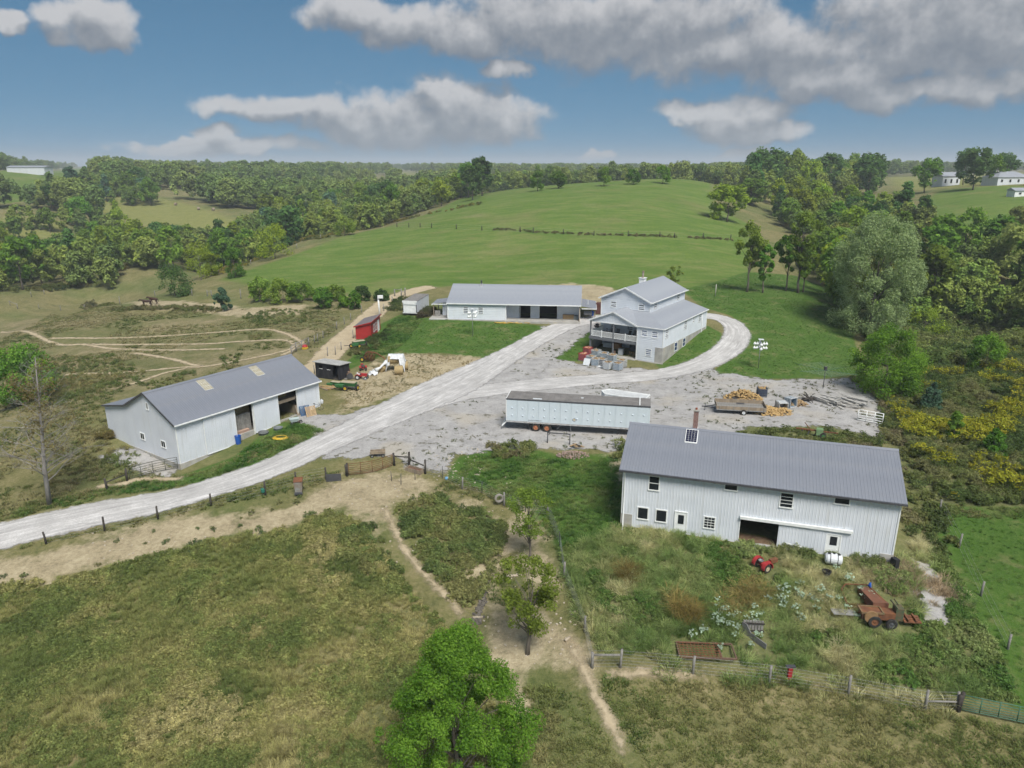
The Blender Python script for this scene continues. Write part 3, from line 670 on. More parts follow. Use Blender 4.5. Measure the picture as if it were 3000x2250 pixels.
mb.box(11.88, 15.32, -0.068, -0.03, 0.03, 2.18); mb.build('sliding_door', M_wall, BR)
slab_part('door_track', M_trim, BR, (9.05, 16.95, -0.22, -0.03, 2.14, 2.36))
slab_each('corner_trim', M_trim, BR, (-0.04, 0.06, -0.05, 0.02, 1.2, 4.95), (L - 0.06, L + 0.04, -0.05, 0.02, 0.85, 4.95), (9.03, 9.11, -0.04, 0.05, 0.1, 2.14))
slab_part('foundation', M_conc, BR, (-0.05, 0.85, -0.06, 0.3, -0.5, 1.17), (18.99, L + 0.05, -0.06, 0.3, -0.6, 0.82), (0.86, 18.98, 0.02, 0.25, -0.6, 0.08), (9.0, 12.0, -0.55, 0.01, -0.5, 0.1))
slab_part('floor', M_litter, BR, (0.1, L - 0.1, 0.26, D2 - 0.1, -0.3, 0.13))
slab_part('shade_lining', M_shade_lining, BR, (6.0, 14.5, 5.5, 5.6, 0.14, 2.6), (6.0, 6.1, 0.3, 5.49, 0.14, 2.6), (14.4, 14.5, 0.3, 5.49, 0.14, 2.6), (6.0, 14.5, 0.3, 5.6, 2.61, 2.7))  # added box behind the doorway, interior shade painted as dark colour
rs = r / 4.72
def on_roof(x, y, lift): return (x, y, e + 0.12 + rs * y + lift)
mb = MB(); x0, x1, y0, y1 = 4.36, 5.34, 3.1, 4.5
P8 = lambda a, b, c, d_, l0, l1: [on_roof(a, c, l0), on_roof(b, c, l0), on_roof(b, d_, l0), on_roof(a, d_, l0), on_roof(a, c, l1), on_roof(b, c, l1), on_roof(b, d_, l1), on_roof(a, d_, l1)]
mb.hexa(P8(x0, x1, y0, y1, 0.03, 0.10)); sp_ = mb.build('solar_panel', M_trim, BR)
M_pv = mat('solar_cell', (0.012, 0.014, 0.035), (0.02, 0.022, 0.05), 0.15, 6, spec=0.6)
for i in range(4):
    for j in range(6):
        a, c = x0 + .05 + i * .222, y0 + .05 + j * .218
        mb = MB(); mb.hexa(P8(a, a + .208, c, c + .204, 0.101, 0.108)); mb.build('solar_cell', M_pv, sp_)
def brick_mat():
    m = bpy.data.materials.new('brick_red'); m.use_nodes = True; t = NT(m.node_tree); b = t.n['Principled BSDF']
    n = t.new('ShaderNodeTexBrick'); n.inputs['Scale'].default_value = 4.5; n.inputs['Color1'].default_value = (.20, .065, .045, 1); n.inputs['Color2'].default_value = (.13, .045, .035, 1); n.inputs['Mortar'].default_value = (.35, .32, .29, 1); n.inputs['Mortar Size'].default_value = .03
    v = t.new('ShaderNodeTexCoord').outputs['Object']; cx = t.new('ShaderNodeSeparateXYZ'); t.put(cx.inputs[0], v)
    cc_ = t.new('ShaderNodeCombineXYZ'); t.put(cc_.inputs[0], t.math('ADD', cx.outputs[0], cx.outputs[1])); t.put(cc_.inputs[1], cx.outputs[2]); t.put(n.inputs['Vector'], cc_.outputs[0])
    t.put(b.inputs['Base Color'], n.outputs[0]); b.inputs['Roughness'].default_value = .9; return m
M_brick = brick_mat()
ch = slab_part('chimney', M_brick, BR, (4.82, 5.20, 5.45, 5.83, 6.3, 8.55))
slab_part('chimney_cap', M_conc, ch, (4.76, 5.26, 5.39, 5.89, 8.551, 8.65)); slab_part('flashing', M_trim, ch, (4.76, 5.26, 5.39, 5.89, 6.7, 7.02))
mb = MB(); mb.lathe([(.09, 8.64), (.09, 8.8)], (5.01, 5.64, 0), n=8); mb.build('flue', mat('flue_tile', (.3, .09, .05)), ch)

# ------------------------------------------------------------------ livestock barn on the left
BL = empty('barn', (-33.72, 66.67, 0), 0.97, 'pale grey livestock barn with lean-to and two open doorways beside the drive', 'barn')
L, e, r = 18.34, 3.32, 2.36
gp = [(0, e), (4.85, e + r), (9.09, 3.54), (13.82, 2.62)]
tpl = lambda y: float(np.interp(y, [a for a, _ in gp], [b for _, b in gp]))
clad(MB(), *front, 3.0, -1.02, e, 'rib').build('wall', M_wall, BL)
clad(MB(), (15.1, 0), (1, 0), (0, -1), L - 15.1, -0.1, e, 'rib').build('wall', M_wall, BL)
clad(MB(), (0, 13.82), (0, -1), (-1, 0), 13.82, -1.1, 5.7, 'flat', top=lambda u: tpl(13.82 - u), brk=[13.82 - a for a, _ in gp]).build('wall', M_wall2, BL)
clad(MB(), (L, 0), (0, 1), (1, 0), 13.82, -0.6, 5.7, 'rib', top=tpl, brk=[a for a, _ in gp]).build('wall', M_wall, BL)
clad(MB(), (L, 13.82), (-1, 0), (0, 1), L, -1.1, 2.6, 'rib').build('wall', M_wall, BL)
slab_part('foundation', M_conc, BL, (-0.06, 5.2, -0.07, 0.25, -2.1, -1.02), (-0.06, 0.25, 0.26, 13.9, -1.9, -1.1), (5.21, L, 0.02, 0.25, -1.4, -0.12))
for x0, x1, z0, z1 in ((3.0, 6.66, -0.98, 2.98), (9.06, 12.28, -0.46, 3.0)):
    mb = MB(); clad(mb, (x0, -0.12), (1, 0), (0, -1), x1 - x0, z0, z1, 'rib'); mb.box(x0 + .01, x1 - .01, -0.112, -0.06, z0 + .01, z1 - .01)
    sd_ = mb.build('sliding_door', M_wall, BL)
    slab_part('edge_trim', M_trim, sd_, (x0 - .05, x0 - .002, -.17, -.05, z0, z1), (x1 + .002, x1 + .05, -.17, -.05, z0, z1), (x0, x1, -.17, -.05, z0 - .05, z0 - .002))
slab_part('header', M_trim, BL, (0, L, -0.14, -0.02, e - 0.26, e - 0.02), (0, L, -.02, .1, 3.0, e - .27))
slab_each('corner_trim', M_trim, BL, (-0.05, 0.07, -0.05, 0.03, -1.02, 3.05), (L - 0.07, L + 0.05, -0.05, 0.03, -0.1, 3.05), (15.02, 15.10, -0.05, 0.1, -0.2, 3.0), (6.68, 6.78, -.02, .1, -1.0, 2.99), (8.96, 9.05, -.02, .1, -.7, 2.99), (12.3, 12.4, -.02, .1, -.4, 2.99))
k1 = r / 4.85; oh = 0.32; z0 = e - k1 * oh + 0.08
roof_slope(BL, (-0.25, -oh, z0), (1, 0, 0), (0, 4.85 + oh, k1 * (4.85 + oh)), L + 0.5, math.hypot(4.85 + oh, k1 * (4.85 + oh)), M_roof)
k2 = (e + r - 3.54) / 4.24; roof_slope(BL, (L + 0.25, 9.09, 3.54 + .08), (-1, 0, 0), (0, -4.24, k2 * 4.24), L + 0.5, math.hypot(4.24, k2 * 4.24), M_roof)
k3 = (3.54 - 2.62) / 4.73; roof_slope(BL, (L + 0.25, 14.1, 2.62 + .02), (-1, 0, 0), (0, -5.01, k3 * 5.01), L + 0.5, math.hypot(5.01, k3 * 5.01), M_roof)
slab_part('gutter', M_trim, BL, (-0.25, L + 0.25, -oh - .12, -oh - .01, z0 - .12, z0 + .0))
mb = MB(); zr = e + r + 0.1; mb.prism([(4.6, zr - .1), (4.85, zr + .02), (5.1, zr - .1), (4.85, zr + .05)], -.27, L + .27, lambda a, b, c: (c, a, b)); mb.build('ridge_cap', M_roof, BL)
mb = MB()
for (a, za), (b, zb) in zip(gp[:-1], gp[1:]): mb.beam((-.28, a - (.3 if a == 0 else 0), za + .03 - (.14 if a == 0 else 0)), (-.28, b, zb + .03), .05, .18)
mb.build('rake_trim', M_dark, BL)
M_fib = mat('skylight_fibreglass', (0.30, 0.27, 0.19), (0.36, 0.33, 0.25), 0.4, 3, spec=.5)
for x0 in (5.55, 12.2):
    sk = MB(); pl = lambda x, y, l: (x, y, e + .08 + k1 * y + l)
    sk.hexa([pl(x0, 2.9, .02), pl(x0 + 1.0, 2.9, .02), pl(x0 + 1.0, 4.55, .02), pl(x0, 4.55, .02), pl(x0, 2.9, .028), pl(x0 + 1.0, 2.9, .028), pl(x0 + 1.0, 4.55, .028), pl(x0, 4.55, .028)])
    so = sk.build('skylight', M_trim, BL)
    for i in range(4):
        for j in range(3):
            q = MB(); a, b, c, d_ = x0 + .02 + .245 * i, x0 + .235 + .245 * i, 2.92 + .55 * j, 3.43 + .55 * j
            q.hexa([pl(a, c, .03), pl(b, c, .03), pl(b, d_, .03), pl(a, d_, .03), pl(a, c, .045), pl(b, c, .045), pl(b, d_, .045), pl(a, d_, .045)]); q.build('pane', M_fib, so)
gw = ((0, 13.82), (0, -1), (-1, 0))
for a, b, c, d_ in ((4.46, 4.95, 3.86, 4.68), (6.17, 7.04, 0.13, 0.95), (2.21, 3.09, 0.13, 0.95)): window(BL, *gw, 13.82 - b, 13.82 - a, c, d_, 2, 1)
slab_part('floor', mat('floor_barn', (.40, .38, .34), (.26, .23, .18), .9, 2), BL, (.3, L - .1, .26, 8.8, -1.2, -.35))
slab_part('shade_lining', M_shade_lining, BL, (5.5, 17.5, 5.0, 5.1, -.34, 3.4), (10.5, 10.6, .3, 4.99, -.34, 2.9), (5.5, 5.6, .3, 4.99, -.34, 2.9))  # added sheets inside the open bays, coloured dark for the unlit interior
slab_part('partition', M_wood, BL, (15.2, 15.3, .3, 4.9, -.34, .9)); slab_part('loft', M_wood, BL, (12.4, 17.5, .35, 4.9, 1.95, 2.12), (12.38, 15.0, .25, .34, 1.78, 2.1))
mb = MB()
for k in range(9): mb.box(7.15 + k * .21, 7.33 + k * .21, .55, .6, -.45, 1.95)
mb.box(7.1, 9.0, .61, .67, .2, .35).box(7.1, 9.0, .61, .67, 1.3, 1.45); mb.build('gate_boards', M_woodg, BL)
slab_part('stored_hay', M_straw, BL, (7.2, 9.4, 1.2, 4.0, .5, 2.4), (10.8, 14.5, 1.2, 4.6, 2.13, 2.9))
# ------------------------------------------------------------------ farmhouse
HS = empty('farmhouse', (22.08, 101.15, 0), -0.6, 'two-storey pale blue farmhouse with upstairs porch and white railing', 'house')
e, ez = 5.21, 8.07
sideF = ((0, 0), (0, 1), (1, 0))
clad(MB(), (-4.11, 0), (1, 0), (0, -1), 4.11, 2.36, e, 'lap').build('wall', M_lap, HS)
clad(MB(), (-4.11, 0), (1, 0), (0, -1), 2.96, -0.1, 2.36, 'lap').build('wall', M_lap, HS)
clad(MB(), *sideF, 18.05, 2.36, e, 'lap').build('wall', M_lap, HS)
clad(MB(), (0, 18.05), (-1, 0), (0, 1), 12.53, 1.0, e, 'lap').build('wall', M_lap, HS)
clad(MB(), (-4.11, 4.48), (0, -1), (-1, 0), 4.48, -0.1, e, 'lap').build('wall', M_lap, HS)
clad(MB(), (-12.53, 4.48), (1, 0), (0, -1), 8.42, -0.1, e, 'lap').build('wall', M_lap, HS)
clad(MB(), (-12.53, 4.48), (1, 0), (0, -1), 8.31, e, 8.05, 'lap').build('wall', M_lap, HS)
clad(MB(), (-4.22, 4.48), (0, 1), (1, 0), 14.17, e, ez, 'lap').build('wall', M_lap, HS)
clad(MB(), (-12.53, 18.65), (0, -1), (-1, 0), 14.17, 0.5, ez, 'lap').build('wall', M_lap, HS)
clad(MB(), (-4.22, 18.65), (-1, 0), (0, 1), 8.31, 1.0, ez, 'lap').build('wall', M_lap, HS)
gt = lambda u: ez + 1.84 * (1 - abs(u - 4.155) / 4.155)
clad(MB(), (-12.53, 4.46), (1, 0), (0, -1), 8.31, 8.05, 9.95, 'rib', top=gt, brk=[4.155], pitch=0.3).build('gable', M_lap, HS)
clad(MB(), (-4.22, 18.66), (-1, 0), (0, 1), 8.31, 8.05, 9.95, 'rib', top=gt, brk=[4.155], pitch=0.3).build('gable', M_lap, HS)
slab_part('foundation', M_conc, HS, (-1.15, 0.03, -0.05, 0.2, -0.3, 2.35), (-0.2, 0.05, 0.201, 18.0, -0.3, 2.34), (-4.3, 0.25, -0.28, -0.051, -0.3, 0.06))
slab_each('corner_trim', M_trim, HS, (-0.06, 0.06, -0.07, 0.01, 2.36, e), (-4.18, -4.06, -0.06, 0.02, 0, e), (-4.29, -4.17, 4.42, 4.49, 6.5, ez), (-12.6, -12.48, 4.41, 4.47, e, ez), (-0.02, 0.08, 17.95, 18.1, 1.9, e))
mb = MB(); mb.tube([(0.12, 15.8, e - .1), (0.12, 15.8, 1.7), (0.5, 15.6, 1.5)], .05, 6); mb.build('downspout', M_trim, HS)
sl1 = 1.27 / 4.37
# lower roofs: right-hand shed with hip, front shed with valley, porch gable
x0, y0 = 0.18, -0.18
zt = lambda d_: e + 0.04 + 0.2755 * d_            # height after d metres inwards from the eave
hipk = (4.48 - y0) / (4.22 + x0)
vd = Vector((-1, 0, 0.2755)); q = vd.length
roof_slope(HS, (x0, y0, zt(0)), (0, 1, 0), vd, 18.45, 4.4 * q, M_roofh, vhi=lambda u: min(4.4, u / hipk) * q, brk=[4.66])
xv = lambda y: -8.12 + (6.95 - zt(y - y0)) / 0.42
vd2 = Vector((0, 1, 0.2755)); q2 = vd2.length
def f_lo(u):
    x = x0 - u
    return 0.0 if x > xv(y0) else float(np.interp(-x, [-xv(y0), -xv(4.48)], [0, 4.66])) * q2
def f_hi(u): return min(4.66, u * hipk) * q2
roof_slope(HS, (x0, y0, zt(0)), (-1, 0, 0), vd2, x0 - xv(4.48), 4.66 * q2, M_roofh, vlo=f_lo, vhi=f_hi, brk=[4.4, x0 - xv(y0)])
pv = Vector((1, 0, -0.42)); q3 = pv.length
roof_slope(HS, (-8.12, 4.48, 6.95), (0, -1, 0), pv, 4.48 + 0.3, 4.2 * q3, M_roofh, vhi=lambda u: (xv(max(y0, 4.48 - u)) + 8.12) * q3)
roof_slope(HS, (-8.12, -0.3, 6.95), (0, 1, 0), Vector((-1, 0, -0.42)), 4.78, 4.2 * q3, M_roofh)
pt = lambda u: 6.86 - 0.42 * abs(u - 4.0)
clad(MB(), (-12.12, 0), (1, 0), (0, -1), 8.0, 5.12, 6.9, 'rib', top=pt, brk=[4.0], pitch=0.3).build('gable', M_lap, HS)
mb = MB()
for xe, k in ((-12.36, 1), (-3.96, -1)): mb.beam((xe, -0.31, 6.95 - .42 * 4.2 - .06), (-8.12, -0.31, 6.89), 0.04, 0.2)
mb.build('rake_trim', M_trim, HS)
# upper roof
for sx, (o_, ud_) in ((1, ((-3.87, 4.1, 0), (0, 1, 0))), (-1, ((-12.88, 19.0, 0), (0, -1, 0)))):
    k = 1.84 / 4.155; z_ = ez - k * .35 + .06
    roof_slope(HS, (o_[0], o_[1], z_), ud_, (-sx, 0, k), 14.9, 4.505 * math.hypot(1, k), M_roofh)
mb = MB()
for xe in (-12.9, -3.85): mb.beam((xe, 4.08, ez - .16), (-8.375, 4.08, ez + 1.84 - .02), .05, .22)
mb.build('rake_trim', M_trim, HS)
slab_part('gutter', M_trim, HS, (-3.86, -3.74, 4.1, 19.0, ez - .2, ez - .07), (x0 + .005, x0 + .12, y0, 18.3, e - .08, e + .03), (-3.95, x0, y0 - .11, y0 - .005, e - .08, e + .03))
front4 = ((0, 4.48), (1, 0), (0, -1))
for fr, L_ in ((((0, 0), (1, 0), (0, -1)), [(-3.47, -2.5, 3.69, 4.83, M_glassb), (-1.81, -0.83, 3.68, 4.83, M_glassb), (-2.65, -1.69, 0.84, 2.02, M_glassb)]),
               (front4, [(-10.91, -9.91, 6.56, 7.68, M_glass), (-6.17, -5.14, 6.58, 7.71, M_glass), (-10.7, -9.7, 3.3, 4.4, M_glass), (-7.9, -6.86, 3.3, 4.4, M_glass)]),
               (sideF, [(0.67, 1.83, 3.57, 5.02, M_glass), (8.01, 9.23, 3.56, 5.05, M_glass), (11.69, 12.4, 4.03, 5.0, M_glass), (14.31, 15.5, 3.6, 5.05, M_glass)]),
               (((0.05, 0), (0, 1), (1, 0)), [(4.43, 5.6, 0.9, 2.3, M_glassb), (7.77, 8.92, 0.95, 2.3, M_glassb)]),
               (((-4.22, 0), (0, 1), (1, 0)), [(5.83, 7.0, 6.72, 7.85, M_glass), (15.02, 16.3, 6.72, 7.85, M_glass)])):
    for a, b, c, d_, gl in L_: window(HS, *fr, a, b, c, d_, 1, 2, gl)
# porch
M_beam = mat('porch_grey', (.115, .125, .14), (.16, .17, .185), .7, 2)
dk = slab_part('porch_deck', M_beam, HS, (-12.15, -4.13, -0.05, 4.46, 2.42, 2.6), (-12.15, -4.15, -0.12, -0.051, 2.26, 2.62), (-12.2, -12.151, -0.12, 4.4, 2.26, 2.62))
slab_part('porch_ceiling', M_trim, HS, (-12.1, -4.14, 0.03, 4.45, 5.02, 5.09))
for x in (-12.0, -8.08):
    slab_part('post', M_beam, HS, (x - .09, x + .09, 0.0, .18, 2.61, 5.12)); slab_part('post', M_beam, HS, (x - .1, x + .1, 0.0, .2, -.1, 2.25))
slab_part('porch_beam', M_trim, HS, (-12.12, -4.13, -.03, .14, 4.98, 5.13))
mb = MB(); mb.box(-11.9, -4.2, .02, .08, 3.52, 3.6).box(-11.9, -4.2, .02, .08, 2.74, 2.8).box(-12.05, -11.98, .1, 4.4, 3.52, 3.6).box(-12.05, -11.98, .1, 4.4, 2.74, 2.8)
x = -11.85
while x < -4.25: mb.box(x, x + .045, .03, .07, 2.8, 3.52); x += .125
y = .2
while y < 4.4: mb.box(-12.03, -11.99, y, y + .045, 2.8, 3.52); y += .125
for x in (-10.1, -6.1): mb.box(x - .07, x + .07, -.02, .12, 2.5, 3.75)
mb.build('railing', M_trim, HS)
slab_part('floor', M_conc, HS, (-12.4, -4.12, -0.6, 4.45, -.2, .08)); slab_part('wing_wall', M_conc, HS, (-12.5, -12.2, 1.0, 4.45, -.2, 1.7))
chm = slab_part('chimney', M_trim, HS, (-10.1, -9.2, 12.9, 13.8, 8.6, 10.15)); slab_part('chimney_cap', M_trim, chm, (-10.2, -9.1, 12.8, 13.9, 10.151, 10.25))
mb = MB(); mb.lathe([(.17, 10.25), (.15, 11.15), (.2, 11.16), (.2, 11.35)], (-9.6, 13.3, 0), n=10); mb.build('stove_pipe', mat('rusty_pipe', (.22, .15, .11), (.32, .28, .25)), chm)

# ------------------------------------------------------------------ workshop behind the lawn
WS = empty('workshop', (-11.53, 126.21, 1.5), -0.1, 'long low pale blue workshop with grey metal roof behind the lawn', 'workshop')
L, W2, e, r = 23.65, 6.96, 2.99, 2.25
clad(MB(), (0, 0), (1, 0), (0, -1), 10.5, -.25, e, 'lap', lap=.3).build('wall', M_lap, WS)
clad(MB(), (10.5, 2.0), (0, -1), (1, 0), 2.0, -.1, e, 'lap', lap=.3).build('wall', M_lap, WS)
for a, b, pf in ((10.5, 12.87, 'rib'), (14.78, 16.36, 'lap'), (19.57, 23.65, 'rib')):
    clad(MB(), (a, 2.0), (1, 0), (0, -1), b - a, -.1, e, pf, lap=.3).build('wall', M_lap, WS)
clad(MB(), (12.87, 2.0), (1, 0), (0, -1), 1.91, 2.3, e, 'rib').build('wall', M_lap, WS); clad(MB(), (16.36, 2.0), (1, 0), (0, -1), 3.21, 2.35, e, 'rib').build('wall', M_lap, WS)
tw = lambda u: e + r * (1 - abs(u - W2) / W2)
clad(MB(), (L, 0.3), (0, 1), (1, 0), 2 * W2 - .3, -.2, 5.3, 'rib', top=lambda u: tw(u + .3), brk=[W2 - .3]).build('wall', M_lap, WS)
clad(MB(), (0, 2 * W2), (0, -1), (-1, 0), 2 * W2, -.2, 5.3, 'rib', top=tw, brk=[W2]).build('wall', M_lap, WS)
clad(MB(), (L, 2 * W2), (-1, 0), (0, 1), L, -.2, e, 'rib').build('wall', M_lap, WS)
k = r / W2; z_ = e - k * .35 + .05
for o_, ud_, vy in (((-.25, -.35, z_), (1, 0, 0), 1), ((L + .25, 2 * W2 + .35, z_), (-1, 0, 0), -1)):
    roof_slope(WS, o_, ud_, (0, vy, k), L + .5, (W2 + .35) * math.hypot(1, k), M_roof if False else M_roofh, sheet_w=.92)
slab_part('fascia', M_trim, WS, (-.25, L + .25, -.44, -.36, z_ - .16, z_ + .01)); slab_each('corner_trim', M_trim, WS, (-.06, .06, -.06, .02, -.2, e - .1), (10.42, 10.54, -.06, .02, -.1, e - .1), (L - .1, L + .05, .25, .35, -.1, e - .1))
slab_part('post', M_wood, WS, (L - .15, L, -.1, .05, -.1, e - .1))
slab_part('floor', M_conc, WS, (10.5, L + .1, -1.1, 1.99, -.5, .03), (-3.5, -.1, -.2, 4.0, -.5, -.02), (0, 10.49, -.35, -.04, -.5, -.05))
slab_part('shade_lining', M_shade_lining, WS, (12, 20.5, 6.0, 6.1, 0, 2.9), (12, 12.1, 2.1, 5.99, 0, 2.9), (20.4, 20.5, 2.1, 5.99, 0, 2.9), (12, 20.5, 2.1, 6.1, 2.91, 2.98), (12, 20.5, 2.02, 6.1, -.2, .02))  # added box behind both openings, its dark colour stands for indoor shade
for a, b in ((2.77, 3.72), (5.48, 6.42)): window(WS, *front, a, b, .95, 2.3, 1, 2)
jamb = slab_each('door_trim', M_trim, WS, (12.8, 12.88, 1.93, 2.02, 0, 2.3), (14.76, 14.84, 1.93, 2.02, 0, 2.3), (16.3, 16.38, 1.93, 2.02, 0, 2.35), (19.55, 19.63, 1.93, 2.02, 0, 2.35))
ch = slab_part('chimney', mat('galvanised', (.55, .56, .57), (.4, .4, .41), .45, 5, metal=.3), WS, (5.0, 5.5, 6.0, 6.5, 4.6, 5.45))
mb = MB(); mb.lathe([(.14, 5.45), (.14, 5.95), (.2, 5.96), (.2, 6.05)], (5.25, 6.25, 0), n=8); mb.build('stove_pipe', M_dark, ch)
# lean-tos
roof_slope(WS, (-3.4, 2.2, 2.25), (0, 1, 0), (3.2, 0, .45), 4.9, 3.25, M_roof); slab_part('fascia', M_trim, WS, (-3.45, -3.38, 2.1, 7.1, 2.0, 2.2), (-3.4, -.2, 2.1, 2.18, 2.15, 2.3))
slab_part('post', M_wood, WS, (-3.2, -3.05, 2.3, 2.45, -.1, 2.15)); slab_part('post', M_wood, WS, (-3.2, -3.05, 6.7, 6.85, -.1, 2.15))
slab_part('low_wall', M_woodg, WS, (-2.9, -1.9, 2.35, 2.43, 0, 1.0)); slab_part('wall', M_lap, WS, (-1.6, -.02, 3.1, 3.2, -.1, 2.4)); man_door(WS, ((-1.1, 3.1), (1, 0), (0, -1)), .05, .95, 0, 2.0, None)
roof_slope(WS, (L + .3, .7, 2.62), (0, 1, 0), (2.6, 0, -.4), 7.6, 2.63, M_roof); slab_part('fascia', M_trim, WS, (L + 2.88, L + 2.95, .65, 8.35, 2.02, 2.2), (L + .3, L + 2.9, .6, .68, 2.1, 2.25))
for yy in (.9, 8.0): slab_part('post', M_wood, WS, (L + 2.6, L + 2.75, yy, yy + .15, -.1, 2.15))
mb = MB(); mb.lathe([(.06, 2.2), (.06, 3.3)], (L + 1.4, 3.2, 0), n=8); mb.build('vent_pipe', M_trim, WS)
mb = MB(); mb.tube([(-.05, -.3, 2.75), (-.06, -.1, 2.5), (-.06, -.1, .1), (-.5, -.4, .02), (-3.4, -.55, .0)], .06, 6); mb.build('downspout', M_trim, WS)

# ------------------------------------------------------------------ sheds
M_red = mat('siding_red', (.36, .025, .022), (.29, .02, .018), .5, 1.5)
M_shing = mat('shingle_brown', (.13, .115, .125), (.19, .17, .175), .85, 4, bump=.2)
RS = empty('shed', (-25.85, 114.9, 0.45), -0.06, 'red shed with white windows beside the dirt lane', 'shed')
w_, l_ = 2.5, 6.6; hl, hr = 2.15, 2.8
clad(MB(), (0, 0), (1, 0), (0, -1), w_, -.2, 2.9, 'lap', top=lambda u: hl + (hr - hl) * u / w_, lap=.22).build('wall', M_red, RS)
clad(MB(), (w_, 0), (0, 1), (1, 0), l_, -.2, hr, 'lap', lap=.22).build('wall', M_red, RS); clad(MB(), (0, l_), (0, -1), (-1, 0), l_, -.2, hl, 'lap', lap=.22).build('wall', M_red, RS)
clad(MB(), (w_, l_), (-1, 0), (0, 1), w_, -.2, 2.9, 'lap', top=lambda u: hr - (hr - hl) * u / w_, lap=.22).build('wall', M_red, RS)
kk = (hr - hl) / w_; mb = MB(); mb.hexa([(-.25, -.25, hl - .25 * kk), (w_ + .25, -.25, hr + .25 * kk), (w_ + .25, l_ + .2, hr + .25 * kk), (-.25, l_ + .2, hl - .25 * kk), (-.25, -.25, hl - .25 * kk + .09), (w_ + .25, -.25, hr + .25 * kk + .09), (w_ + .25, l_ + .2, hr + .25 * kk + .09), (-.25, l_ + .2, hl - .25 * kk + .09)])
rf = mb.build('roof', M_shing, RS)
mb = MB(); mb.beam((-.27, -.27, hl - .25 * kk), (w_ + .27, -.27, hr + .25 * kk), .04, .2); mb.beam((w_ + .27, -.25, hr + .25 * kk), (w_ + .27, l_ + .2, hr + .25 * kk), .04, .2); mb.build('fascia', M_red, rf)
rw = ((w_, 0), (0, 1), (1, 0))
window(RS, *rw, 1.7, 2.7, .8, 2.1, 2, 2); window(RS, *rw, 3.0, 4.0, .8, 2.1, 2, 2); man_door(RS, rw, 4.6, 5.6, 0, 2.1, None)
slab_each('corner_trim', M_red, RS, (w_ - .08, w_ + .06, -.07, .0, -.2, hr)); 
BS = empty('shed', (-27.11, 94.32, 0.0), -0.452, 'small black wooden shed with pale flat roof beside the grey barn', 'shed')
w_, l_ = 4.17, 2.1; M_blk = mat('board_black', (.014, .015, .02), (.03, .03, .036), .7, 2, stretch=(4, 4, .5), streak=((.10, .09, .08), (6, 6, .6), .3))
clad(MB(), (0, 0), (1, 0), (0, -1), w_, -.2, 2.2, 'rib', [(.7, 1.25, 1.35, 1.8), (2.05, 2.6, 1.35, 1.8), (3.0, 3.8, -.1, 1.95)], pitch=.3).build('wall', M_blk, BS)
clad(MB(), (w_, 0), (0, 1), (1, 0), l_, -.2, 2.1, 'rib', pitch=.3).build('wall', M_blk, BS); clad(MB(), (0, l_), (0, -1), (-1, 0), l_, -.2, 2.1, 'rib', pitch=.3).build('wall', M_blk, BS); clad(MB(), (w_, l_), (-1, 0), (0, 1), w_, -.2, 2.0, 'rib', pitch=.3).build('wall', M_blk, BS)
M_mem = mat('roof_pale', (.42, .42, .41), (.30, .30, .29), .8, 2)
mb = MB(); mb.hexa([(-.25, -.3, 2.21), (w_ + .25, -.3, 2.21), (w_ + .25, l_ + .2, 2.02), (-.25, l_ + .2, 2.02), (-.25, -.3, 2.29), (w_ + .25, -.3, 2.29), (w_ + .25, l_ + .2, 2.1), (-.25, l_ + .2, 2.1)]); mb.build('roof', M_mem, BS)
slab_each('sill', M_trim, BS, (.68, 1.27, -.06, .02, 1.31, 1.35), (2.03, 2.62, -.06, .02, 1.31, 1.35)); slab_part('floor', M_woodb, BS, (.05, w_ - .05, .05, l_ - .05, -.2, .02))
# white box body by the lane
A = unp(1181, 922, 1.35); B = unp(1222, 923, 1.35); C = unp(1207.7, 855.2, 4.0); Ft = unp(1175.6, 883.5, 4.0)
ang = math.atan2(B.y - A.y, B.x - A.x); bw = (B - A).length * 1.02; bl = min(8.0, (C - Ft).length)
WB = empty('storage_box', (A.x, A.y, 1.35), ang - .05, 'white box body with weathered grey roof left of the workshop', 'storage box')
slab_part('body', M_wall2, WB, (0, bw, 0, bl, .35, 2.55)); slab_part('roof', mat('roof_felt', (.15, .145, .14), (.23, .22, .21), .9, 1.2), WB, (-.04, bw + .04, .02, bl + .04, 2.552, 2.63))
slab_part('roof_edge', M_trim, WB, (-.06, bw + .06, -.12, .018, 2.3, 2.66), (.2, bw - .15, -.16, -.121, 1.98, 2.28)); slab_part('door', M_trim, WB, (.14, bw - .2, -.05, -.002, .5, 1.95)); slab_part('door_post', M_dark, WB, (.02, .1, -.06, -.002, .45, 1.96), (bw - .17, bw - .03, -.06, -.002, .45, 1.96)); slab_part('chassis', M_dark, WB, (.2, bw - .2, .2, bl - .2, .05, .349)); slab_each('sill', M_trim, WB, (-.04, bw + .04, -.1, -.004, .33, .44))
# ------------------------------------------------------------------ vegetation kit
def vnoise(x, y, s, seed=0):
    x = np.asarray(x) / s + 1000; y = np.asarray(y) / s + 1000; xi = np.floor(x).astype(np.int64); yi = np.floor(y).astype(np.int64)
    fx = x - xi; fy = y - yi; fx = fx * fx * (3 - 2 * fx); fy = fy * fy * (3 - 2 * fy)
    def h(a, b):
        n = (a * 374761393 + b * 668265263 + seed * 974711) & 0x7fffffff; n = ((n ^ (n >> 13)) * 1274126177) & 0x7fffffff
        return ((n ^ (n >> 16)) & 0xffff) / 65535.0
    return (h(xi, yi) * (1 - fx) + h(xi + 1, yi) * fx) * (1 - fy) + (h(xi, yi + 1) * (1 - fx) + h(xi + 1, yi + 1) * fx) * fy

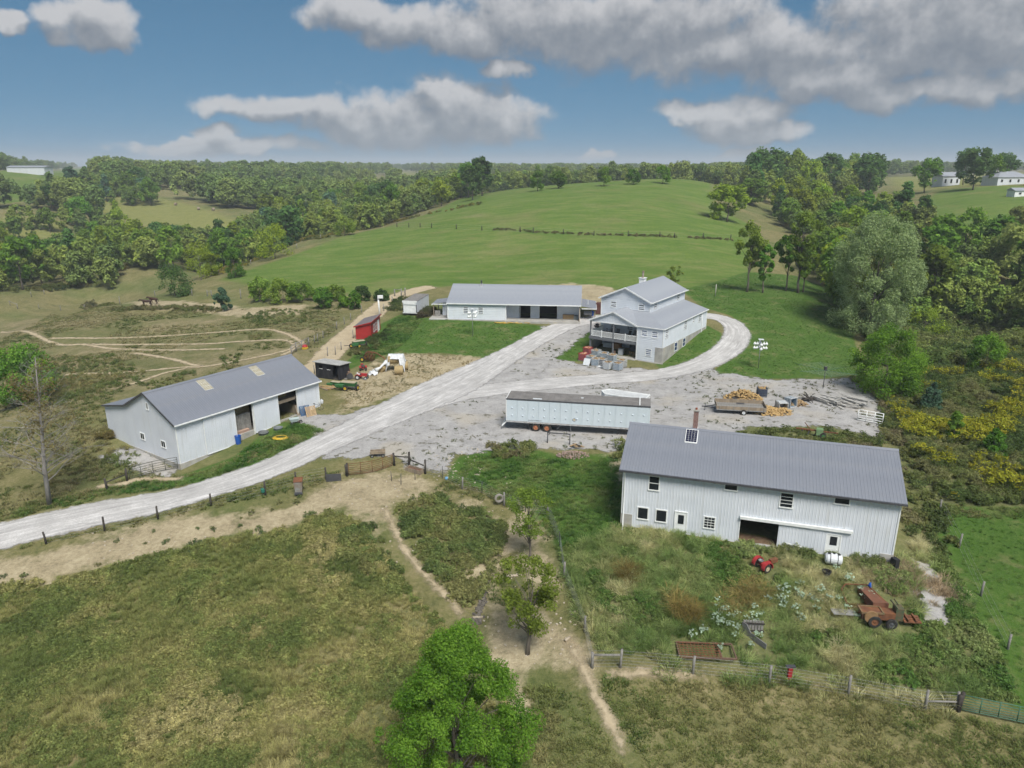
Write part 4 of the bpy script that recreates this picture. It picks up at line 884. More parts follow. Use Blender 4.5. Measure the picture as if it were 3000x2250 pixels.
def leaf_mat(name, dark, mid, light, trans=0.5, inst=False, vary=0.25):
    m = bpy.data.materials.new(name); m.use_nodes = True; t = NT(m.node_tree); t.n.clear()
    sh = t.attr('shade'); dark, mid, light = [tuple(x * k for x, k in zip(c, (2.15, 2.4, 2.4))) for c in (dark, mid, light)]
    c = t.ramp(sh, [(0.0, dark), (0.5, mid), (1.0, light)])
    if inst:
        c = t.mix(1.0, t.attr('tint', 'INSTANCER', 'Vector'), t.ramp(sh, [(0.0, (.95, 1.02, .97)), (.5, (1.52, 1.66, 1.58)), (1.0, (2.15, 2.35, 2.2))]), 'MULTIPLY')
    else:
        rnd = t.new('ShaderNodeObjectInfo').outputs['Random']
        hs = t.new('ShaderNodeHueSaturation'); t.put(hs.inputs['Color'], c)
        t.put(hs.inputs['Hue'], t.math('MULTIPLY_ADD', rnd, 0.03 * vary / .25, 0.5 - 0.012 * vary / .25)); t.put(hs.inputs['Value'], t.math('MULTIPLY_ADD', t.math('FRACT', t.math('MULTIPLY', rnd, 7.31)), 2 * vary, 1 - vary)); c = hs.outputs[0]
    d = t.new('ShaderNodeBsdfDiffuse'); t.put(d.inputs[0], c)
    tr = t.new('ShaderNodeBsdfTranslucent'); t.put(tr.inputs[0], c)
    mx = t.new('ShaderNodeMixShader'); mx.inputs[0].default_value = trans; t.l.new(d.outputs[0], mx.inputs[1]); t.l.new(tr.outputs[0], mx.inputs[2])
    o = t.new('ShaderNodeOutputMaterial'); t.l.new(mx.outputs[0], o.inputs[0]); return m
LEAF = {
 'green':  leaf_mat('leaf_green', (.036, .066, .011), (.072, .118, .018), (.125, .178, .030)),
 'bright': leaf_mat('leaf_bright', (.032, .066, .010), (.072, .125, .016), (.13, .19, .028), vary=.05),
 'dark':   leaf_mat('leaf_dark', (.026, .05, .014), (.048, .084, .024), (.084, .126, .036)),
 'olive':  leaf_mat('leaf_olive', (.058, .078, .014), (.10, .13, .022), (.152, .182, .038)),
 'yellow': leaf_mat('leaf_yellowgreen', (.07, .088, .010), (.128, .152, .017), (.19, .212, .03)),
 'silver': leaf_mat('leaf_silver', (.078, .10, .04), (.132, .155, .068), (.195, .218, .108), vary=.05),
 'rust':   leaf_mat('leaf_rust', (.075, .078, .022), (.125, .125, .036), (.18, .175, .055)),
 'bluegreen': leaf_mat('leaf_bluegreen', (.028, .052, .03), (.052, .088, .05), (.088, .135, .078)),
}
M_bark = mat('bark_grey', (.17, .15, .125), (.09, .078, .065), .95, 3, stretch=(1, 1, .25), bump=.4)
M_barkp = mat('bark_pale', (.34, .32, .30), (.22, .205, .19), .95, 3, stretch=(1, 1, .25), bump=.3)
def leaves(rng, C, R, n, size, up=0.35, flat=1.0, aspect=0.55):
    """n leaf-sized faces spread through clumps at C with radius R"""
    K = len(C); w_ = R ** 2; k = rng.choice(K, n, p=w_ / w_.sum())
    d = rng.normal(size=(n, 3)); d /= np.linalg.norm(d, axis=1)[:, None]; rad = rng.random(n) ** 0.42
    off = d * rad[:, None] * R[k][:, None]; off[:, 2] *= flat
    p = C[k] + off
    nn = d * 0.7 + rng.normal(size=(n, 3)) * 0.55; nn[:, 2] += up; nn /= np.linalg.norm(nn, axis=1)[:, None]
    a = np.cross(nn, rng.normal(size=(n, 3))); a /= np.linalg.norm(a, axis=1)[:, None] + 1e-9; b = np.cross(nn, a)
    s = size * (0.6 + 0.8 * rng.random(n))[:, None]
    droop = -nn * s * 0.22
    V = np.stack([p - a * s, p - b * s * aspect + droop * 0, p + a * s + droop, p + b * s * aspect], 1).reshape(-1, 3)
    Q = np.arange(4 * n).reshape(-1, 4); clump = rng.random(K)[k]
    sh = np.clip(0.5 + (rng.random(n) - .5) * .6 + (clump - .5) * .45, 0, 1)
    return V, Q, np.repeat(sh, 4)
def limb_tubes(mb, rng, base, top, ends, r0, bend=0.12, n=6):
    base, top = Vector(base), Vector(top); H = (top - base).length; sp = []
    for i in range(6):
        t = i / 5; p = base.lerp(top, t) + Vector((rng.normal(), rng.normal(), 0)) * H * 0.012 * (1 if 0 < i < 5 else 0); sp.append(p)
    mb.tube(sp, [r0 * (1.25 if i == 0 else 1 - 0.8 * i / 5) for i in range(6)], n)
    for e_ in ends:
        e_ = Vector(e_); t = min(0.95, max(0.25, (e_.z - base.z) / H * 0.62 + rng.uniform(-.06, .06)))
        s_ = base.lerp(top, t); m1 = s_.lerp(e_, 0.5) + Vector((0, 0, H * bend * rng.uniform(.1, .7))) * 0.4
        rr_ = r0 * (1 - 0.8 * t) * 0.5
        mb.tube([s_, s_.lerp(m1, .6), m1.lerp(e_, .4), e_], [rr_, rr_ * .75, rr_ * .5, rr_ * .15], max(4, n - 2))
def tree_mesh(seed, H, cr, trunk_h, shape='round', K=26, n=2500, leaf=0.4, lump=0.3, limbs=10, r0=None, fill=0.45, sides=6):
    rng = np.random.default_rng(seed); C = []
    ch = H - trunk_h; zc = trunk_h + ch / 2
    def prof(z):
        if shape == 'cone': return ((1 - z) / 2) ** .62
        if shape == 'egg': return ((1 - z) / 1.3) ** .6 if z > -.3 else 1 - .35 * (-.3 - z)
        if shape == 'dome': return .82 + .18 * (1 + z) if z < 0 else math.sqrt(max(.0, 1 - z * z)) ** .9
        if shape == 'vase': return .42 + .58 * ((z + 1) / 1.5) ** .8 if z < .5 else 1.15 * math.sqrt(max(0, 1 - z * z))
        return math.sqrt(max(0, 1 - z * z)) ** .85
    while len(C) < K:
        z = 2 * rng.random() ** (1.25 if shape == 'cone' else .9) - 1; a_ = rng.random() * 6.283; rad = prof(z) * (fill + (1 - fill) * rng.random() ** .6) * cr * .86 * (.9 + .16 * math.sin(2 * a_ + seed) + .12 * math.sin(3 * a_ + 4 * z + 2 * seed))
        C.append([rad * math.cos(a_), rad * math.sin(a_), zc + z * ch / 2 * .92])
    C = np.array(C); R = cr * lump * (0.4 + 1.15 * rng.random(K))
    V, Q, sh = leaves(rng, C, R, n, leaf)
    V[:, 2] = np.maximum(V[:, 2], trunk_h * .55)
    cm = np_mesh('crown', V, Q); vattr(cm, 'shade', sh)
    mb = MB(); limb_tubes(mb, rng, (0, 0, -.4), (rng.normal() * .3, rng.normal() * .3, trunk_h + ch * .62), C[rng.permutation(K)[:limbs]], r0 or H * .017, n=sides)
    tm = bpy.data.meshes.new('trunk'); tm.from_pydata(mb.v, [], mb.f); tm.polygons.foreach_set('use_smooth', np.ones(len(mb.f), bool))
    return tm, cm
def tree_obj(meshes, loc, leafm, sc=1.0, rz=0.0, label=None, group=None, cat='tree', name='tree', bark=None, sxy=1.0):
    o = empty(name, loc, rz, label, cat, group); o.scale = (sc * sxy, sc * sxy, sc)
    for nm, me, m in (('trunk', meshes[0], bark or M_bark), ('crown', meshes[1], leafm)):
        c = bpy.data.objects.new(nm, me); COL.objects.link(c); c.parent = o
        if len(me.materials) == 0: me.materials.append(m)
        c.material_slots[0].link = 'OBJECT'; c.material_slots[0].material = m
    return o
def z_of(p, py):
    """height of the point straight above p that appears at picture row py"""
    d = px_dir(1500, py); k = p[1] / d[1]; return CAMZ + d[2] * k
def grow(base_px, top_py, wpx, leafm, label, seed, shape='round', trunk=.22, n=6000, leaf=.24, K=40, lump=.26, cat='tree', name='tree', group=None, bark=None, fill=.45, limbs=14, sides=6, r0=None, dz=0):
    """a tree of its own standing at a picture position, with the height and spread it shows there"""
    p = at(*base_px); H = z_of(p, top_py) - p.z; dist = math.hypot(p.y * math.cos(PITCH) - (p.z + H / 2 - CAMZ) * math.sin(PITCH), 0)
    cr = wpx / 2 * dist / FPX
    p.z += dz
    return tree_obj(tree_mesh(seed, H, cr, H * trunk, shape, K, n, leaf, lump, limbs, r0, fill, sides), p, LEAF[leafm], rz=seed * 1.3, label=label, cat=cat, name=name, group=group, bark=bark)

# scattered ground vegetation (too much to count): points with instances
def blades(seed, n, h, spread, wd, lean):
    rng = np.random.default_rng(seed); a = rng.random(n) * 2 * math.pi; r = rng.random(n) ** .5 * spread * .45
    bx, by = r * np.cos(a), r * np.sin(a); a2 = a + rng.normal(size=n) * .7; hh = h * (.55 + .6 * rng.random(n)); ln = lean * hh * (.4 + rng.random(n))
    dx, dy = np.cos(a2), np.sin(a2); px_, py_ = -dy * wd, dx * wd
    b = np.stack([bx, by, np.full(n, -.05)], 1); m = b + np.stack([dx * ln * .35, dy * ln * .35, hh * .62], 1); t = b + np.stack([dx * ln, dy * ln, hh * (1 - .25 * lean)], 1); w_ = np.stack([px_, py_, np.zeros(n)], 1)
    V = np.stack([b - w_, b + w_, m + w_ * .8, m - w_ * .8, t], 1).reshape(-1, 3); i = np.arange(n)[:, None] * 5
    Q = np.concatenate([i, i + 1, i + 2, i + 3], 1); T = np.concatenate([i + 3, i + 2, i + 4], 1)
    me = np_mesh('tuft', V, Q, T); vattr(me, 'shade', np.repeat(np.clip(.5 + rng.normal(size=n) * .25, 0, 1), 5)); return me
def clump(seed, n, r, h, leaf, K=9, up=.5):
    rng = np.random.default_rng(seed); a = rng.random(K) * 6.28; q = rng.random(K) ** .5 * r * .75
    C = np.stack([q * np.cos(a), q * np.sin(a), h * (.25 + .6 * rng.random(K)) * (1 - .4 * q / r)], 1); R = r * (.25 + .25 * rng.random(K))
    V, Q, sh = leaves(rng, C, R, n, leaf, up, .8, .38); V[:, 2] = np.maximum(V[:, 2], -.03)
    me = np_mesh('clump', V, Q); vattr(me, 'shade', sh); return me
def flower(seed, n, r, h, leaf, col, nf=60):
    rng = np.random.default_rng(seed); K = 12; a = rng.random(K) * 6.28; q = rng.random(K) ** .5 * r * .8
    C = np.stack([q * np.cos(a), q * np.sin(a), h * (.3 + .3 * rng.random(K))], 1); V, Q, sh = leaves(rng, C, np.full(K, r * .32), n, leaf, .4, 1, .3)
    C2 = C.copy(); C2[:, 2] = h * (.8 + .25 * rng.random(K)); V2, Q2, s2 = leaves(rng, C2, np.full(K, r * .16), nf, leaf * .85, .9, .6, .55)
    me = np_mesh('flower', np.r_[V, V2], np.r_[Q, Q2 + len(V)]); vattr(me, 'shade', np.r_[sh, s2])
    me.materials.append(M_tuft); me.materials.append(col); mi = np.zeros(len(Q) + len(Q2), np.int32); mi[len(Q):] = 1; me.polygons.foreach_set('material_index', mi); return me
M_tuft = leaf_mat('tuft_leaf', (1, 1, 1), (1, 1, 1), (1, 1, 1), .5, True)
M_yel = leaf_mat('goldenrod_bloom', (.10, .09, .010), (.155, .138, .014), (.21, .185, .024), .3); M_whf = leaf_mat('white_bloom', (.15, .175, .12), (.21, .235, .18), (.28, .30, .25), .3)
PROTO = {'grass': [blades(10 + i, 46, .55, .5, .014, .75) for i in range(3)], 'short': [blades(20 + i, 34, .2, .42, .014, .9) for i in range(3)], 'tall': [blades(30 + i, 60, .95, .6, .016, 1.1) for i in range(3)],
         'weed': [clump(40 + i, 150, .42, .5, .075) for i in range(4)], 'bush': [clump(50 + i, 320, .75, 1.15, .10, 16) for i in range(3)],
         'gold': [flower(60 + i, 130, .5, 1.15, .085, M_yel, 70) for i in range(3)], 'white': [flower(70 + i, 110, .5, .8, .075, M_whf, 130) for i in range(2)]}
PCOL = {}
for k, L_ in PROTO.items():
    c = bpy.data.collections.new('proto_' + k); PCOL[k] = c
    for me in L_:
        if len(me.materials) == 0: me.materials.append(M_tuft)
        o = bpy.data.objects.new('proto_' + k, me); c.objects.link(o)
def scatter(name, P, kind, sc, tint, label, seed=0, coll=None, npro=None, tilt=.15):
    rng = np.random.default_rng(seed + 99); n = len(P)
    if n == 0: return
    me = bpy.data.meshes.new(name); me.vertices.add(n); me.vertices.foreach_set('co', np.asarray(P, np.float32).ravel())
    vattr(me, 'sc', sc); vattr(me, 'tint', tint)
    rot = np.stack([rng.normal(size=n) * tilt, rng.normal(size=n) * tilt, rng.random(n) * 6.28], 1); vattr(me, 'rot', rot)
    a = me.attributes.new('pick', 'INT', 'POINT'); a.data.foreach_set('value', rng.integers(0, npro or len(PROTO[kind]), n).astype(np.int32))
    ng = bpy.data.node_groups.new(name + '_scatter', 'GeometryNodeTree'); ng.interface.new_socket('Geometry', in_out='INPUT', socket_type='NodeSocketGeometry'); ng.interface.new_socket('Geometry', in_out='OUTPUT', socket_type='NodeSocketGeometry')
    N = ng.nodes; gi_ = N.new('NodeGroupInput'); go_ = N.new('NodeGroupOutput'); iop = N.new('GeometryNodeInstanceOnPoints'); ci = N.new('GeometryNodeCollectionInfo')
    ci.inputs['Collection'].default_value = coll or PCOL[kind]; ci.inputs['Separate Children'].default_value = True; ci.inputs['Reset Children'].default_value = True
    def na(nm, typ): x = N.new('GeometryNodeInputNamedAttribute'); x.data_type = typ; x.inputs[0].default_value = nm; return x.outputs[0]
    lk = ng.links.new; lk(gi_.outputs[0], iop.inputs['Points']); lk(ci.outputs[0], iop.inputs['Instance']); iop.inputs['Pick Instance'].default_value = True
    lk(na('pick', 'INT'), iop.inputs['Instance Index']); e2r = N.new('FunctionNodeEulerToRotation'); lk(na('rot', 'FLOAT_VECTOR'), e2r.inputs[0]); lk(e2r.outputs[0], iop.inputs['Rotation'])
    cx = N.new('ShaderNodeCombineXYZ'); s_ = na('sc', 'FLOAT')
    for i in range(3): lk(s_, cx.inputs[i])
    lk(cx.outputs[0], iop.inputs['Scale']); lk(iop.outputs[0], go_.inputs[0])
    o = mobj(name, me, []); md = o.modifiers.new('scatter', 'NODES'); md.node_group = ng
    return tag(o, label, kind='stuff')
def area_points(polys_px, dens, seed, avoid=(), clear=0.35, world=False):
    rng = np.random.default_rng(seed); out = []
    for p in polys_px:
        w_ = np.array(p) if world else path_at(p); lo, hi = w_.min(0), w_.max(0); n = int((hi - lo).prod() * dens); q = lo + rng.random((n, 2)) * (hi - lo); q = q[poly_sd(q, w_) > 0]; out.append(q)
    q = np.concatenate(out)
    for a, d_ in avoid: q = q[(line_d(q, a) if len(a) and d_ > 0 else np.full(len(q), 9.)) > d_]
    return q
def tints(q, pal, seed, big=4.0, rngs=.35):
    """palette index wanders in patches"""
    rng = np.random.default_rng(seed); v = vnoise(q[:, 0], q[:, 1], big, seed) * .65 + vnoise(q[:, 0], q[:, 1], big * .3, seed + 5) * .35
    v = np.clip((v - .5) * 1.9 + .5 + rng.normal(size=len(q)) * .12, 0, .999); pal = np.array(pal); x = v * (len(pal) - 1); i = x.astype(int); f = (x - i)[:, None]
    return (pal[i] * (1 - f) + pal[np.minimum(i + 1, len(pal) - 1)] * f) * (1 + (rng.random(len(q))[:, None] - .5) * rngs)
def put(q, lift=0.0): return np.concatenate([q, (terr(q[:, 0], q[:, 1]) + lift)[:, None]], 1)
OBST = []      # footprints kept clear of weeds (world polygons)
def footprint(o, x0, x1, y0, y1):
    M = Matrix.Translation(o.location) @ Matrix.Rotation(o.rotation_euler.z, 4, 'Z'); OBST.append(np.array([(M @ Vector((x, y, 0)))[:2] for x, y in ((x0, y0), (x1, y0), (x1, y1), (x0, y1))]))
footprint(BR, -.1, 19.9, -.1, 9.6); footprint(BL, -.1, 18.5, -.2, 13.9); footprint(HS, -12.6, .3, -.6, 18.3); footprint(WS, -3.5, 26.4, -1, 14); footprint(RS, 0, 2.5, 0, 6.6); footprint(BS, 0, 4.2, 0, 2.1); footprint(WB, 0, 3, 0, 8)
def off_obst(q, m=0.15):
    for o in OBST: q = q[poly_sd(q, o) < -m]
    return q
_drive = smooth_line(path_at(ROAD), 2); _loop = smooth_line(path_at(LOOP), 2)
def off_roads(q, d=2.6, paths=.45, dirt=None, gravel=None):
    q = q[line_d(q, _drive) > d]; q = q[line_d(q, _loop) > d]
    for p in PATHW: q = q[line_d(q, p) > paths]
    q = off_obst(q)
    rng = np.random.default_rng(5); j = vnoise(q[:, 0], q[:, 1], 1.3, 77) * 2.4 - 1.2
    if dirt is not None:
        s = np.full(len(q), -9.)
        for p in ZONES['dirt']: s = np.maximum(s, poly_sd(q, path_at(p)))
        q = q[(s + j < dirt)]
    if gravel is not None:
        j = vnoise(q[:, 0], q[:, 1], 1.3, 78) * 2.0 - 1.0
        q = q[poly_sd(q, path_at(GRAVEL)) + j < gravel]
    return q
# ------------------------------------------------------------------ vehicles
M_tyre = mat('tyre', (.02, .02, .02), (.045, .043, .04), .9, 4); M_rust = mat('rust', (.20, .085, .04), (.12, .055, .032), .9, 3, bump=.2)
M_steel = mat('steel_grey', (.34, .35, .36), (.24, .245, .25), .45, 3, metal=.4); M_green = mat('paint_green', (.035, .16, .045), (.05, .12, .05), .55, 3); M_yelp = mat('paint_yellow', (.55, .38, .03), (.42, .28, .04), .55, 3)
M_redp = mat('paint_red', (.38, .03, .035), (.28, .03, .03), .5, 3); M_plas = mat('plastic_white', (.62, .65, .67), (.52, .55, .58), .45, 2); M_blue = mat('plastic_blue', (.02, .10, .42), (.025, .08, .32), .4, 2)
M_black = mat('plastic_black', (.02, .02, .022), (.035, .035, .038), .6, 2); M_fw = mat('firewood_split', (.52, .37, .17), (.34, .22, .095), .9, 3, bump=.3); M_fwd = mat('firewood_dull', (.40, .29, .16), (.24, .165, .095), .9, 3)
M_tgreen = mat('tank_greygreen', (.05, .16, .10), (.06, .13, .09), .5, 3)
def wheel(parent, c, r, w_, rim=None, axis='Y', name='wheel'):
    mb = MB(); mb.lathe([(r * .55, -w_ / 2), (r * .92, -w_ / 2), (r, -w_ * .3), (r, w_ * .3), (r * .92, w_ / 2), (r * .55, w_ / 2)], c, axis, 18, False); o = mb.build(name, M_tyre, parent)
    mb = MB(); mb.lathe([(r * .18, -w_ * .5), (r * .3, -w_ * .25), (r * .58, -w_ * .42), (r * .58, w_ * .42), (r * .3, w_ * .25), (r * .18, w_ * .5)], c, axis, 14); mb.build('rim', rim or M_steel, o); return o
TR = empty('semi_trailer', (-.63, 73.84, 0), -.18, 'long pale blue semi-trailer body parked in the gravel yard', 'trailer')
TL, TW, z0, z1 = 15.54, 2.75, .98, 3.62
M_tr = mat('trailer_pale_blue', (.56, .63, .68), (.51, .58, .63), .45, .8, spec=.4, streak=((.42, .50, .52), (1.5, 1.5, .2), .3)); M_trr = mat('trailer_roof', (.20, .19, .185), (.14, .133, .128), .9, 1.0, streak=((.22, .21, .20), (.6, 2, 1), .5))
slab_part('body', M_tr, TR, (.02, TL - .02, .02, TW - .02, z0 + .12, z1 - .03)); slab_part('floor_rail', mat('rail_alu', (.45, .46, .46), (.33, .33, .33), .5, 3), TR, (0, TL, -.05, TW + .05, z0 - .05, z0 + .11))
rf = slab_part('roof', M_trr, TR, (.0, TL, -.0, TW, z1 - .02, z1 + .04)); mb = MB()
for k in range(1, 24): mb.box(k * TL / 24 - .02, k * TL / 24 + .02, .02, TW - .02, z1 + .042, z1 + .06)
mb.build('roof_seams', mat('seam_grey', (.19, .185, .18), (.12, .118, .115)), rf); slab_part('roof_patch', M_plas, rf, (2.9, 3.9, .15, .5, z1 + .062, z1 + .07)); slab_part('roof_patch', M_trim, rf, (14.35, 14.45, .1, TW - .1, z1 + .062, z1 + .08)); mb = MB(); mb.lathe([(.16, z1 + .062), (.16, z1 + .08)], (8.2, 1.5, 0), n=10); mb.build('roof_vent', M_plas, rf)
slab_part('top_rail', M_dark, TR, (0, TL, -.05, .0, z1 - .1, z1 + .05)); slab_part('corner_post', M_trim, TR, (-.03, .05, -.04, TW + .04, z0 + .12, z1 - .11), (-.02, .04, -.02, TW, z1 + .05, z1 + .1))
pw = (TL - .12) / 13; pan = None; ven = None
for k in range(13):
    if pan is None:
        mb = MB(); mb.box(.06, .06 + pw - .025, -.022, .018, z0 + .13, z1 - .12); pan = mb.build('side_panel', M_tr, TR); ob = pan
    else: ob = pan.copy(); COL.objects.link(ob); ob.location.x = pw * k
    for zz in (1.75, 2.62):
        if ven is None: mb = MB(); mb.lathe([(.085, 0), (.07, -.05), (.03, -.08), (.005, -.085)], (.06 + pw * .5, -.022, 0), 'Y', 10); ven = mb.build('dome', M_tr, ob); v_ = ven
        else: v_ = ven.copy(); COL.objects.link(v_); v_.parent = ob
        v_.location = (0, 0, zz)
for x in (3.29, 4.52):
    for y in (.12, TW - .12): wheel(TR, (x, y, .47), .49, .3, mat('rim_rust_orange', (.42, .18, .09), (.30, .12, .07), .8, 4))
slab_part('chassis', M_dark, TR, (2.3, 5.6, .5, TW - .5, .62, z0 - .051)); slab_each('mud_flap', M_black, TR, (2.55, 2.6, .0, .5, .35, .92), (2.55, 2.6, TW - .5, TW, .35, .92))
mb = MB()
for y in (.5, TW - .5): mb.box(12.2, 12.35, y, y + .14, 0, z0); mb.box(12.1, 12.45, y - .08, y + .2, -.02, .03); mb.beam((12.27, y + .07, .5), (11.6, y + .07, z0 - .05), .06)
mb.build('landing_gear', M_dark, TR); mb = MB(); mb.beam((.02, .2, z0), (-.45, .0, .45), .09); mb.beam((-.45, -.1, .45), (-.5, TW, .45), .1); mb.beam((.02, TW - .2, z0), (-.45, TW - .1, .45), .09); mb.build('bumper_bar', M_trim, TR)
mb = MB(); mb.beam((6.2, .3, z0 - .03), (5.6, .3, .35), .05); mb.beam((7.1, .3, z0 - .05), (7.1, .3, .2), .06); mb.build('brace', M_steel, TR)
mb = MB(); mb.prism([(0, -.24), (.24, 0), (0, .24), (-.24, 0)], -.03, -.026, lambda a, b, c: (7.5 + a, c, 1.62 + b)); pl_ = mb.build('placard', M_dark, TR); mb = MB(); mb.prism([(0, -.19), (.19, 0), (0, .19), (-.19, 0)], -.036, -.0305, lambda a, b, c: (7.5 + a, c, 1.62 + b)); mb.build('placard_face', M_plas, pl_); mb = MB(); mb.prism([(0, -.1), (.1, 0), (0, .1), (-.1, 0)], -.04, -.0365, lambda a, b, c: (7.5 + a, c, 1.64 + b)); mb.build('placard_mark', M_yelp, pl_)
def lettering(txt, size, m, parent, loc, rot):
    cu = bpy.data.curves.new('lettering', 'FONT'); cu.body = txt; cu.size = size; cu.extrude = .002; tmp = bpy.data.objects.new('lettering_curve', cu); COL.objects.link(tmp); dg = bpy.context.evaluated_depsgraph_get(); me_ = bpy.data.meshes.new_from_object(tmp.evaluated_get(dg)); bpy.data.objects.remove(tmp); me_.materials.clear(); me_.materials.append(m); o = bpy.data.objects.new('lettering', me_); COL.objects.link(o); o.parent = parent; o.location = loc; o.rotation_euler = rot; cu.materials.append(m); return o
lettering('AIR RIDE SUSPENSION', .155, M_dark, TR, (2.4, -.03, 1.22), (math.pi / 2, 0, 0))
mb = MB()
for k in range(26): mb.box(.25 + k * .58, .25 + k * .58 + (.3 if k % 2 else .12), -.053, -.0505, z0 + .0, z0 + .05)
mb.build('reflector_tape', mat('tape_dark', (.16, .09, .08), (.3, .3, .3)), TR); footprint_later = [(TR, -.3, TL, -.1, TW)]
# white trailer with a pointed nose behind it
a, b, c, d_ = unp(1773, 1130.5, 2.5), unp(1891, 1147, 2.5), unp(1757, 1141, 2.5), unp(1889, 1159.5, 2.5)
VT = empty('cargo_trailer', (10.6, 80.2, 0), math.atan2(b.y - a.y, b.x - a.x), 'white trailer with a pointed nose half hidden behind the long semi-trailer', 'trailer')
pts = [(0, .0), (.75, .95), (5.6, .95), (5.6, -1.0), (.75, -1.0)]; mb = MB(); mb.prism(pts, .55, 2.45); mb.build('body', M_trim, VT)
mb = MB(); mb.prism([(x * .985 + .04, y * .95) for x, y in pts], 2.451, 2.5); mb.build('roof', mat('roof_white_worn', (.55, .57, .58), (.45, .46, .47), .6, 1.5), VT); mb = MB()
for (p, q_) in zip(pts, pts[1:] + pts[:1]): mb.beam((*p, 2.5), (*q_, 2.5), .09, .12)
mb.build('roof_edge', M_trim, VT)
for x in (3.0, 3.9):
    for y in (-1.1, 1.05): wheel(VT, (x, y, .36), .36, .2)
mb = MB(); mb.beam((.2, 0, .5), (-1.0, 0, .45), .1); mb.build('drawbar', M_dark, VT); slab_part('chassis', M_dark, VT, (.8, 5.4, -.8, .8, .42, .549))
# flatbed with low wooden sides
A = at(2098, 1212); ang = -.16; FB = empty('flatbed_trailer', A, ang, 'old wooden flatbed trailer with low board sides by the firewood', 'trailer')
FL, FW = 5.6, 2.2; mb = MB(); bd = None
for k in range(18):
    if bd is None: mb.box(.0, .29, .05, FW - .05, .72, .77); bd = mb.build('bed_plank', M_woodg, FB); o = bd
    else: o = bd.copy(); COL.objects.link(o)
    o.location = (.05 + k * .305, 0, .004 * (k % 3))
for nm, bx in (('front_board', (0, FL, -.02, .04, .55, .98)), ('back_board', (0, FL, FW - .04, FW + .02, .78, 1.2)), ('end_board', (-.04, .02, 0, FW, .78, 1.2)), ('end_board', (FL - .02, FL + .04, 0, FW, .6, 1.15))): slab_part(nm, M_wood, FB, bx)
slab_part('frame_rail', M_steel, FB, (0, FL, -.05, -.021, .5, .6), (0, FL, .3, .4, .5, .71), (0, FL, FW - .4, FW - .3, .5, .71)); mb = MB()
for x in (.3, 1.9, 3.6, 5.3): mb.box(x, x + .08, -.09, -.051, .5, 1.0)
mb.build('stake', M_woodg, FB); mb = MB(); mb.beam((0, .5, .55), (-1.3, 1.1, .5), .09); mb.beam((0, 1.7, .55), (-1.3, 1.1, .5), .09); mb.beam((-1.2, 1.1, .5), (-1.6, 1.1, .5), .1); mb.beam((-1.2, 1.1, .9), (-1.2, 1.1, 0), .06); mb.build('drawbar', M_dark, FB)
wheel(FB, (3.1, -.06, .33), .34, .2, M_plas); wheel(FB, (3.1, FW + .06, .33), .34, .2, M_plas); slab_part('plank_lid', M_dark, FB, (2.5, 3.4, FW - .5, FW - .1, .80, .84))

# ------------------------------------------------------------------ wire-cage totes and firewood
def tote(loc, rz, bm, label, cagem, woodm=None, tilt=None, wood=True, group=None):
    o = empty('cage_tote', loc, rz, label, 'tote', group); mb = MB(); s = .56
    mb.box(-s, s, -s, s, .0, .05).box(-s, s, -s, -s + .12, .051, .14).box(-s, s, s - .12, s, .051, .14).box(-s, s, -.06, .06, .051, .14); mb.build('pallet', M_woodg, o)
    mb = MB(); t_ = .02; s2 = s - .05; h = 1.08
    for x0, x1, y0, y1 in ((-s2, s2, -s2, -s2 + t_), (-s2, s2, s2 - t_, s2), (-s2, -s2 + t_, -s2 + t_, s2 - t_), (s2 - t_, s2, -s2 + t_, s2 - t_)): mb.box(x0, x1, y0, y1, .15, h)
    mb.box(-s2 + t_, s2 - t_, -s2 + t_, s2 - t_, .15, .17); mb.build('bottle', bm, o); mb = MB()
    for k in range(7):
        u = -s + 2 * s * k / 6
        for p, q_ in (((u, -s), (u, -s)), ((u, s), (u, s)), ((-s, u), (-s, u)), ((s, u), (s, u))): mb.beam((*p, .14), (*q_, 1.16), .022)
    for z in (.2, .42, .64, .86, 1.08, 1.16): mb.beam((-s, -s, z), (s, -s, z), .03); mb.beam((-s, s, z), (s, s, z), .03); mb.beam((-s, -s, z), (-s, s, z), .03); mb.beam((s, -s, z), (s, s, z), .03)
    mb.build('cage', cagem, o)
    if wood:
        r_ = np.random.default_rng(int(abs(loc[0] * 100)) % 997); mb = MB()
        for k in range(26):
            c_ = Vector((r_.uniform(-.36, .36), r_.uniform(-.36, .36), r_.uniform(.95, 1.16))); d = Vector((r_.normal(), r_.normal(), r_.normal() * .3)).normalized() * .2; mb.tube([c_ - d, c_ + d], .065, 5)
        mb.build('firewood', woodm or M_fw, o)['kind'] = 'stuff'
    if tilt: o.rotation_euler = tilt
    return o
M_tb = mat('tote_bottle_blue', (.17, .26, .36), (.22, .31, .40), .5, 2); M_tred = mat('tote_bottle_red', (.48, .20, .23), (.42, .24, .26), .5, 2); M_tdk = mat('tote_bottle_dark', (.03, .045, .09), (.05, .06, .09), .5, 2); M_tgy = mat('tote_bottle_brown', (.24, .225, .19), (.17, .16, .14), .6, 2); M_cg = mat('cage_galvanised', (.62, .64, .65), (.5, .52, .53), .5, 3)
zz = lambda x, y: (1700 + x / 5.08, 940 + y / 5.08)
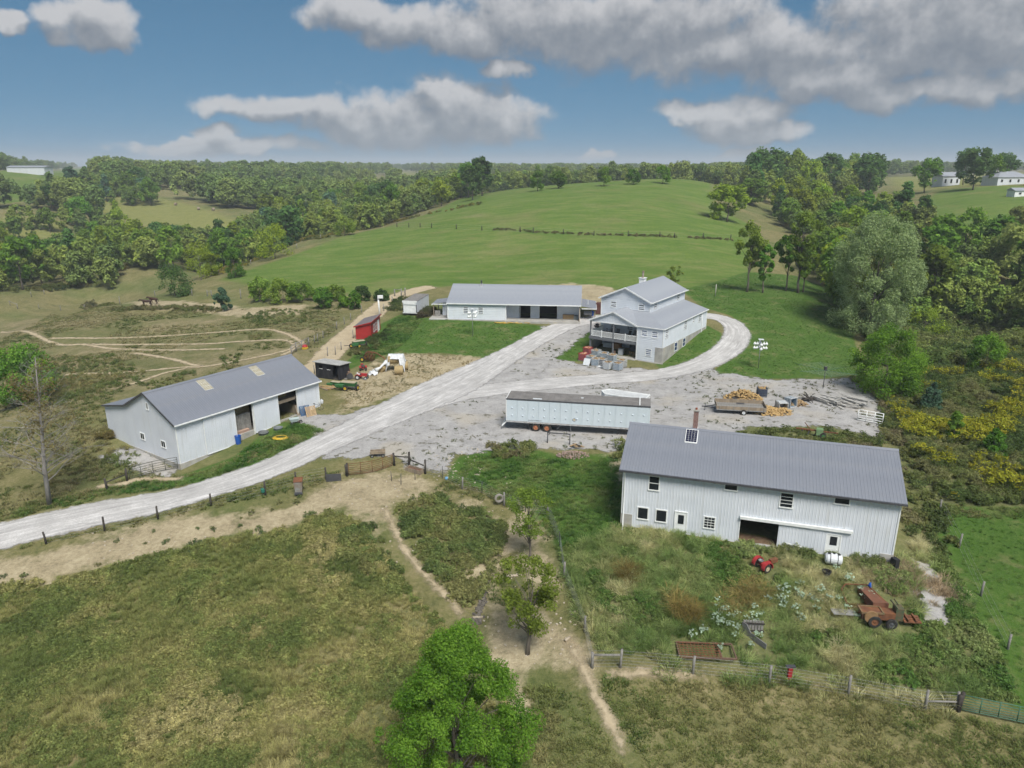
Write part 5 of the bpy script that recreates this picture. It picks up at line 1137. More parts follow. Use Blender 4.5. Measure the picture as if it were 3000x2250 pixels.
T = [(110, 500, M_tred, 'reddish caged tote farther back in the group by the farmhouse'), (45, 590, M_tred, 'reddish caged tote at the left front of the group by the farmhouse'), (235, 540, M_tb, 'pale blue caged tote at the back of the group by the farmhouse, left one'), (160, 630, M_tb, 'pale blue caged tote with firewood next to the loose white lid'), (352, 580, M_tb, 'pale blue caged tote at the back of the group by the farmhouse, right one'), (232, 668, M_tb, 'pale blue caged tote in the front row of the group, second from left'), (320, 672, M_tdk, 'dark caged tote in the front row of the group by the farmhouse'), (470, 610, M_tb, 'open pale caged tote behind the rightmost front totes'), (405, 720, M_plas, 'whitish caged tote in the front row with a white label'), (555, 735, M_tb, 'caged tote full of firewood at the right front corner of the group'), (615, 690, M_tgy, 'brownish weathered caged tote at the right end of the group')]
for x, y, m_, lb in T:
    p = at(*zz(x, y)); tote(p, -.6 + .06 * ((x * 7) % 5 - 2), m_, lb, M_redp if m_ is M_tred else M_cg, mat('firewood_red', (.42, .17, .10), (.5, .3, .2)) if m_ is M_tred else M_fwd, group='caged totes by the farmhouse')
p = at(*zz(95, 665)); mb = MB(); mb.cbox((0, 0, .55), (1.05, .06, 1.05), Matrix.Rotation(-.6, 3, 'Z') @ Matrix.Rotation(-.5, 3, 'X')); tag(mb.build('tote_lid', M_plas, None, p), 'white square tote lid leaning in front of the totes', 'lid')
p = at(*zz(290, 690)); mb = MB(); mb.cbox((0, 0, .12), (.85, .5, .06), Matrix.Rotation(-.5, 3, 'Z') @ Matrix.Rotation(.25, 3, 'X')); tag(mb.build('loose_lid', M_plas, None, p), 'flat white plastic lid lying at the foot of the dark tote', 'lid')
zf = lambda x, y: (2080 + x / 3.969, 1100 + y / 3.969)
tote(at(*zf(598, 242)), -.15, M_tdk, 'dark blue caged tote of firewood standing alone behind the flatbed', mat('cage_dark', (.08, .10, .14), (.12, .14, .17)), M_fw)
p = at(*zf(880, 345)); p.z += .6; tote(p, 0, M_tb, 'pale blue tote tipped on its side, the rear one by the firewood', M_cg, wood=False, tilt=(math.radians(88), 0, .5))
p = at(*zf(800, 385)); p.z += .6; tote(p, 0, M_plas, 'whitish tote tipped on its side spilling firewood', M_cg, wood=False, tilt=(math.radians(95), 0, .1))
def log_pile(name, c, rx, ry, h, n, label, m, seed, lr=.07, ll=.42, cat='firewood pile'):
    r_ = np.random.default_rng(seed); mb = MB()
    for k in range(n):
        a = r_.uniform(0, 6.28); q = r_.random() ** .6; x, y = rx * q * math.cos(a), ry * q * math.sin(a); z = h * (1 - q * q) * r_.random() ** .35 + lr * .6; d = Vector((r_.normal(), r_.normal(), r_.normal() * .35)).normalized() * ll / 2; v = Vector((x, y, z)); mb.tube([v - d, v + d], lr * r_.uniform(.7, 1.2), 5)
    o = mb.build(name, m, None, c); return tag(o, label, cat, kind='stuff')
log_pile('firewood_pile', at(*zf(385, 275)), 2.4, 1.5, 1.15, 330, 'heap of split yellow firewood behind the flatbed trailer', M_fw, 1); log_pile('firewood_pile', at(*zf(655, 420)), 1.8, 1.9, .5, 260, 'split firewood spread right of the flatbed trailer', M_fw, 2); log_pile('firewood_pile', at(*zf(800, 430)), 1.6, 1.3, .5, 200, 'firewood spilling from the tipped tote', M_fw, 3); log_pile('firewood_pile', at(*zf(985, 335)), 1.5, 1.1, .55, 150, 'browner firewood heap right of the tipped totes', M_fwd, 4)
# stack of old fence timbers
zl = lambda x, y: (2050 + x / 4.022, 1080 + y / 4.022)
p0 = at(*zl(1650, 420)); LP_ = empty('timber_stack', p0, 0, 'loose stack of weathered grey fence timbers at the end of the yard', 'timber stack'); r_ = np.random.default_rng(4); first = None
for k in range(46):
    if first is None: mb = MB(); mb.box(-1.25, 1.25, -.09, .09, -.06, .06); first = mb.build('timber', mat('timber_silver', (.46, .45, .43), (.32, .31, .29), .9, 3), LP_); o = first
    else: o = first.copy(); COL.objects.link(o)
    g_ = k % 2; x = (-1.7 if g_ == 0 else 1.2) + r_.normal() * .6 + k * .012; o.location = (x, r_.normal() * .5, .08 + .13 * (k // 10) + r_.random() * .05); o.rotation_euler = (r_.normal() * .06, r_.normal() * .07, -1.05 + r_.normal() * .13 + (.2 if g_ else 0))
def pipe_gate(name, p, q, h, rails, ups, r, m, label, base=.15, cat='gate', curved=0.0, mid=None):
    p, q = Vector(p), Vector(q); o = empty(name, p, 0, label, cat); d = q - p
    def P(t, z): 
        z_ = d.z * t + z + 0; n_ = Vector((-d.y, d.x, 0)).normalized() * curved * math.sin(math.pi * t); return Vector((d.x * t, d.y * t, z_)) + n_
    for k in range(rails):
        z = base + (h - base) * (k / (rails - 1)) ** 1.15; mb = MB(); mb.tube([P(t / 6, z) for t in range(7)], r if k in (0, rails - 1) else r * .8, 5); mb.build('rail', m, o)
    for k in range(ups):
        t = k / (ups - 1); mb = MB(); mb.tube([P(t, base), P(t, h)], r, 5); mb.build('upright', m, o)
    return o
def fence(label, posts, h, wires, line=None, r=.08, m=None, wz=None, tposts=(), rails=(), name='fence', wr=.007):
    P = [at(*a) for a in posts]; o = empty(name, P[0], 0, label, 'fence')
    for i, p in enumerate(P):
        tp_ = i in tposts; hh = h * (.9 + .2 * ((i * 37) % 10) / 10); mb = MB(); l_ = p - P[0]; lean = Vector((((i * 13) % 7 - 3) * .012, ((i * 29) % 7 - 3) * .012, 0)); rr_ = .03 if tp_ else r
        mb.tube([l_ + Vector((0, 0, -.3)), l_ + lean * .5 + Vector((0, 0, hh * .5)), l_ + lean * 1.4 + Vector((0, 0, hh))], [rr_ * 1.05, rr_, rr_ * .92], 7); mb.build('post', M_dark if tp_ else (m or M_woodg), o)
    if wires:
        mb = MB()
        for k in range(wires):
            z = .12 + (h - .2) * k / max(1, wires - 1)
            for a, b in zip(P[:-1], P[1:]): mb.tube([a - P[0] + Vector((0, 0, z)), b - P[0] + Vector((0, 0, z))], wr, 3, False)
        mb.build('wires', M_steel, o)
    for i, z in rails:
        mb = MB(); mb.tube([P[i] - P[0] + Vector((0, 0, z)), P[i + 1] - P[0] + Vector((0, 0, z))], .06, 6); mb.build('rail', m or M_woodg, o)
    return o
fence('black post and wire fence along the drive', [(136,1594),(307,1555),(463,1521),(619,1482),(778,1451),(868,1420),(956,1405)], 1.3, 5, m=M_woodb, r=.085)
fence('dark rail fence with posts beside the rusty gate', [(1156,1364),(1199,1367),(1246,1388)], 1.5, 0, m=M_woodb, r=.11, rails=((0, 1.0), (1, .8)))
pipe_gate('gate', at(1022,1394), at(1150,1366), 1.25, 7, 5, .028, M_rust, 'rusty bowed pipe gate at the corner of the dirt pen', curved=-.5)
fence('single black gate post left of the rusty gate', [(1016,1395),(1017.5,1395.5)], 1.35, 0, m=M_woodb, r=.1, name='gate_post')
fence('wire fence with steel and wooden posts curving down past the small tree', [(1246,1388),(1296,1402),(1355,1433),(1412,1445),(1477,1482),(1540,1500),(1605,1510),(1640,1600),(1652,1690),(1712,1850),(1735,1957)], 1.25, 6, tposts=(1, 3, 5, 7), r=.08, wr=.008)
fence('three steel posts standing in the bare pen', [(1148,1409),(1175,1420),(1216,1406)], 1.1, 0, tposts=(0, 1, 2))
fence('wooden post and wire fence below the two-storey barn lot', [(1735,1957),(1817,1957),(2029,1975),(2253,2000),(2484,2038),(2710,2079),(2802,2081)], 1.35, 6, r=.085, rails=((0, .95), (5, .6)), wr=.008)
fence('dark square gate post of the green gate', [(2806,2083),(2808,2083.5)], 1.3, 0, m=M_woodb, r=.12, name='gate_post')
pipe_gate('gate', at(2814,2084), at(3090,2142), 1.15, 7, 6, .03, M_tgreen, 'green pipe gate at the lower right corner')
fence('wooden posts along the edge of the mown grass at right', [(2753,1497),(2809,1605),(2873,1746),(2952,1902)], 1.2, 3, r=.08)
fence('fence across the hill field with dark posts', [(1090,664),(1163,665),(1198,666),(1231,666),(1265,668),(1337,671),(1412,675),(1524,680),(1562,682),(1650,686),(1740,690),(1840,692),(1933,694),(1976,697),(2060,699),(2140,702)], 1.5, 3, m=M_woodb, r=.13, wr=.012)
fence('post and wire fence on the left side of the dirt lane', [(905,1012),(922,1005),(931,1000),(947,990),(987,965),(1009,950),(1028,938),(1060,915)], 1.3, 3, r=.07)
fence('post fence on the right side of the dirt lane', [(922,1095),(960,1043),(983,1040),(1000,1025),(1035,992),(1125,912),(1150,886)], 1.4, 3, r=.07)
fence('grey board fence corner by the red feeder', [(855,1040),(868,1030),(885,1024),(905,1012)], 1.5, 0, r=.09, rails=((0, .5), (0, .95), (0, 1.35), (1, .5), (1, .95), (1, 1.35), (2, .6), (2, 1.3)))
fence('fence by the woods at the left edge of the pasture', [(30,895),(52,905),(92,870),(130,862)], 1.4, 2, r=.09, rails=((0, 1.2),))
fence('pasture fence behind the weeds in front of the horses', [(115,905),(178,910),(248,905),(350,880),(352,893)], 1.4, 2, r=.09)
fence('fence posts along the sandy patch', [(455,868),(563,866),(608,868),(620,868),(706,875),(705,866)], 1.5, 2, r=.1, rails=((2, 1.0),))
fence('fence along the left edge of the hill field', [(590,820),(640,800),(735,775),(800,752),(870,728),(940,700),(1000,688),(1090,665),(1150,650),(1230,632)], 1.4, 2, r=.09)
fence('dark rail fence beside the bare tree', [(314,1434),(373,1410)], 1.3, 0, m=M_woodb, r=.11, rails=((0, .75),))
pipe_gate('gate', at(380,1407), at(522,1374), 1.3, 6, 5, .028, mat('gate_dark', (.06, .075, .06), (.09, .09, .075)), 'dark bowed pipe gate leaning against the corner of the livestock barn', curved=.3)
pipe_gate('gate', at(2512,1232), at(2584,1245), 1.35, 5, 4, .05, M_trim, 'white board gate standing in the weeds at the end of the yard')
p = at(1134,898); fence('wooden corner brace of the hill field fence', [(1157,868),(1176,870),(1187,866)], 1.7, 0, r=.14, rails=((0, 1.5), (1, 1.0)))
# ------------------------------------------------------------------ poles, garden and yard things
def pole_gourds(px, py, top_py, label, seed):
    p = at(px, py); H = z_of(p, top_py) - p.z; o = empty('martin_house', p, seed * .7, label, 'birdhouse'); mb = MB(); mb.tube([(0, 0, -.2), (0, 0, H)], .045, 8); mb.build('pole', M_steel, o); mb = MB()
    for z in (H - .25, H - .85):
        for a in (0, 1.57): d = Vector((math.cos(a), math.sin(a), 0)) * .8; mb.tube([Vector((0, 0, z)) - d, Vector((0, 0, z)) + d], .02, 5)
    mb.build('arms', M_steel, o); first = None
    for z in (H - .5, H - 1.1):
        for k in range(8):
            a = (k // 2) * 1.57; rad = .45 if k % 2 else .8
            if first is None: mb = MB(); mb.lathe([(.03, .22), (.06, .12), (.17, .0), (.2, -.1), (.14, -.22), (.02, -.27)], n=10); first = mb.build('gourd', M_trim, o); g_ = first
            else: g_ = first.copy(); COL.objects.link(g_)
            g_.location = (rad * math.cos(a), rad * math.sin(a), z - .02)
    mb = MB(); mb.box(-.35, .35, -.35, .35, H, H + .06); mb.build('roof', M_plas, o)
pole_gourds(1385, 985, 905, 'white gourd birdhouses on a pole on the workshop lawn', 1); pole_gourds(2221, 1080, 995, 'white gourd birdhouses on a pole by the loop drive', 2)
p = at(2411, 1138); H = z_of(p, 1082) - p.z; o = empty('clothesline', p, .3, 'large rotary clothesline on a black post at the gravel edge', 'clothesline'); mb = MB(); mb.tube([(0, 0, -.2), (0, 0, H)], .05, 6); mb.build('post', M_dark, o); slab_part('post_cap', M_dark, o, (-.14, .14, -.14, .14, H - .1, H + .35)); mb = MB(); m2 = MB()
for k in range(6):
    a = k * math.pi / 3; mb.tube([(0, 0, H - .15), (4.0 * math.cos(a), 4.0 * math.sin(a), H + .05)], .025, 4); b = a + math.pi / 3
    for j in range(1, 8): r = .5 * j; m2.tube([(r * math.cos(a), r * math.sin(a), H - .12 + .02 * j), (r * math.cos(b), r * math.sin(b), H - .12 + .02 * j)], .012, 3, False)
mb.build('arms', M_tgreen, o); m2.build('lines', mat('line_green', (.25, .33, .25), (.3, .36, .3)), o)
p = at(1113, 925); H = z_of(p, 872) - p.z; o = empty('lamp_pole', p, .2, 'white pipe pole with a boxy lamp head behind the red shed', 'lamp'); mb = MB(); mb.tube([(0, 0, -.2), (-.15, 0, H)], .15, 8); mb.build('pole', M_trim, o); mb = MB(); mb.cbox((.25, 0, H + .15), (1.0, .7, .5)); mb.build('lamp_head', M_trim, o)
p = at(2095, 868); mb = MB(); mb.tube([(0, 0, -.2), (0.05, 0, 2.4)], [.1, .09], 7); tag(mb.build('post', mat('post_pale', (.42, .42, .36), (.3, .3, .27)), None, p), 'lone pale post on the lawn behind the farmhouse', 'post')
p1_, p2_ = at(1604, 1298), at(1669, 1303); o = empty('pipe_frame', p1_, 0, 'black pipe frame like a goal standing behind the semi-trailer wheels', 'frame'); d = p2_ - p1_; mb = MB(); mb.tube([(0, 0, -.2), (0, 0, 1.15)], .06, 6); mb.build('leg', M_dark, o); mb = MB(); mb.tube([d + Vector((0, 0, -.2)), d + Vector((0, 0, 1.15))], .06, 6); mb.build('leg', M_dark, o); mb = MB(); mb.tube([(-.05, 0, 1.18), d + Vector((.05, 0, 1.18))], .06, 6); mb.beam((0, 0, .85), (.3, 0, 1.15), .05); mb.build('crossbar', M_dark, o)
# rubble heap, ball, tyre, trough, little wagon
r_ = np.random.default_rng(8); p = at(1680, 1335); mb = MB()
for k in range(240): a = r_.uniform(0, 6.28); q = r_.random() ** .6; s = r_.uniform(.04, .13); mb.cbox((1.7 * q * math.cos(a), 1.1 * q * math.sin(a), .45 * (1 - q) + s * .3), (s, s * 1.3, s * .8), Matrix.Rotation(r_.uniform(0, 3), 3, 'Z') @ Matrix.Rotation(r_.uniform(0, 1), 3, 'X'))
tag(mb.build('ash_heap', mat('rubble_pinkish', (.34, .24, .19), (.24, .20, .18), .95, 4), None, p), 'low heap of pinkish ash and rubble near the pipe frame', 'rubble heap', kind='stuff'); p = at(1695, 1313); o = empty('charred_boards', p, .3, 'charred boards lying on the ash heap', 'boards')
for k in range(5): mb = MB(); mb.cbox((r_.normal() * .4, r_.normal() * .3, .25 + .05 * k), (1.0, .16, .05), Matrix.Rotation(r_.normal() * .6, 3, 'Z')); mb.build('board', M_woodb if k % 2 else M_fwd, o)
mb = MB(); mb.lathe([(.02, -.16), (.1, -.13), (.16, -.02), (.14, .09), (.06, .15), (.01, .16)], n=12); tag(mb.build('ball', mat('ball_blue', (.12, .35, .6), (.2, .42, .65)), None, at(1308, 1406) + Vector((0, 0, .17))), 'light blue ball in the grass beside the wire fence', 'ball')
mb = MB(); R = .42; mb.lathe([(R * .6, -.1), (R * .9, -.11), (R, 0), (R * .9, .11), (R * .6, .1), (R * .55, 0), (R * .6, -.1)], axis='Y', n=20, cap=False); p = at(1462, 1480) + Vector((0, -.12, .75)); tag(mb.build('tyre', mat('tyre_pale', (.30, .28, .25), (.2, .19, .17)), None, p, .3), 'pale tyre hung on the wire fence by a wooden post', 'tyre')
def trough(px, py, ang, l_, w_, h, m, label, fill=None, cat='trough'):
    o = empty('trough', at(px, py), ang, label, cat); mb = MB(); mb.box(-l_ / 2, l_ / 2, -w_ / 2, -w_ / 2 + .05, 0, h).box(-l_ / 2, l_ / 2, w_ / 2 - .05, w_ / 2, 0, h).box(-l_ / 2, -l_ / 2 + .05, -w_ / 2 + .05, w_ / 2 - .05, 0, h).box(l_ / 2 - .05, l_ / 2, -w_ / 2 + .05, w_ / 2 - .05, 0, h).box(-l_ / 2 + .05, l_ / 2 - .05, -w_ / 2 + .05, w_ / 2 - .05, 0, .05); mb.build('tub', m, o)
    if fill: slab_part('contents', fill, o, (-l_ / 2 + .06, l_ / 2 - .06, -w_ / 2 + .06, w_ / 2 - .06, .051, h * .7))
    return o
trough(1215, 1382, -.55, 1.8, .65, .4, M_wood, 'wooden feed trough beside the dark rail fence', mat('feed_brown', (.16, .09, .06), (.1, .06, .04)))
def cart(px, py, ang, l_, w_, m, label, name='garden_wagon', wr=.16, bed=.35):
    o = empty(name, at(px, py), ang, label, 'wagon'); mb = MB(); mb.box(-l_ / 2, l_ / 2, -w_ / 2, w_ / 2, bed, bed + .06).box(-l_ / 2, l_ / 2, -w_ / 2, -w_ / 2 + .04, bed + .061, bed + .25).box(-l_ / 2, l_ / 2, w_ / 2 - .04, w_ / 2, bed + .061, bed + .25); mb.build('bed', m, o); mb = MB(); mb.beam((-l_ / 2, 0, bed - .05), (l_ / 2, 0, bed - .05), .06); mb.build('axle_frame', M_dark, o)
    for x in (-l_ * .36, l_ * .36):
        for y in (-w_ / 2 - .04, w_ / 2 + .04): wheel(o, (x, y, wr), wr, .09)
    return o
cart(1107, 1336, .12, 1.5, .7, M_wood, 'small flat wooden garden wagon on the gravel by the rusty gate')
# by the drive fence: mineral feeder and green bucket
p = at(877, 1448); o = empty('creep_feeder', p, .15, 'tall rusty grey feed hopper standing at the drive fence', 'feeder'); mb = MB(); mb.hexa([(-.3, -.3, .35), (.3, -.3, .35), (.3, .3, .35), (-.3, .3, .35), (-.38, -.35, 1.35), (.38, -.35, 1.35), (.38, .35, 1.5), (-.38, .35, 1.5)]); mb.build('hopper', mat('hopper_grey', (.24, .25, .24), (.18, .12, .08), .7, 2), o); mb = MB(); mb.hexa([(-.4, -.38, 1.36), (.4, -.38, 1.36), (.4, .38, 1.51), (-.4, .38, 1.51), (-.4, -.38, 1.4), (.4, -.38, 1.4), (.4, .38, 1.55), (-.4, .38, 1.55)]); mb.build('lid', M_rust, o)
for x in (-.26, .26): mb = MB(); mb.tube([(x, -.25, 0), (x, -.25, .4)], .04, 5); mb.build('leg', M_dark, o)
slab_part('tray', M_dark, o, (-.35, .35, -.5, -.3, .2, .36))
def bucket(px, py, r, h, m, label, lift=0.0, cat='bucket', rimm=None, name='bucket'):
    o = empty(name, at(px, py) + Vector((0, 0, lift)), 0, label, cat); mb = MB(); mb.lathe([(r * .8, 0), (r, h), (r * .93, h), (r * .75, .03)], n=16, cap=False); mb.lathe([(.01, .02), (r * .78, .025)], n=16, cap=False); mb.build('shell', m, o); mb = MB(); mb.lathe([(r, h - .06), (r * 1.06, h - .05), (r * 1.06, h), (r, h + .005)], n=16, cap=False); mb.build('rim', rimm or m, o); return o
bucket(772, 1452, .2, .35, mat('plastic_teal', (.03, .2, .14), (.03, .16, .12)), 'teal bucket hung on a post of the drive fence', .35)
slab_part('panel', M_dark, tag(empty('mesh_panel', at(978, 1410), .15), 'dark mesh panel leaning on the drive fence', 'panel'), (-.7, .7, -.03, .03, 0, .75))
# --- at the livestock barn
bucket(699, 1300, .33, .95, M_blue, 'blue plastic barrel in front of the open barn doorway', cat='barrel', name='barrel')
mb = MB()
for k in range(5): a0 = k * .7; R = .75 - k * .06; mb.tube([(R * 1.2 * math.cos(a0 + t * .45), R * .8 * math.sin(a0 + t * .45), .05 + .03 * k) for t in range(15)], .05, 5)
tag(mb.build('hose', M_yelp, None, at(823, 1284)), 'coiled yellow hose on the grass by the livestock barn', 'hose')
o = empty('wheelbarrow', at(862, 1243), .5, 'pale wheelbarrow on the gravel outside the livestock barn', 'wheelbarrow'); mb = MB(); mb.hexa([(-.35, -.25, .35), (.3, -.25, .35), (.3, .25, .35), (-.35, .25, .35), (-.5, -.36, .72), (.6, -.36, .72), (.6, .36, .72), (-.5, .36, .72)]); mb.build('tray', mat('tray_teal', (.42, .5, .5), (.36, .42, .43)), o); wheel(o, (.75, 0, .2), .2, .1)
for y in (-.22, .22): mb = MB(); mb.tube([(.75, y * .4, .2), (0, y, .33), (-1.1, y * 1.3, .6)], .025, 5); mb.build('handle', M_wood, o); mb = MB(); mb.tube([(-.2, y, .34), (-.35, y, 0)], .025, 5); mb.build('leg', M_steel, o)
for i, (px, py, m_, lb) in enumerate([(886, 1214, M_wood, 'pale wooden pallet leaning at the back of the row by the barn wall'), (897, 1217, mat('pallet_blue', (.04, .10, .22), (.06, .12, .2)), 'blue pallet in the middle of the row by the barn wall'), (914, 1219, mat('pallet_tan', (.46, .33, .19), (.36, .25, .14)), 'tan pallet at the front of the row by the barn wall')]):
    p = at(px, py); o = empty('pallet', p, .85, lb, 'pallet', 'pallets by the livestock barn'); o.rotation_euler = (math.radians(-28), 0, .62)
    for k in range(9): slab_part('slat', m_, o, (-.6, .6, -.02, .0, .02 + k * .135, .11 + k * .135))
    for x in (-.58, -.04, .5): slab_part('stringer', m_, o, (x, x + .08, .001, .09, 0, 1.2))
bucket(772, 1272, .55, .28, mat('tub_grey', (.10, .11, .115), (.16, .17, .17)), 'black rubber feed tub nearest the blue barrel', cat='tub', name='feed_tub'); bucket(815, 1259, .5, .3, mat('tub_slate', (.13, .15, .16), (.19, .21, .22)), 'slate grey feed tub by the gravel edge', cat='tub', name='feed_tub')
o = tag(empty('cardboard_box', Matrix.Translation(BL.location) @ Matrix.Rotation(.97, 4, 'Z') @ Vector((7.6, .32, -.62)), .97), 'brown cardboard box just inside the open barn doorway', 'box'); slab_part('carton', mat('cardboard', (.36, .24, .19), (.30, .2, .15)), o, (-.7, .9, -.1, .6, 0, .75)); slab_part('flap', mat('cardboard_light', (.44, .31, .24), (.38, .26, .2)), o, (-.7, .08, -.1, .6, .751, .775), (.11, .9, -.1, .6, .751, .775))
for px, py, lb, s_ in ((942, 1182, 'white plastic jug beside the barn corner', .3), (876, 1345, 'small white jug on the drive edge', .01)):
    if s_ > .1: mb = MB(); mb.lathe([(.02, 0), (.22, .02), (.25, .2), (.22, .42), (.08, .5), (.05, .58)], n=12); tag(mb.build('jug', M_plas, None, at(px, py)), lb, 'jug')
def bicycle(p, rz, label, m, s=1.0):
    o = empty('bicycle', p, rz, label, 'bicycle'); o.scale = (s, s, s); o.rotation_euler = (0, math.radians(0), rz)
    for x in (-.5, .5): mb = MB(); R = .33; mb.lathe([(R * .92, -.02), (R, -.015), (R, .015), (R * .92, .02)], (x, 0, .34), 'Y', 18, False); w_ = mb.build('wheel', M_tyre, o); mb = MB(); [mb.tube([(x, 0, .34), (x + .3 * math.cos(k), 0, .34 + .3 * math.sin(k))], .006, 3) for k in np.arange(0, 6.28, .7)]; mb.build('spokes', M_steel, w_)
    mb = MB(); [mb.tube(q, .022, 5) for q in (((-.5, 0, .34), (-.15, 0, .32), (.38, 0, .75)), ((-.5, 0, .34), (-.22, 0, .78), (.36, 0, .8)), ((-.15, 0, .32), (-.24, 0, .88)), ((.5, 0, .34), (.36, 0, .85), (.33, 0, 1.0)))]; mb.build('frame', m, o); slab_part('saddle', M_black, o, (-.36, -.12, -.06, .06, .88, .93)); mb = MB(); mb.tube([(.3, -.26, 1.02), (.36, 0, 1.0), (.3, .26, 1.02)], .018, 5); mb.build('handlebar', M_steel, o); return o
bicycle(at(928, 1203), .35, 'old bicycle leaning behind the pallets', M_dark)
o = tag(empty('plank_pile', at(955, 1140), -.3), 'loose planks lying behind the livestock barn corner', 'planks')
for k in range(6): mb = MB(); mb.cbox((.2 * k - .5, .1 * k, .08 + .05 * k), (2.4, .22, .05), Matrix.Rotation(.15 * (k - 3), 3, 'Z')); mb.build('plank', M_fw if k % 2 else M_wood, o)

# ------------------------------------------------------------------ farm machinery
zm = lambda x, y: (980 + x / 5.2875, 980 + y / 5.2875)
def drill(px, py, ang, label, s=1.0):
    o = empty('grain_drill', at(px, py), ang, label, 'farm machine'); o.scale = (s, s, s)
    mb = MB(); mb.hexa([(-1.0, -.3, .55), (1.0, -.3, .55), (1.0, .3, .55), (-1.0, .3, .55), (-1.05, -.45, 1.05), (1.05, -.45, 1.05), (1.05, .45, 1.05), (-1.05, .45, 1.05)]); bx = mb.build('seed_box', M_green, o); slab_part('lid', mat('lid_tan', (.42, .36, .26), (.34, .3, .22)), bx, (-1.02, 1.02, -.43, .43, 1.052, 1.09))
    mb = MB(); mb.hexa([(-1.5, -.9, .5), (-.4, -.9, .5), (-.4, -.45, .5), (-1.5, -.45, .5), (-1.55, -.95, .85), (-.35, -.95, .85), (-.35, -.46, .85), (-1.55, -.46, .85)]); mb.build('side_box', M_green, o)
    wheel(o, (-.2, -.62, .36), .36, .2, M_yelp); wheel(o, (1.25, -.1, .42), .42, .2, M_yelp, 'X'); wheel(o, (-1.25, .3, .36), .36, .2, M_yelp); mb = MB(); mb.beam((-1.0, .3, .45), (-2.3, .7, .4), .09); mb.beam((-1.0, -.3, .45), (1.2, -.3, .45), .1)
    for k in range(9): mb.beam((-1 + k * .25, .45, .5), (-1 + k * .25, .7, .05), .04)
    mb.build('frame', M_dark, o); return o
drill(*zm(225, 855), -.25, 'green seed drill with yellow wheels in front of the black shed'); drill(*zm(30, 815), -.35, 'low green hopper of a drill behind the seed drill', .7); drill(*zm(380, 195), .6, 'green farm machine in the weeds beside the red shed', .95)
def garden_tractor(px, py, ang, label, s=1.0, body=M_redp, steer=True):
    o = empty('garden_tractor', at(px, py), ang, label, 'tractor'); o.scale = (s, s, s); mb = MB(); mb.box(.15, 1.15, -.22, .22, .55, 1.0).box(-.5, .15, -.18, .18, .45, .62); mb.build('hood', body, o); slab_part('grille', M_dark, o, (1.151, 1.18, -.2, .2, .58, .96)); slab_part('seat', M_trim if steer else M_dark, o, (-.55, -.15, -.24, .24, .8, .88), (-.6, -.551, -.24, .24, .82, 1.15))
    for y in (-.5, .5): wheel(o, (-.4, y, .42), .42, .24, M_plas); mb = MB(); mb.prism([(-.8, .75), (-.4, .98), (0, .8), (0, .74), (-.4, .9), (-.78, .68)], y - .16, y + .16, lambda a, b, c: (a, c, b)); mb.build('fender', body, o)
    for y in (-.38, .38): wheel(o, (.95, y, .27), .27, .16, M_plas)
    mb = MB(); mb.tube([(.1, 0, .62), (-.08, 0, 1.08)], .03, 5); mb.lathe([(.17, -.02), (.2, 0), (.17, .02)], (-.08, 0, 1.1), n=12, cap=False); mb.build('steering_wheel', M_dark, o); mb = MB(); mb.beam((.4, -.5, .2), (1.3, -.8, .2), .1); mb.build('tie_bar', M_steel, o); return o
garden_tractor(*zm(410, 690), -.15, 'red garden tractor with a pale seat between the black shed and the hay bales', .82); garden_tractor(*zm(440, 555), 1.9, 'red walk-behind tiller beside the hay rake', .8, steer=False)
o = empty('engine', at(*zm(235, 690)), .4, 'old stationary engine on skids in front of the black shed door', 'engine'); mb = MB(); mb.box(-.35, .35, -.25, .25, .25, .75).box(-.2, .15, -.18, .18, .751, 1.1); mb.build('block', mat('engine_rust', (.24, .16, .10), (.15, .11, .09), .8, 4), o); mb = MB(); mb.lathe([(.1, -.05), (.4, -.05), (.42, 0), (.4, .05), (.1, .05)], (0, -.36, .5), 'Y', 16); mb.build('flywheel', M_dark, o); mb = MB(); mb.beam((-.7, -.2, .1), (.7, -.2, .1), .12); mb.beam((-.7, .2, .1), (.7, .2, .1), .12); mb.box(-.3, .3, -.2, .2, .161, .249); mb.build('skid', M_woodg, o); mb = MB(); mb.tube([(.1, 0, 1.1), (.1, 0, 1.5)], .05, 6); mb.build('exhaust', M_rust, o)
o = empty('white_drum', at(*zm(160, 640)), 0, 'pale drum standing in the doorway of the black shed', 'drum'); mb = MB(); mb.lathe([(.28, 0), (.3, .05), (.3, .8), (.28, .85)], n=14); mb.build('shell', M_plas, o)
o = empty('hay_rake', at(*zm(560, 420)), -.3, 'rusty wheel hay rake with a long curved tongue', 'farm machine'); first = None
for k in range(3):
    mb = MB(); x = -.5 + .45 * k
    for R in (.75, .55): mb.tube([(x + .15 * math.cos(t), R * math.sin(t), .85 + R * math.cos(t)) for t in np.arange(0, 6.4, .4)], .035, 4)
    for t in np.arange(0, 6.28, .52): mb.tube([(x, 0, .85), (x, .8 * math.sin(t), .85 + .8 * math.cos(t))], .018, 3)
    mb.build('rake_wheel', M_rust, o)
mb = MB(); mb.tube([(-1.0, 0, .9), (-.3, 0, 1.5), (1.0, 0, 1.4), (2.3, -.3, .9), (2.9, -.5, .35)], .08, 6); mb.build('tongue', M_rust, o); wheel(o, (-1.1, -.5, .38), .38, .16, M_yelp); wheel(o, (-1.1, .5, .38), .38, .16, M_yelp); mb = MB(); mb.beam((-1.1, -.5, .38), (-1.1, .5, .38), .07); mb.beam((-1.1, 0, .38), (-.9, 0, .95), .07); mb.build('axle', M_rust, o)
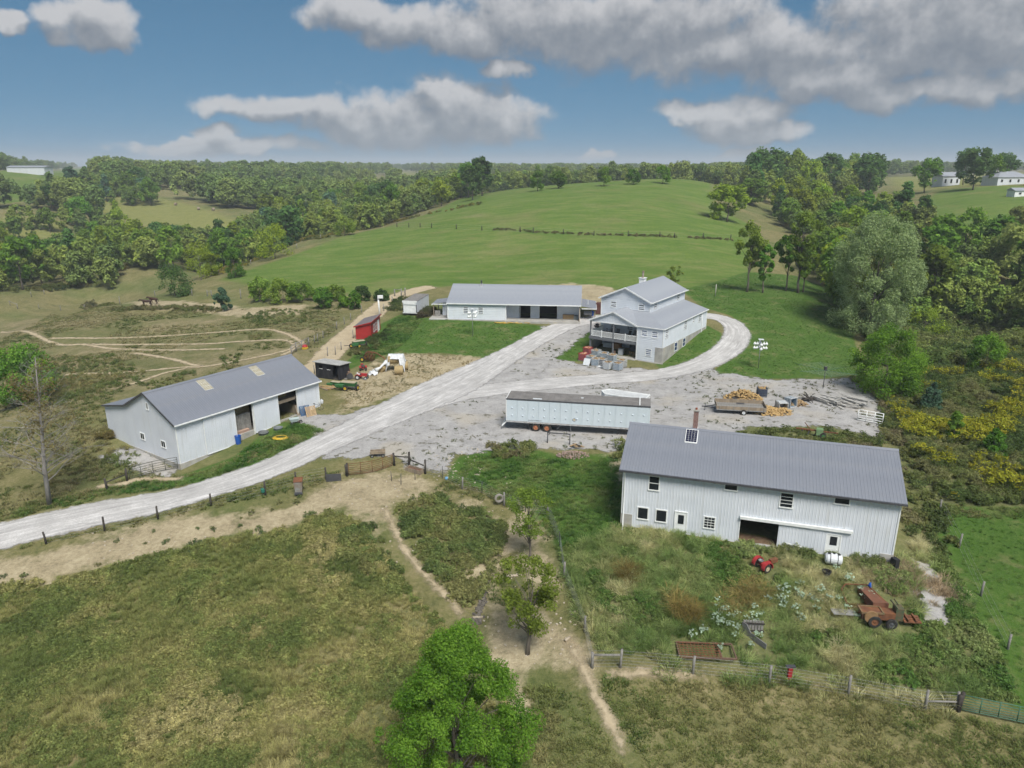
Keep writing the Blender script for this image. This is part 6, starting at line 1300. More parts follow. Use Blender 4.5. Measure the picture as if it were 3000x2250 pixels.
# round bales under torn plastic
def bale(loc, rz, label, R=.62, w_=1.15, up=False):
    o = empty('hay_bale', loc, rz, label, 'hay bale', 'round hay bales by the tractor'); mb = MB(); c_ = (0, 0, w_ / 2) if up else (0, 0, R * .96)
    mb.lathe([(.02, -w_ / 2), (R * .5, -w_ / 2 + .02), (R * .93, -w_ / 2), (R, -w_ * .4), (R * 1.02, 0), (R, w_ * .4), (R * .93, w_ / 2), (R * .5, w_ / 2 - .02), (.02, w_ / 2)], c_, 'Z' if up else 'X', 22); mb.build('roll', M_straw, o); mb = MB()
    for k in range(9): z = -w_ / 2 + (k + .5) * w_ / 9; mb.lathe([(R * 1.035, z - .02), (R * 1.045, z), (R * 1.035, z + .02)], c_, 'Z' if up else 'X', 22, False)
    mb.build('twine', mat('twine', (.5, .4, .22), (.4, .32, .18)), o)
pb = at(*zm(1000, 615)); bale(pb, .1, 'hay bale at the front of the covered stack'); b2 = at(*zm(930, 580)); bale(b2 + Vector((0, .6, 1.1)), .15, 'hay bale on top of the stack, under the plastic sheet', .62, 1.9); bale(at(*zm(740, 570)), 1.2, 'loose hay bale at the left of the covered stack', .5, .9); bale(at(*zm(1075, 545)), .1, 'hay bale at the right back of the covered stack', .62, 1.2)
def cloth(name, cx, cy, sx, sy, hf, m, label, cat, n=18, seed=0):
    r_ = np.random.default_rng(seed); V = []; 
    for i in range(n + 1):
        for j in range(n + 1):
            u, v = i / n * 2 - 1, j / n * 2 - 1; x = cx + u * sx; y = cy + v * sy; V.append((x + r_.normal() * .025, y + r_.normal() * .025, max(tz(x, y) + .03, hf(u, v) + r_.normal() * .025)))
    me = np_mesh(name, V, [(i * (n + 1) + j, (i + 1) * (n + 1) + j, (i + 1) * (n + 1) + j + 1, i * (n + 1) + j + 1) for i in range(n) for j in range(n)]); me.polygons.foreach_set('use_smooth', np.ones(n * n, bool)); o = mobj(name, me, m); return tag(o, label, cat)
M_film = mat('plastic_film', (.66, .68, .70), (.5, .52, .54), .35, 2.5, spec=.5)
cloth('plastic_sheet', b2.x + .15, b2.y + .75, 1.35, .95, lambda u, v: b2.z + 2.42 - .5 * abs(v) ** 2 - (1.1 * max(0, abs(u) - .78) / .22 if abs(u) > .78 else 0) - (0.9 * max(0, -v - .6) / .4 * (1 if u > .45 or u < -.55 else 0)), M_film, 'white plastic sheet draped over the hay bales', 'plastic sheet', 24, 3)
w0 = at(*zm(600, 620)); cloth('plastic_sheet', w0.x, w0.y, .65, .6, lambda u, v: w0.z + .65 * math.exp(-(u * u + v * v) * 1.2) + .12 * math.sin(u * 7 + v * 5), M_film, 'crumpled loose end of plastic sheet on the ground', 'plastic sheet', 14, 4)
a_, b_ = w0 + Vector((.3, .3, .55)), b2 + Vector((-1.1, .4, 1.4)); mb = MB(); mb.tube([a_, a_.lerp(b_, .4) + Vector((0, 0, -.15)), a_.lerp(b_, .75), b_], [.3, .16, .18, .35], 8); tag(mb.build('plastic_twist', M_film), 'twisted band of plastic running up to the hay bales', 'plastic sheet')
# --- in front of the two-storey barn
o = empty('tractor', at(2232, 1668), .45, 'small red tractor half sunk in the weeds in front of the barn', 'tractor'); o.scale = (.72, .72, .72)
for y in (-.65, .65):
    wheel(o, (0, y, .45), .48, .28, mat('rim_cream', (.45, .40, .27), (.35, .3, .2))); mb = MB(); prof = [(.66 * math.cos(a), .5 + .66 * math.sin(a)) for a in np.linspace(-.2, math.pi + .1, 12)] + [(.58 * math.cos(a), .5 + .58 * math.sin(a)) for a in np.linspace(math.pi + .1, -.2, 12)]; mb.prism(prof, y - .2, y + .2, lambda a, b, c: (a, c, b)); mb.build('fender', M_redp, o)
mb = MB(); mb.tube([(0, -.6, .5), (0, .6, .5)], .11, 8); mb.box(-.2, 1.0, -.16, .16, .42, .68); mb.build('transmission', M_redp, o); mb = MB(); mb.box(1.0, 1.9, -.2, .2, .45, .85); mb.build('frame', M_rust, o); mb = MB(); mb.lathe([(.05, .92), (.22, .95), (.27, 1.05), (.25, 1.06), (.2, .98)], (-.15, .1, 0), n=14, cap=False); mb.lathe([(.01, .93), (.23, .95)], (-.15, .1, 0), n=14, cap=False); mb.build('seat', M_steel, o); mb = MB(); mb.tube([(-.1, .1, .6), (-.15, .1, .94)], .03, 5); mb.build('seat_post', M_dark, o)
o = empty('tank', at(2440, 1652), -.3, 'white plastic tank with black bands lying by the barn door', 'tank'); mb = MB(); mb.lathe([(.05, -.6), (.3, -.57), (.4, -.45), (.42, 0), (.4, .45), (.3, .57), (.05, .6)], (0, 0, .42), 'X', 16); mb.build('shell', M_plas, o); mb = MB(); mb.tube([(-.25, .43 * math.cos(t), .42 + .43 * math.sin(t)) for t in np.arange(-.6, 3.8, .3)], .02, 4); mb.tube([(.25, .43 * math.cos(t), .42 + .43 * math.sin(t)) for t in np.arange(-.6, 3.8, .3)], .02, 4); mb.build('band', M_black, o)
for i, x in enumerate((-.35, .0, .35)): mb = MB(); mb.lathe([(.09, .84), (.09, .88)], (x, -.05 + .08 * (i % 2), 0), n=8); mb.build('cap', M_black, o)
o = tag(empty('step_ladder', at(2300, 1615), -.2), 'white low frame with slats leaning at the barn sliding door', 'frame')
for k in range(4): slab_part('upright', M_trim, o, (k * .48, k * .48 + .06, -.05, .0, 0, .75 - .1 * k))
mb = MB(); mb.beam((0, -.08, .75), (1.5, -.08, .45), .05); mb.build('top_rail', M_trim, o)
bucket(2420, 1690, .3, .5, M_black, 'black tub among the weeds below the white tank', cat='tub', name='feed_tub')
mb = MB(); mb.cbox((0, 0, .45), (.35, .5, .9), .3); tag(mb.build('black_bag', M_black, None, at(2618, 1668)), 'black rubbish bag leaning at the right corner of the barn', 'bag')
# baler
o = empty('hay_baler', at(2585, 1825), -.1, 'rusty abandoned hay baler in the tall grass', 'farm machine'); mb = MB(); mb.box(-1.5, .6, -.35, .35, .45, .95); mb.build('bale_chamber', M_rust, o); mb = MB(); mb.box(-1.55, -.2, -.42, -.36, .9, 1.02).box(-1.55, -.2, .36, .42, .9, 1.02).box(-1.6, -1.5, -.42, .42, .9, 1.02).box(-.25, -.15, -.42, .42, .9, 1.02); mb.build('chamber_rim', mat('rust_green', (.16, .14, .08), (.22, .12, .06), .9, 3), o)
mb = MB(); mb.hexa([(-.6, .4, .5), (.4, .4, .5), (-.1, 2.6, .55), (-.8, 2.6, .55), (-.6, .4, 1.25), (.4, .4, 1.25), (-.1, 2.6, 1.05), (-.8, 2.6, 1.05)]); mb.build('feeder_hood', mat('rust_bright', (.20, .085, .05), (.14, .07, .045), .9, 2.5), o); mb = MB(); mb.tube([(-1.9, .5, .3), (-1.95, 2.4, .9), (-1.6, 2.75, 1.1), (-.1, 2.8, 1.1), (.3, .6, 1.2)], .05, 6); mb.build('pickup_frame', M_rust, o); mb = MB()
for k in range(10): mb.tube([(-1.7 + k * .12, .8, .5), (-1.75 + k * .12, 2.0, .35), (-1.75 + k * .12, 2.4, .6)], .02, 3)
mb.build('pickup_tines', M_rust, o); wheel(o, (-.75, -.55, .42), .42, .15, M_rust); wheel(o, (.3, -.62, .36), .36, .2, M_dark); mb = MB(); mb.lathe([(.08, -.06), (.42, -.06), (.45, 0), (.42, .06), (.08, .06)], (-1.0, -.5, .75), 'Y', 18); mb.build('flywheel', mat('rust_tan', (.26, .16, .08), (.2, .12, .06), .9, 3), o); mb = MB(); mb.box(.6, 1.1, -.3, .3, .4, 1.3); mb.beam((.7, -.25, 1.3), (.3, .1, 1.75), .1); mb.beam((.9, .2, 1.3), (.6, .3, 1.7), .08); mb.build('knotter', mat('paint_green_worn', (.06, .09, .05), (.12, .085, .05), .8, 4), o)
for k in range(3): slab_part('chute_board', M_rust, o, (1.2, 2.3, -.35 + k * .26, -.12 + k * .26, .35 + .03 * k, .42 + .03 * k))
slab_part('chute_bar', M_rust, o, (1.4, 1.5, -.4, .45, .5, .58), (1.9, 2.0, -.4, .45, .5, .58)); mb = MB(); mb.tube([(-.15, 2.5, 1.2), (-.05, 2.55, 1.45), (.0, 2.4, .95)], .08, 5); mb.build('blue_rag', M_blue, o)
for k in range(5): slab_part('slat', mat('slat_grey', (.30, .30, .29), (.2, .2, .19)), o, (-3.2, -1.7, -.1 + k * .17, .0 + k * .17, .5 - .02 * k, .53 - .02 * k))
# disc harrow frame and wooden chute
o = empty('harrow', at(2065, 1918), -.06, 'rusty spike harrow frame lying along the wire fence', 'farm machine'); mb = MB()
for y in (-.7, .75): mb.beam((-1.7, y, .3), (1.8, y, .3), .1)
for x in (-1.7, .9, 1.8): mb.beam((x, -.7, .3), (x, .75, .3), .09)
mb.build('frame', mat('rust_dark', (.11, .07, .05), (.16, .1, .07), .9, 4), o); mb = MB()
for k in range(11): mb.beam((-1.6 + k * .24, -.7, .36), (-1.6 + k * .24 + .05, .75, .36), .035)
for k in range(6): mb.beam((-1.7, -.6 + k * .24, .4), (.9, -.6 + k * .24, .4), .03)
mb.build('bars', M_rust, o)
o = empty('wooden_chute', at(2200, 1885), -.1, 'grey board loading chute with an angled side in the tall grass', 'chute')
for k in range(7): slab_part('board', M_woodg, o, (-.35 + k * .19, -.2 + k * .19, .95, 1.02, .05, 1.05))
slab_part('rail', M_woodb, o, (-.4, 1.0, .9, .949, .25, .37), (-.4, 1.0, .9, .949, .8, .92)); mb = MB(); mb.prism([(0, 0), (1.9, 0), (1.9, .35), (.7, .5), (.35, .95), (0, .95)], -.03, .03, lambda a, b, c: (-.42 + a * .66 + c * .75, .95 - a * .75 + c * .66, b)); mb.build('side_panel', mat('panel_grey', (.19, .19, .19), (.13, .13, .13), .9, 5), o)
o = empty('hand_pump', at(2311, 1992), 0, 'red hand pump stand in the wire fence', 'pump'); mb = MB(); mb.box(-.12, .12, -.1, .1, 0, .95); mb.build('stand', M_redp, o); slab_part('top', M_dark, o, (-.28, .28, -.12, .12, .951, 1.03))
# plough
o = empty('plough', at(2395, 1280), -.3, 'old green and rusty plough in the weeds behind the barn', 'farm machine'); mb = MB(); mb.hexa([(-.2, -.35, .3), (.5, -.35, .3), (.4, .2, .3), (-.1, .2, .3), (-.25, -.3, .95), (.45, -.3, .95), (.45, .1, 1.05), (-.15, .1, 1.05)]); mb.build('hopper', mat('paint_green_pale', (.16, .26, .13), (.11, .18, .09), .7, 3), o); mb = MB(); mb.beam((-2.2, .5, .6), (2.0, .2, .55), .12); mb.beam((-1.8, .9, .5), (.6, .0, .7), .1); mb.beam((-1.3, 1.2, 1.1), (-.6, .3, .5), .06); mb.build('beam', M_rust, o)
for k in range(4): mb = MB(); mb.beam((-1.5 + k * .7, .45, .55), (-1.7 + k * .7, .2, .05), .08); mb.build('share', M_dark, o)
wheel(o, (.5, -.5, .35), .35, .12, M_green)
o = empty('root_stump', at(2370, 1175), .4, 'dark tangled root wad beside the timber stack', 'stump'); mb = MB(); r_ = np.random.default_rng(12)
for k in range(12): d = Vector((r_.normal(), r_.normal(), abs(r_.normal()) * .5)); mb.tube([(0, 0, .3), Vector((0, 0, .3)) + d * .5, Vector((0, 0, .25)) + d * .9 + Vector((0, 0, -.1))], [.12, .08, .03], 5)
mb.tube([(-.9, .3, .2), (.6, -.3, .35)], [.16, .13], 7); mb.build('roots', M_bark_d if 'M_bark_d' in globals() else M_woodb, o)
# --- at the workshop
def wagon_wheel(px, py, label):
    o = empty('wagon_wheel', at(px, py) + Vector((0, -.05, .5)), -.1, label, 'wheel'); mb = MB(); mb.lathe([(.46, -.03), (.52, -.03), (.52, .03), (.46, .03), (.46, -.03)], axis='Y', n=24, cap=False); mb.build('rim', M_dark, o); mb = MB(); [mb.tube([(0, 0, 0), (.47 * math.cos(k), 0, .47 * math.sin(k))], .025, 4) for k in np.arange(0, 6.28, .524)]; mb.build('spokes', M_dark, o); mb = MB(); mb.lathe([(.09, -.08), (.09, .08)], axis='Y', n=10); mb.build('hub', M_dark, o)
wagon_wheel(1340, 935, 'old wagon wheel leaning under the left workshop window'); wagon_wheel(1455, 938, 'old wagon wheel leaning at the right end of the workshop siding')
mb = MB(); r_ = np.random.default_rng(2)
for k in range(4): mb.tube([(-3.2 + t * .45 + r_.normal() * .1, math.sin(t * 1.1 + k) * .35 + r_.normal() * .1, .06 + .03 * k) for t in range(15)], .05, 5)
tag(mb.build('hose', mat('hose_orange', (.55, .32, .05), (.5, .36, .1)), None, at(1500, 947)), 'tangle of yellow and orange hose at the lawn corner by the workshop', 'hose')
def crate(name, px, py, size, m, label, cat, rz=-.1, z=None, lid=None):
    p = at(px, py); p.z = z if z is not None else p.z; o = empty(name, p, rz, label, cat); w_, d_, h = size; slab_part('box', m, o, (-w_ / 2, w_ / 2, -d_ / 2, d_ / 2, 0, h)); slab_part('lid', lid or m, o, (-w_ / 2 - .03, w_ / 2 + .03, -d_ / 2 - .03, d_ / 2 + .03, h + .002, h + .06)); return o
crate('bench', 1665, 935, (2.0, .7, .75), mat('cardboard_tan', (.42, .28, .14), (.34, .23, .12)), 'tan box-like bench on the workshop slab', 'bench', z=1.53); crate('cooler', 1640, 934, (.7, .5, .7), M_plas, 'white cooler left of the tan bench at the workshop', 'cooler', z=1.53); crate('wire_crate', 1688, 936, (.9, .7, .65), mat('crate_grey', (.18, .2, .2), (.28, .3, .3)), 'grey wire crate right of the tan bench at the workshop', 'crate', z=1.53); bucket(1650, 935, .22, .7, M_plas, 'white bucket next to the tan bench at the workshop'); trough(1512, 927, -.1, 1.2, .6, .45, M_steel, 'galvanised tub on the workshop slab', None, 'tub').location.z = 1.54
o = empty('hose_reel', at(1490, 928), -.1, 'dark teal hose reel in the workshop corner', 'hose reel'); o.location.z = 1.53; mb = MB(); mb.lathe([(.5, -.2), (.62, -.2), (.62, .2), (.5, .2)], (0, 0, 1.0), 'Y', 18); mb.build('drum', mat('reel_teal', (.06, .12, .13), (.1, .16, .17)), o); mb = MB(); mb.beam((-.3, 0, 0), (0, 0, .9), .08); mb.beam((.3, 0, 0), (0, 0, .9), .08); mb.build('stand', M_dark, o)
o = empty('grill', at(1722, 932), -.2, 'pale barrel grill under the right lean-to of the workshop', 'grill'); o.location.z = 1.5; mb = MB(); mb.lathe([(.3, -.7), (.38, -.65), (.38, .65), (.3, .7)], (0, 0, 1.0), 'X', 14); mb.build('barrel', M_steel, o)
for x in (-.5, .5): mb = MB(); mb.beam((x, -.25, 0), (x, 0, .7), .05); mb.beam((x, .25, 0), (x, 0, .7), .05); mb.build('leg', M_dark, o)
bucket(1735, 925, .3, .9, M_blue, 'blue barrel under the right lean-to of the workshop', cat='barrel', name='barrel'); crate('water_tank', 1758, 918, (1.4, 1.4, 1.9), mat('tank_rust', (.13, .055, .045), (.09, .045, .04), .8, 3), 'rusty dark red tank between the workshop and the farmhouse', 'tank', -.3)
# --- on and under the farmhouse porch
HM = Matrix.Translation(HS.location) @ Matrix.Rotation(-.6, 4, 'Z')
def hloc(x, y, z): return HM @ Vector((x, y, z))
def chair(x, y, z, rz, m, label):
    o = empty('porch_chair', hloc(x, y, z), -.6 + rz, label, 'chair', 'chairs on the farmhouse porch'); slab_part('seat', m, o, (-.28, .28, -.28, .28, .36, .42)); mb = MB(); mb.hexa([(-.28, .24, .42), (.28, .24, .42), (.28, .3, .42), (-.28, .3, .42), (-.28, .42, 1.1), (.28, .42, 1.1), (.28, .48, 1.1), (-.28, .48, 1.1)]); mb.build('backrest', m, o)
    for sx in (-.25, .25):
        slab_part('arm', m, o, (sx - .05, sx + .05, -.3, .3, .58, .62))
        for sy in (-.25, .22): slab_part('leg', m, o, (sx - .03, sx + .03, sy, sy + .06, 0, .579 if sy < 0 else .359))
M_chr = mat('chair_slate', (.07, .085, .10), (.1, .11, .125), .7, 3)
chair(-9.3, 2.2, 2.6, .2, M_chr, 'slate porch chair left of the porch post'); chair(-8.6, 2.4, 2.6, 0, M_chr, 'slate porch chair just right of the porch post'); chair(-6.6, 2.2, 2.6, -.4, M_black, 'dark porch chair near the right end of the porch')
bicycle(hloc(-10.2, 2.6, 2.61), -.5, 'upright bicycle on the upstairs porch', M_rust); o = empty('bench', hloc(-5.4, 3.2, 2.6), -.6, 'grey slatted bench at the right end of the upstairs porch', 'bench')
for k in range(4): slab_part('slat', M_woodg, o, (-.9, .9, -.25 + k * .13, -.15 + k * .13, .42, .46)); slab_part('back_slat', M_woodg, o, (-.9, .9, .3, .34, .52 + k * .13, .61 + k * .13))
for x in (-.85, .78): slab_part('leg', M_woodg, o, (x, x + .07, -.25, .3, 0, .415))
o = empty('hanging_plant', hloc(-11.2, .6, 4.25), 0, 'dark hanging plant at the left end of the upstairs porch', 'plant'); V, Q, sh = leaves(np.random.default_rng(1), np.zeros((1, 3)), np.array([.42]), 260, .09); cm = np_mesh('foliage', V, Q); vattr(cm, 'shade', sh); plant_foliage = mobj('foliage', cm, M_black, o); mb = MB(); mb.tube([(0, 0, .1), (0, 0, .75)], .012, 3); mb.build('chain', M_dark, o)
o = crate('chest_freezer', 1700, 1000, (1.5, .75, .9), M_plas, 'white chest freezer under the farmhouse porch', 'freezer', -.6); o.location = hloc(-10.6, 3.6, .08); o = crate('wooden_crate', 1700, 1000, (1.3, .8, 1.05), mat('crate_orange', (.42, .22, .09), (.34, .18, .08)), 'orange wooden crate under the farmhouse porch', 'crate', -.6); o.location = hloc(-9.0, 3.4, .08); o = crate('washing_machine', 1700, 1000, (.7, .65, .9), M_plas, 'white washing machine on the slab under the porch', 'appliance', -.5); o.location = hloc(-7.2, 1.2, .08); o = crate('cabinet', 1700, 1000, (1.2, .6, 1.2), M_chr, 'dark cabinet at the back under the porch', 'cabinet', -.6); o.location = hloc(-6.3, 3.8, .08); o = crate('cardboard_box', 1700, 1000, (.5, .5, .45), mat('cardboard', (.36, .24, .19)), 'small brown box on the slab under the porch', 'box', -.4); o.location = hloc(-8.3, 1.0, .08)
o = empty('sawhorse', hloc(-5.4, 1.2, .08), -.9, 'tan wooden sawhorse at the right under the porch', 'sawhorse'); mb = MB(); mb.beam((-.5, 0, .6), (.5, 0, .6), .1); mb.build('beam', M_fwd, o)
for x in (-.4, .4):
    for y in (-.25, .25): mb = MB(); mb.beam((x, 0, .58), (x, y, 0), .06); mb.build('leg', M_fwd, o)
# --- feeder by the lane gate
o = empty('mineral_feeder', at(893, 1022), 0, 'round yellow feeder with a red lid beside the dirt lane', 'feeder'); o.scale = (.7, .7, .8); mb = MB(); mb.lathe([(.75, 0), (.8, .1), (.8, .35), (.7, .4)], n=16); mb.build('base', M_yelp, o); mb = MB(); mb.lathe([(.62, .401), (.7, .5), (.55, .75), (.1, .9)], n=16); mb.build('lid', M_redp, o)
# ------------------------------------------------------------------ horses
def horse(p, rz, label, m, seed, s=1.0):
    me = bpy.data.meshes.new('horse'); V = []; E_ = []; R = []
    def v(x, y, z, r): V.append((x, y, z)); R.append(r); return len(V) - 1
    def chain(*ids):
        for a, b in zip(ids[:-1], ids[1:]): E_.append((a, b))
    pel = v(-.55, 0, 1.2, .30); bel = v(-.1, 0, 1.12, .30); chs = v(.4, 0, 1.14, .29); sh_ = v(.62, 0, 1.28, .20); n1 = v(.84, 0, 1.36, .16); n2 = v(1.06, 0, 1.42, .12); hd = v(1.2, 0, 1.40, .11); mz = v(1.42, 0, 1.14, .07); crp = v(-.85, 0, 1.18, .22)
    chain(pel, bel, chs, sh_, n1, n2, hd, mz); chain(pel, crp)
    for sg in (-1, 1):
        fo = seed * .05 * sg; a = v(.5, .16 * sg, .95, .13); b = v(.5 + fo, .17 * sg, .62, .07); c = v(.5 + fo, .17 * sg, .3, .045); d = v(.52 + fo, .17 * sg, .06, .055); chain(chs, a, b, c, d)
        a = v(-.72, .17 * sg, .92, .16); b = v(-.62 + fo, .18 * sg, .68, .09); c = v(-.8 + fo, .18 * sg, .45, .055); d = v(-.76 - fo, .18 * sg, .06, .055); chain(pel, a, b, c, d)
    for sg in (-1, 1): e = v(1.1, .07 * sg, 1.56, .03); chain(n2, e)
    t1 = v(-1.08, 0, 1.1, .05); t2 = v(-1.14, 0, .6, .06); chain(crp, t1, t2)
    me.from_pydata(V, E_, []); o = bpy.data.objects.new('horse', me); COL.objects.link(o); me.materials.append(m); o.location = p; o.rotation_euler = (0, 0, rz); o.scale = (s, s, s)
    sk = o.modifiers.new('skin', 'SKIN'); sk.use_smooth_shade = True; me.skin_vertices
    if not me.skin_vertices: bpy.context.view_layer.objects.active = o; bpy.ops.mesh.customdata_skin_add()
    for i, r in enumerate(R): me.skin_vertices[0].data[i].radius = (r, r * (1.0)); me.skin_vertices[0].data[i].use_root = (i == 0)
    sb = o.modifiers.new('smooth', 'SUBSURF'); sb.levels = 1; sb.render_levels = 2
    return tag(o, label, 'horse')
M_hr = mat('horse_brown', (.035, .02, .015), (.055, .03, .02), .6, 3); M_hr2 = mat('horse_bay', (.06, .03, .02), (.04, .022, .016), .6, 3)
horse(at(431, 899), math.pi + .25, 'dark brown horse standing in front of the other with its head to the left', M_hr, 1, 1.15); horse(at(450, 892), math.pi - .15, 'dark bay horse standing half behind the other with its rump to the right', M_hr2, -1, 1.15)
# ------------------------------------------------------------------ far buildings
def far_house(px, py, w_, d_, h, r, rz, wallm, roofm, label, nm='house', cat='house', wins=3, hip=False):
    p = at(px, py); o = empty(nm, p, rz, label, cat); slab_part('wall', wallm, o, (-w_ / 2, w_ / 2, -d_ / 2, d_ / 2, -1, h)); mb = MB(); x = w_ / 2 + .4; y = d_ / 2 + .4; ri = x - (y if hip else 0)
    mb.add([(-x, -y, h), (x, -y, h), (x, y, h), (-x, y, h), (-ri, 0, h + r), (ri, 0, h + r)], [(0, 1, 5, 4), (2, 3, 4, 5), (1, 2, 5), (3, 0, 4), (3, 2, 1, 0)]); mb.build('roof', roofm, o)
    for k in range(wins): xx = -w_ / 2 + w_ * (k + .5) / wins; window(o, (xx, -d_ / 2), (1, 0), (0, -1), -.6, .6, h * .3, h * .75, 1, 1)
    return o
far_house(90, 508, 27, 10, 4.2, 1.2, .0, M_wall, M_roofh, 'long white barn on the far left hilltop', 'barn', 'barn', 0); far_house(930, 516, 10, 9, 3.2, 3.0, .5, mat('brick_far', (.32, .12, .085), (.26, .1, .07)), mat('roof_red', (.26, .09, .07), (.2, .075, .06)), 'red brick house among the far trees across the valley', wins=3)
far_house(2768, 545, 9, 8, 4.6, 2.0, .1, M_wall2, M_roofh, 'white two-storey house among the trees at far right', wins=3); far_house(2945, 540, 16, 9, 3.0, 2.4, .15, M_wall2, M_roofh, 'wide white house with pale roof at the right edge', wins=4, hip=True); far_house(2975, 575, 4.5, 3.4, 2.0, 1.0, .2, M_trim, M_roofh, 'small white shed on the far right field', 'shed', 'shed', 1)
for i, (px, py) in enumerate([(515, 602), (582, 615), (625, 617), (460, 580)]):
    mb = MB(); mb.lathe([(.02, -.7), (.7, -.7), (.8, -.6), (.8, .6), (.7, .7), (.02, .7)], (0, 0, .78), 'X', 14); tag(mb.build('hay_bale', M_wood, None, at(px, py), .4 * i), ['round hay bale highest up the yellow hay field, second from left', 'round hay bale in the middle of the yellow hay field', 'round hay bale lowest on the yellow hay field', 'round hay bale at the upper left of the yellow hay field'][i], 'hay bale', 'round bales on the far hay field')
for i, (px, py, h, lb) in enumerate([(2, 700, 10, 'utility pole at the left edge above the valley woods'), (900, 640, 10, 'utility pole in the valley left of the hill field'), (1250, 545, 12, 'utility pole near the far woods behind the hill')]):
    o = empty('utility_pole', at(px, py), .2, lb, 'utility pole'); mb = MB(); mb.tube([(0, 0, -.5), (0, 0, h)], [.16, .11], 6); mb.build('pole', M_woodg, o); mb = MB(); mb.beam((-1.1, 0, h - .6), (1.1, 0, h - .6), .12); mb.build('crossarm', M_woodg, o)
# ditch stones, logs and litter in the foreground
for i, (px, py, l_, ang, lb) in enumerate([(1505, 1690, 1.2, .1, 'short pale log on the bank by the small tree'), (1400, 1812, .7, .05, 'pale log lying across the dark ditch'), (1663, 1875, .5, .8, 'stub of pale wood near the fence corner')]): mb = MB(); mb.tube([(-l_ / 2, 0, .1), (l_ / 2, 0, .1)], [.11, .09], 7); tag(mb.build('log', mat('log_pale', (.42, .36, .28), (.32, .27, .2)), None, at(px, py), ang), lb, 'log')
r_ = np.random.default_rng(31); P_ = []; mb = MB()
for k in range(150):
    t = r_.random(); c = at(1428 + (1395 - 1428) * t + r_.normal() * 6, 1690 + 140 * t); s = r_.uniform(.08, .24); mb.cbox(c + Vector((0, 0, s * .2)), (s, s * 1.2, s * .7), Matrix.Rotation(r_.uniform(0, 3), 3, 'Z') @ Matrix.Rotation(r_.uniform(0, 1), 3, 'X'))
tag(mb.build('ditch_stones', mat('stone_dark', (.09, .08, .07), (.2, .18, .15), .95, 5)), 'dark wet stones in the washed-out ditch', kind='stuff')
mb = MB()
for k in range(420):
    px, py = [(r_.uniform(250, 1300), r_.uniform(1560, 1650)), (r_.uniform(1400, 1700), r_.uniform(1600, 1950)), (r_.uniform(1250, 1420), r_.uniform(1310, 1400)), (r_.uniform(960, 1500), r_.uniform(1390, 1520))][k % 4]; c = at(px, py); s = r_.uniform(.04, .13); mb.cbox(c + Vector((0, 0, s * .2)), (s, s * 1.3, s * .7), Matrix.Rotation(r_.uniform(0, 3), 3, 'Z'))
tag(mb.build('loose_stones', mat('stone_pale', (.46, .41, .33), (.36, .31, .24), .95, 5)), 'loose pale stones on the bare ground', kind='stuff')
for o_, a, b, c, d_ in footprint_later: footprint(o_, a, b, c, d_)
footprint(FB, -.2, FL, -.2, FW + .2)
for o_ in bpy.data.objects:
    if o_.name.split('.')[0] == 'harrow': footprint(o_, -1.9, 2.0, -1.6, .9)
    if o_.name.split('.')[0] == 'wooden_chute': footprint(o_, -.6, 1.2, -1.3, 1.1)
    if o_.name.split('.')[0] == 'hay_baler': footprint(o_, -1.8, 1.9, -.8, 2.6)
    if o_.get('category') == 'tractor': footprint(o_, -.8, 1.6, -1.2, 1.0)
    if o_.name.split('.')[0] in ('tank', 'plough'): footprint(o_, -1.0, 1.0, -1.1, .6)
# ------------------------------------------------------------------ ground vegetation
OLV = [(0.123, 0.146, 0.05), (0.168, 0.181, 0.065), (0.218, 0.211, 0.083), (0.269, 0.237, 0.103), (0.325, 0.274, 0.14)]
GRN = [(0.057, 0.113, 0.029), (0.081, 0.14, 0.037), (0.115, 0.163, 0.048), (0.161, 0.182, 0.067)]
RNK = [(0.117, 0.163, 0.055), (0.163, 0.208, 0.075), (0.221, 0.24, 0.101), (0.293, 0.273, 0.137), (0.39, 0.338, 0.208)]
PAST = [[(-350,1800),(-100,1740),(100,1705),(240,1690),(420,1640),(560,1605),(700,1560),(830,1545),(960,1500),(1060,1540),(1110,1610),(1170,1700),(1300,1830),(1330,1900),(1250,1960),(1450,2010),(1520,2140),(1560,2300),(1600,2500),(700,2600),(-500,2500)]]
q = off_roads(area_points(PAST, 9, 1), dirt=.0); h = vnoise(q[:, 0], q[:, 1], 2.2, 3)
a = h > .40; rng = np.random.default_rng(1)
scatter('pasture_weeds', put(q[a]), 'weed', .35 + .75 * h[a] + .25 * rng.random(a.sum()), tints(q[a], OLV, 11, 5), 'clumpy olive and brown weeds covering the pasture in front of the drive', 1)
q = off_roads(area_points(PAST, 14, 2), dirt=-.2)
scatter('pasture_grass', put(q), 'grass', .45 + .55 * vnoise(q[:, 0], q[:, 1], 2.5, 9), tints(q, OLV, 12, 6), 'dry matted grass between the pasture weeds', 2)
CEN = [[(1140,1500),(1250,1445),(1330,1470),(1420,1505),(1490,1560),(1460,1640),(1410,1760),(1350,1770),(1250,1670),(1190,1590)],[(1010,1560),(1090,1540),(1130,1600),(1170,1680),(1080,1680),(1000,1640)]]
q = off_roads(area_points(CEN, 5, 3), dirt=.6); h = vnoise(q[:, 0], q[:, 1], 2.0, 4)
scatter('creek_bank_weeds', put(q), 'weed', .8 + 1.0 * h, tints(q, [(.09, .12, .045), (.125, .15, .055), (.165, .175, .066), (.20, .185, .08)], 13, 3), 'tall grey-green weeds on the bank left of the small tree', 3)
BRP = [[(1720,1985),(2300,1985),(2760,2080),(3100,2170),(3200,2500),(1900,2600),(1860,2240),(1780,2080)],[(1540,2010),(1700,2030),(1780,2180),(1850,2300),(1600,2400)]]
q = off_roads(area_points(BRP, 11, 4), dirt=.3)
